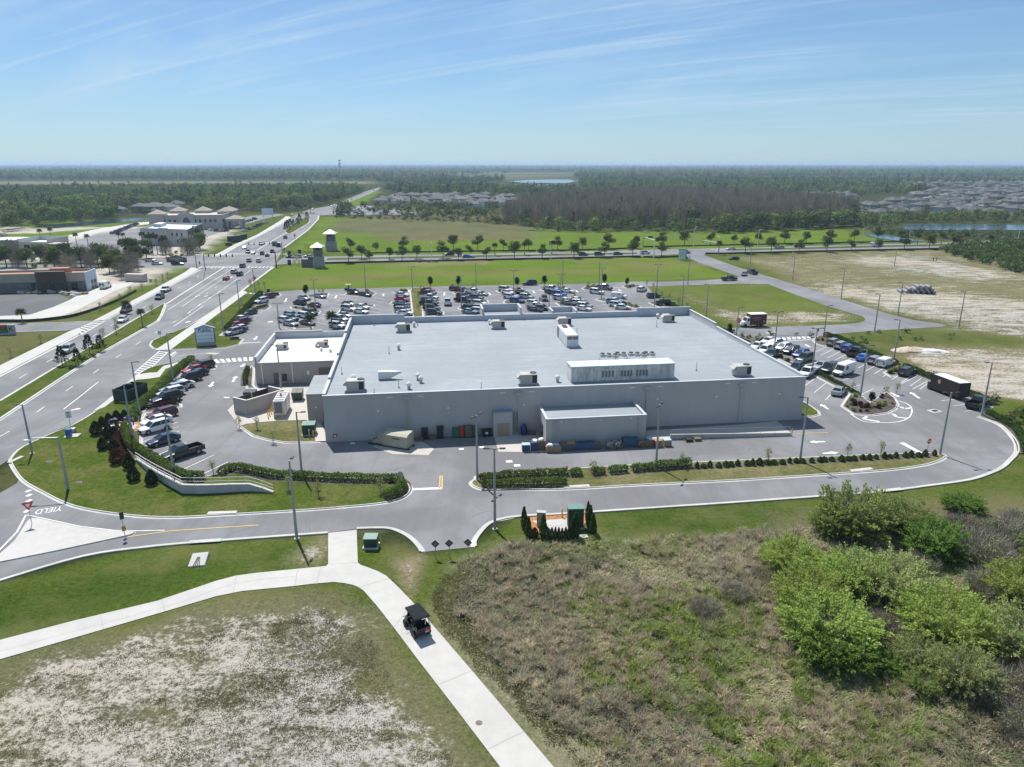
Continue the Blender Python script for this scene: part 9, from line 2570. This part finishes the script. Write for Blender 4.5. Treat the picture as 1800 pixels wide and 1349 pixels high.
# the far country, coarser with distance
def sow_far():
 r = np.random.default_rng(77); d = 1650.0
 while d < 16000:
  s = d * .0062
  xs = np.arange(-d * .80,d * .80,s * 1.15)
  x = xs + r.uniform(-.5,.5,len(xs)) * s; y = d + r.uniform(-.5,.5,len(xs)) * s * 2.2
  n = fnoise(x * .5,y,700,3)
  k = (n < .60) & (r.random(len(x)) < .92)
  lk = [P(*q) for q in LAKEV]
  k &= ~inside(x,y,lk)
  k &= ~inside(x,y,[P(*q) for q in [(-600,328),(660,327),(660,318.5),(-600,318.5)]])
  for a,b_,q in zip(x[k],y[k],r.random(k.sum())):
   wood.append((a,b_,max(1.05,s / 7.5) * (.8 + .5 * q),'broad' if q < .68 else ('pine' if q < .76 else 'light')))
  d *= 1.0175
 # round off towards the horizon
sow_far()
# houses ------------------------------------------------------------
M_SHINGLE = [mat('shingle_grey',(.075,.076,.08),.85,var=.12,vs=.4),mat('shingle_brown',(.072,.073,.078),.85,var=.12,vs=.4),mat('shingle_pale',(.115,.115,.117),.85,var=.1,vs=.4)]
M_HWALL = [mat('house_cream',(.55,.52,.47),.8),mat('house_grey',(.38,.39,.40),.8),mat('house_white',(.66,.66,.65),.8),mat('house_tan',(.30,.25,.20),.8)]
def hip(mb,x0,x1,y0,y1,z,h,e=.5):
 w = min(x1 - x0,y1 - y0) / 2
 a = [(x0 - e,y0 - e,z),(x1 + e,y0 - e,z),(x1 + e,y1 + e,z),(x0 - e,y1 + e,z)]
 if x1 - x0 >= y1 - y0: r0,r1 = (x0 + w,(y0 + y1) / 2,z + h),(x1 - w,(y0 + y1) / 2,z + h); mb.add(a + [r0,r1],[(0,1,5,4),(1,2,5),(2,3,4,5),(3,0,4),(3,2,1,0)])
 else: r0,r1 = ((x0 + x1) / 2,y0 + w,z + h),((x0 + x1) / 2,y1 - w,z + h); mb.add(a + [r0,r1],[(0,1,4),(1,2,5,4),(2,3,5),(3,0,4,5),(3,2,1,0)])
HOUSES = []
for v in range(5):
 two = v % 2
 w_,d_ = [14,13,16,12,15][v],[11,12,11,13,12][v]; hw_ = 5.6 if two else 3.1
 mb = MB(); mb.box(0,w_,0,d_,0,hw_); mb.box(w_ * .55,w_ - .5,-4,-.02,0,3.0)
 rf = MB(); hip(rf,0,w_,0,d_,hw_ + .01,2.9); hip(rf,w_ * .55,w_ - .5,-4,3.0,3.05 if not two else 3.02,1.9)
 wi = MB()
 for x in (1.2,4.2):
  for z in ((1.0,4.0) if two else (1.0,)): wi.box(x,x + 1.3,-.05,-.003,z,z + 1.3)
 ga = MB().box(w_ * .55 + .8,w_ - 1.3,-4.06,-4.003,.1,2.4)
 HOUSES.append((mb.mesh('wall',M_HWALL[v % 4]),rf.mesh('roof',M_SHINGLE[v % 3]),[wi.mesh('front_window',M_GLASS),ga.mesh('garage_door',M_WHITE)]))
nh = 0
hp = []
def houses(px,sx,sy,rot,label,group,thin=1.0,jit=.2,small=False):
 global nh
 g = ccw(PL(px)); r = random.Random(int(px[0][0]))
 cx,cy = sum(p.x for p in g) / len(g),sum(p.y for p in g) / len(g)
 ca,sa = math.cos(rot),math.sin(rot)
 for i in range(-40,41):
  for j in range(-40,41):
   lx,ly = i * sx,j * sy
   x,y = cx + lx * ca - ly * sa,cy + lx * sa + ly * ca
   x += r.uniform(-1,1) * sx * jit; y += r.uniform(-1,1) * sy * jit
   if abs(x) > y * .76 or not inside(np.array([x]),np.array([y]),g)[0] or r.random() > thin: continue
   if nh >= 296: return
   v = r.randrange(5)
   lab = label.replace('house',['single storey house','two storey house'][v % 2],1)
   t = thing('family_house',lab,'house',(x,y,0),rot + (math.pi if (j % 2) else 0) + r.uniform(-.15,.15),group + [' of one storey',' of two storeys'][v % 2])
   link(bpy.data.objects.new('wall',HOUSES[v][0]),t); link(bpy.data.objects.new('roof',HOUSES[v][1]),t)
   if y < 900:
    for me in HOUSES[v][2]: link(bpy.data.objects.new(me.name.split('.')[0],me),t)
   hp.append((x,y)); nh += 1
houses([(222,380),(300,371),(322,366),(300,362),(222,372)],19,26,R(12),'hip roofed house among the woods beyond the pond at left','houses beyond the left pond',1.0,.1)
houses([(350,356),(395,362),(392,352),(350,349)],26,30,R(20),'grey roofed house half hidden in the left woods','houses in the left woods',.8)
houses([(668,362),(720,361),(780,363),(885,366),(905,358),(880,349),(760,347),(690,349)],19,24,R(-10),'grey roofed house in the middle subdivision left of the bare wood','houses of the middle subdivision',.95)
houses([(1512,371),(1560,380),(1640,378),(1800,381),(1850,381),(1850,362),(1640,358),(1560,360)],21,33,R(14),'grey hip roofed house just beyond the right pond','houses beyond the right pond',.95)
houses([(1590,356),(1850,358),(1850,336),(1700,336),(1610,342)],22,36,R(14),'hip roofed house in the middle of the right subdivision','houses in the middle of the right subdivision',.9)
houses([(1410,352),(1515,352),(1515,346),(1410,345)],21,28,R(10),'hip roofed house beyond the bare wood','houses beyond the bare wood',.8)
houses([(1560,330),(1800,332),(1850,326),(1640,323)],26,44,R(8),'far hip roofed house near the top of the right subdivision','houses at the top of the right subdivision',.62)
houses([(850,336),(1000,340),(1060,332),(860,327)],30,44,R(0),'far roofed house between the lake and the bare wood','houses below the lake',.6)
houses([(1000,324),(1300,328),(1310,318),(1030,317)],38,70,R(0),'tiny far house right of the lake','houses right of the lake',.5)
hp = np.array(hp)
tk = []
for a in wood:
 if len(hp) and np.min((hp[:,0] - a[0] + 4) ** 2 + (hp[:,1] - a[1]) ** 2) < 150: continue
 tk.append(a)
sow_n = len(wood); wood = tk
# street trees of the subdivisions
r = random.Random(9)
for (x,y) in hp:
 for q in range(2): wood.append((x + r.uniform(-14,14),y - r.uniform(10,16),r.uniform(.4,.75),'broad'))
wood.sort(key=lambda a: a[1] / a[2])
NIND = 280
fkinds = {k: [Plant(ftree(rg,k) if k != 'broad' else cloud_leaves(rg,clumpset(rg,11,3.0,3.5,8.6,1.9),380,.70,(.062,.088,.028),(.125,.155,.052),1.3,.6,0,.9,.5),trunk_mb(rg,{'bush': 1.6,'scrub': 1.0,'cypress': 12.5,'pine': 11}.get(k,5.5),.16 if k not in ('bush','scrub') else .06,4 if k in ('broad','light') else 0,2),M_BARK if k != 'cypress' else M_GBARK,None if k != 'cypress' else M_TWIG) for _ in range(2)] for k in FT}
KL = {'broad': 'broadleaf tree','light': 'light green tree','pine': 'dark pine','cypress': 'bare cypress','bush': 'dark green wild bush','scrub': 'low dry scrub bush'}
r = random.Random(4)
for i,(x,y,s,k) in enumerate(wood[:NIND]):
 far_ = 'beside the turning loop and the sandy lot' if y < 260 else ('by the cross road at the right edge' if y < 380 else ('at the near edge of the woods' if x > 0 else 'at the near edge of the left woods'))
 plant(fkinds[k][i % 2],'wood_tree' if k not in ('bush','scrub') else 'wood_bush',f'{KL[k]} {far_}','tree' if k not in ('bush','scrub') else 'bush',Vector((x,y,0)),s,None,f'{KL[k]} group {far_}')
rest = wood[NIND:]
def merge(name,items,m):
 rr = np.random.default_rng(3)
 V,Fc,Cc,b = [],[],[],0
 for k in FT:
  for q in range(4):
   sel = [a for j,a in enumerate(items) if a[3] == k and j % 4 == q]
   if not sel: continue
   v,f,c = FT[k][q]
   A = np.array([(a[0],a[1],a[2]) for a in sel]); n = len(A)
   th = rr.random(n) * 6.283; ct,st = np.cos(th),np.sin(th)
   sc = A[:,2][:,None]
   sz = np.minimum(sc,1.6 + (sc - 1.6) * .15) if k != 'cypress' else sc
   X = (v[None,:,0] * ct[:,None] - v[None,:,1] * st[:,None]) * sc + A[:,0][:,None]
   Y = (v[None,:,0] * st[:,None] + v[None,:,1] * ct[:,None]) * sc + A[:,1][:,None]
   Z = v[None,:,2] * sz
   V.append(np.stack([X,Y,Z],-1).reshape(-1,3))
   Fc.append((f[None] + (np.arange(n) * len(v))[:,None,None]).reshape(-1,4) + b); b += n * len(v)
   tn = rr.uniform(.72,1.28,(n,1,1)) * (1 + rr.normal(size=(n,1,3)) * np.array([.10,.05,.06]))
   Cc.append(np.clip(c[None] * tn,0,1).reshape(-1,3))
 me = np_mesh(name,np.vstack(V),np.vstack(Fc),m,np.vstack(Cc))
 tag(link(bpy.data.objects.new(name,me)),None,None,None,'stuff')
M_FOREST = leafmat('forest_foliage',.2)
merge('distant_forest',rest,M_FOREST)
print('trees',len(wood),'houses',nh,'cars',ncar)
# ------------------------------------------------------------------ the hazy air
hz = MB().box(-20000,20000,-3000,24000,-1.0,60.0).build('haze',[])
hm = bpy.data.materials.new('haze_air'); hm.use_nodes = True
t = hm.node_tree; t.nodes.clear()
pv = t.nodes.new('ShaderNodeVolumePrincipled')
pv.inputs['Color'].default_value = (0.56,0.76,1.0,1)
pv.inputs['Density'].default_value = 0.00012
pv.inputs['Anisotropy'].default_value = 0.2
ou = t.nodes.new('ShaderNodeOutputMaterial')
t.links.new(pv.outputs[0],ou.inputs['Volume'])
hz.data.materials.append(hm)
tag(hz,kind='stuff')
S.cycles.volume_bounces = 0
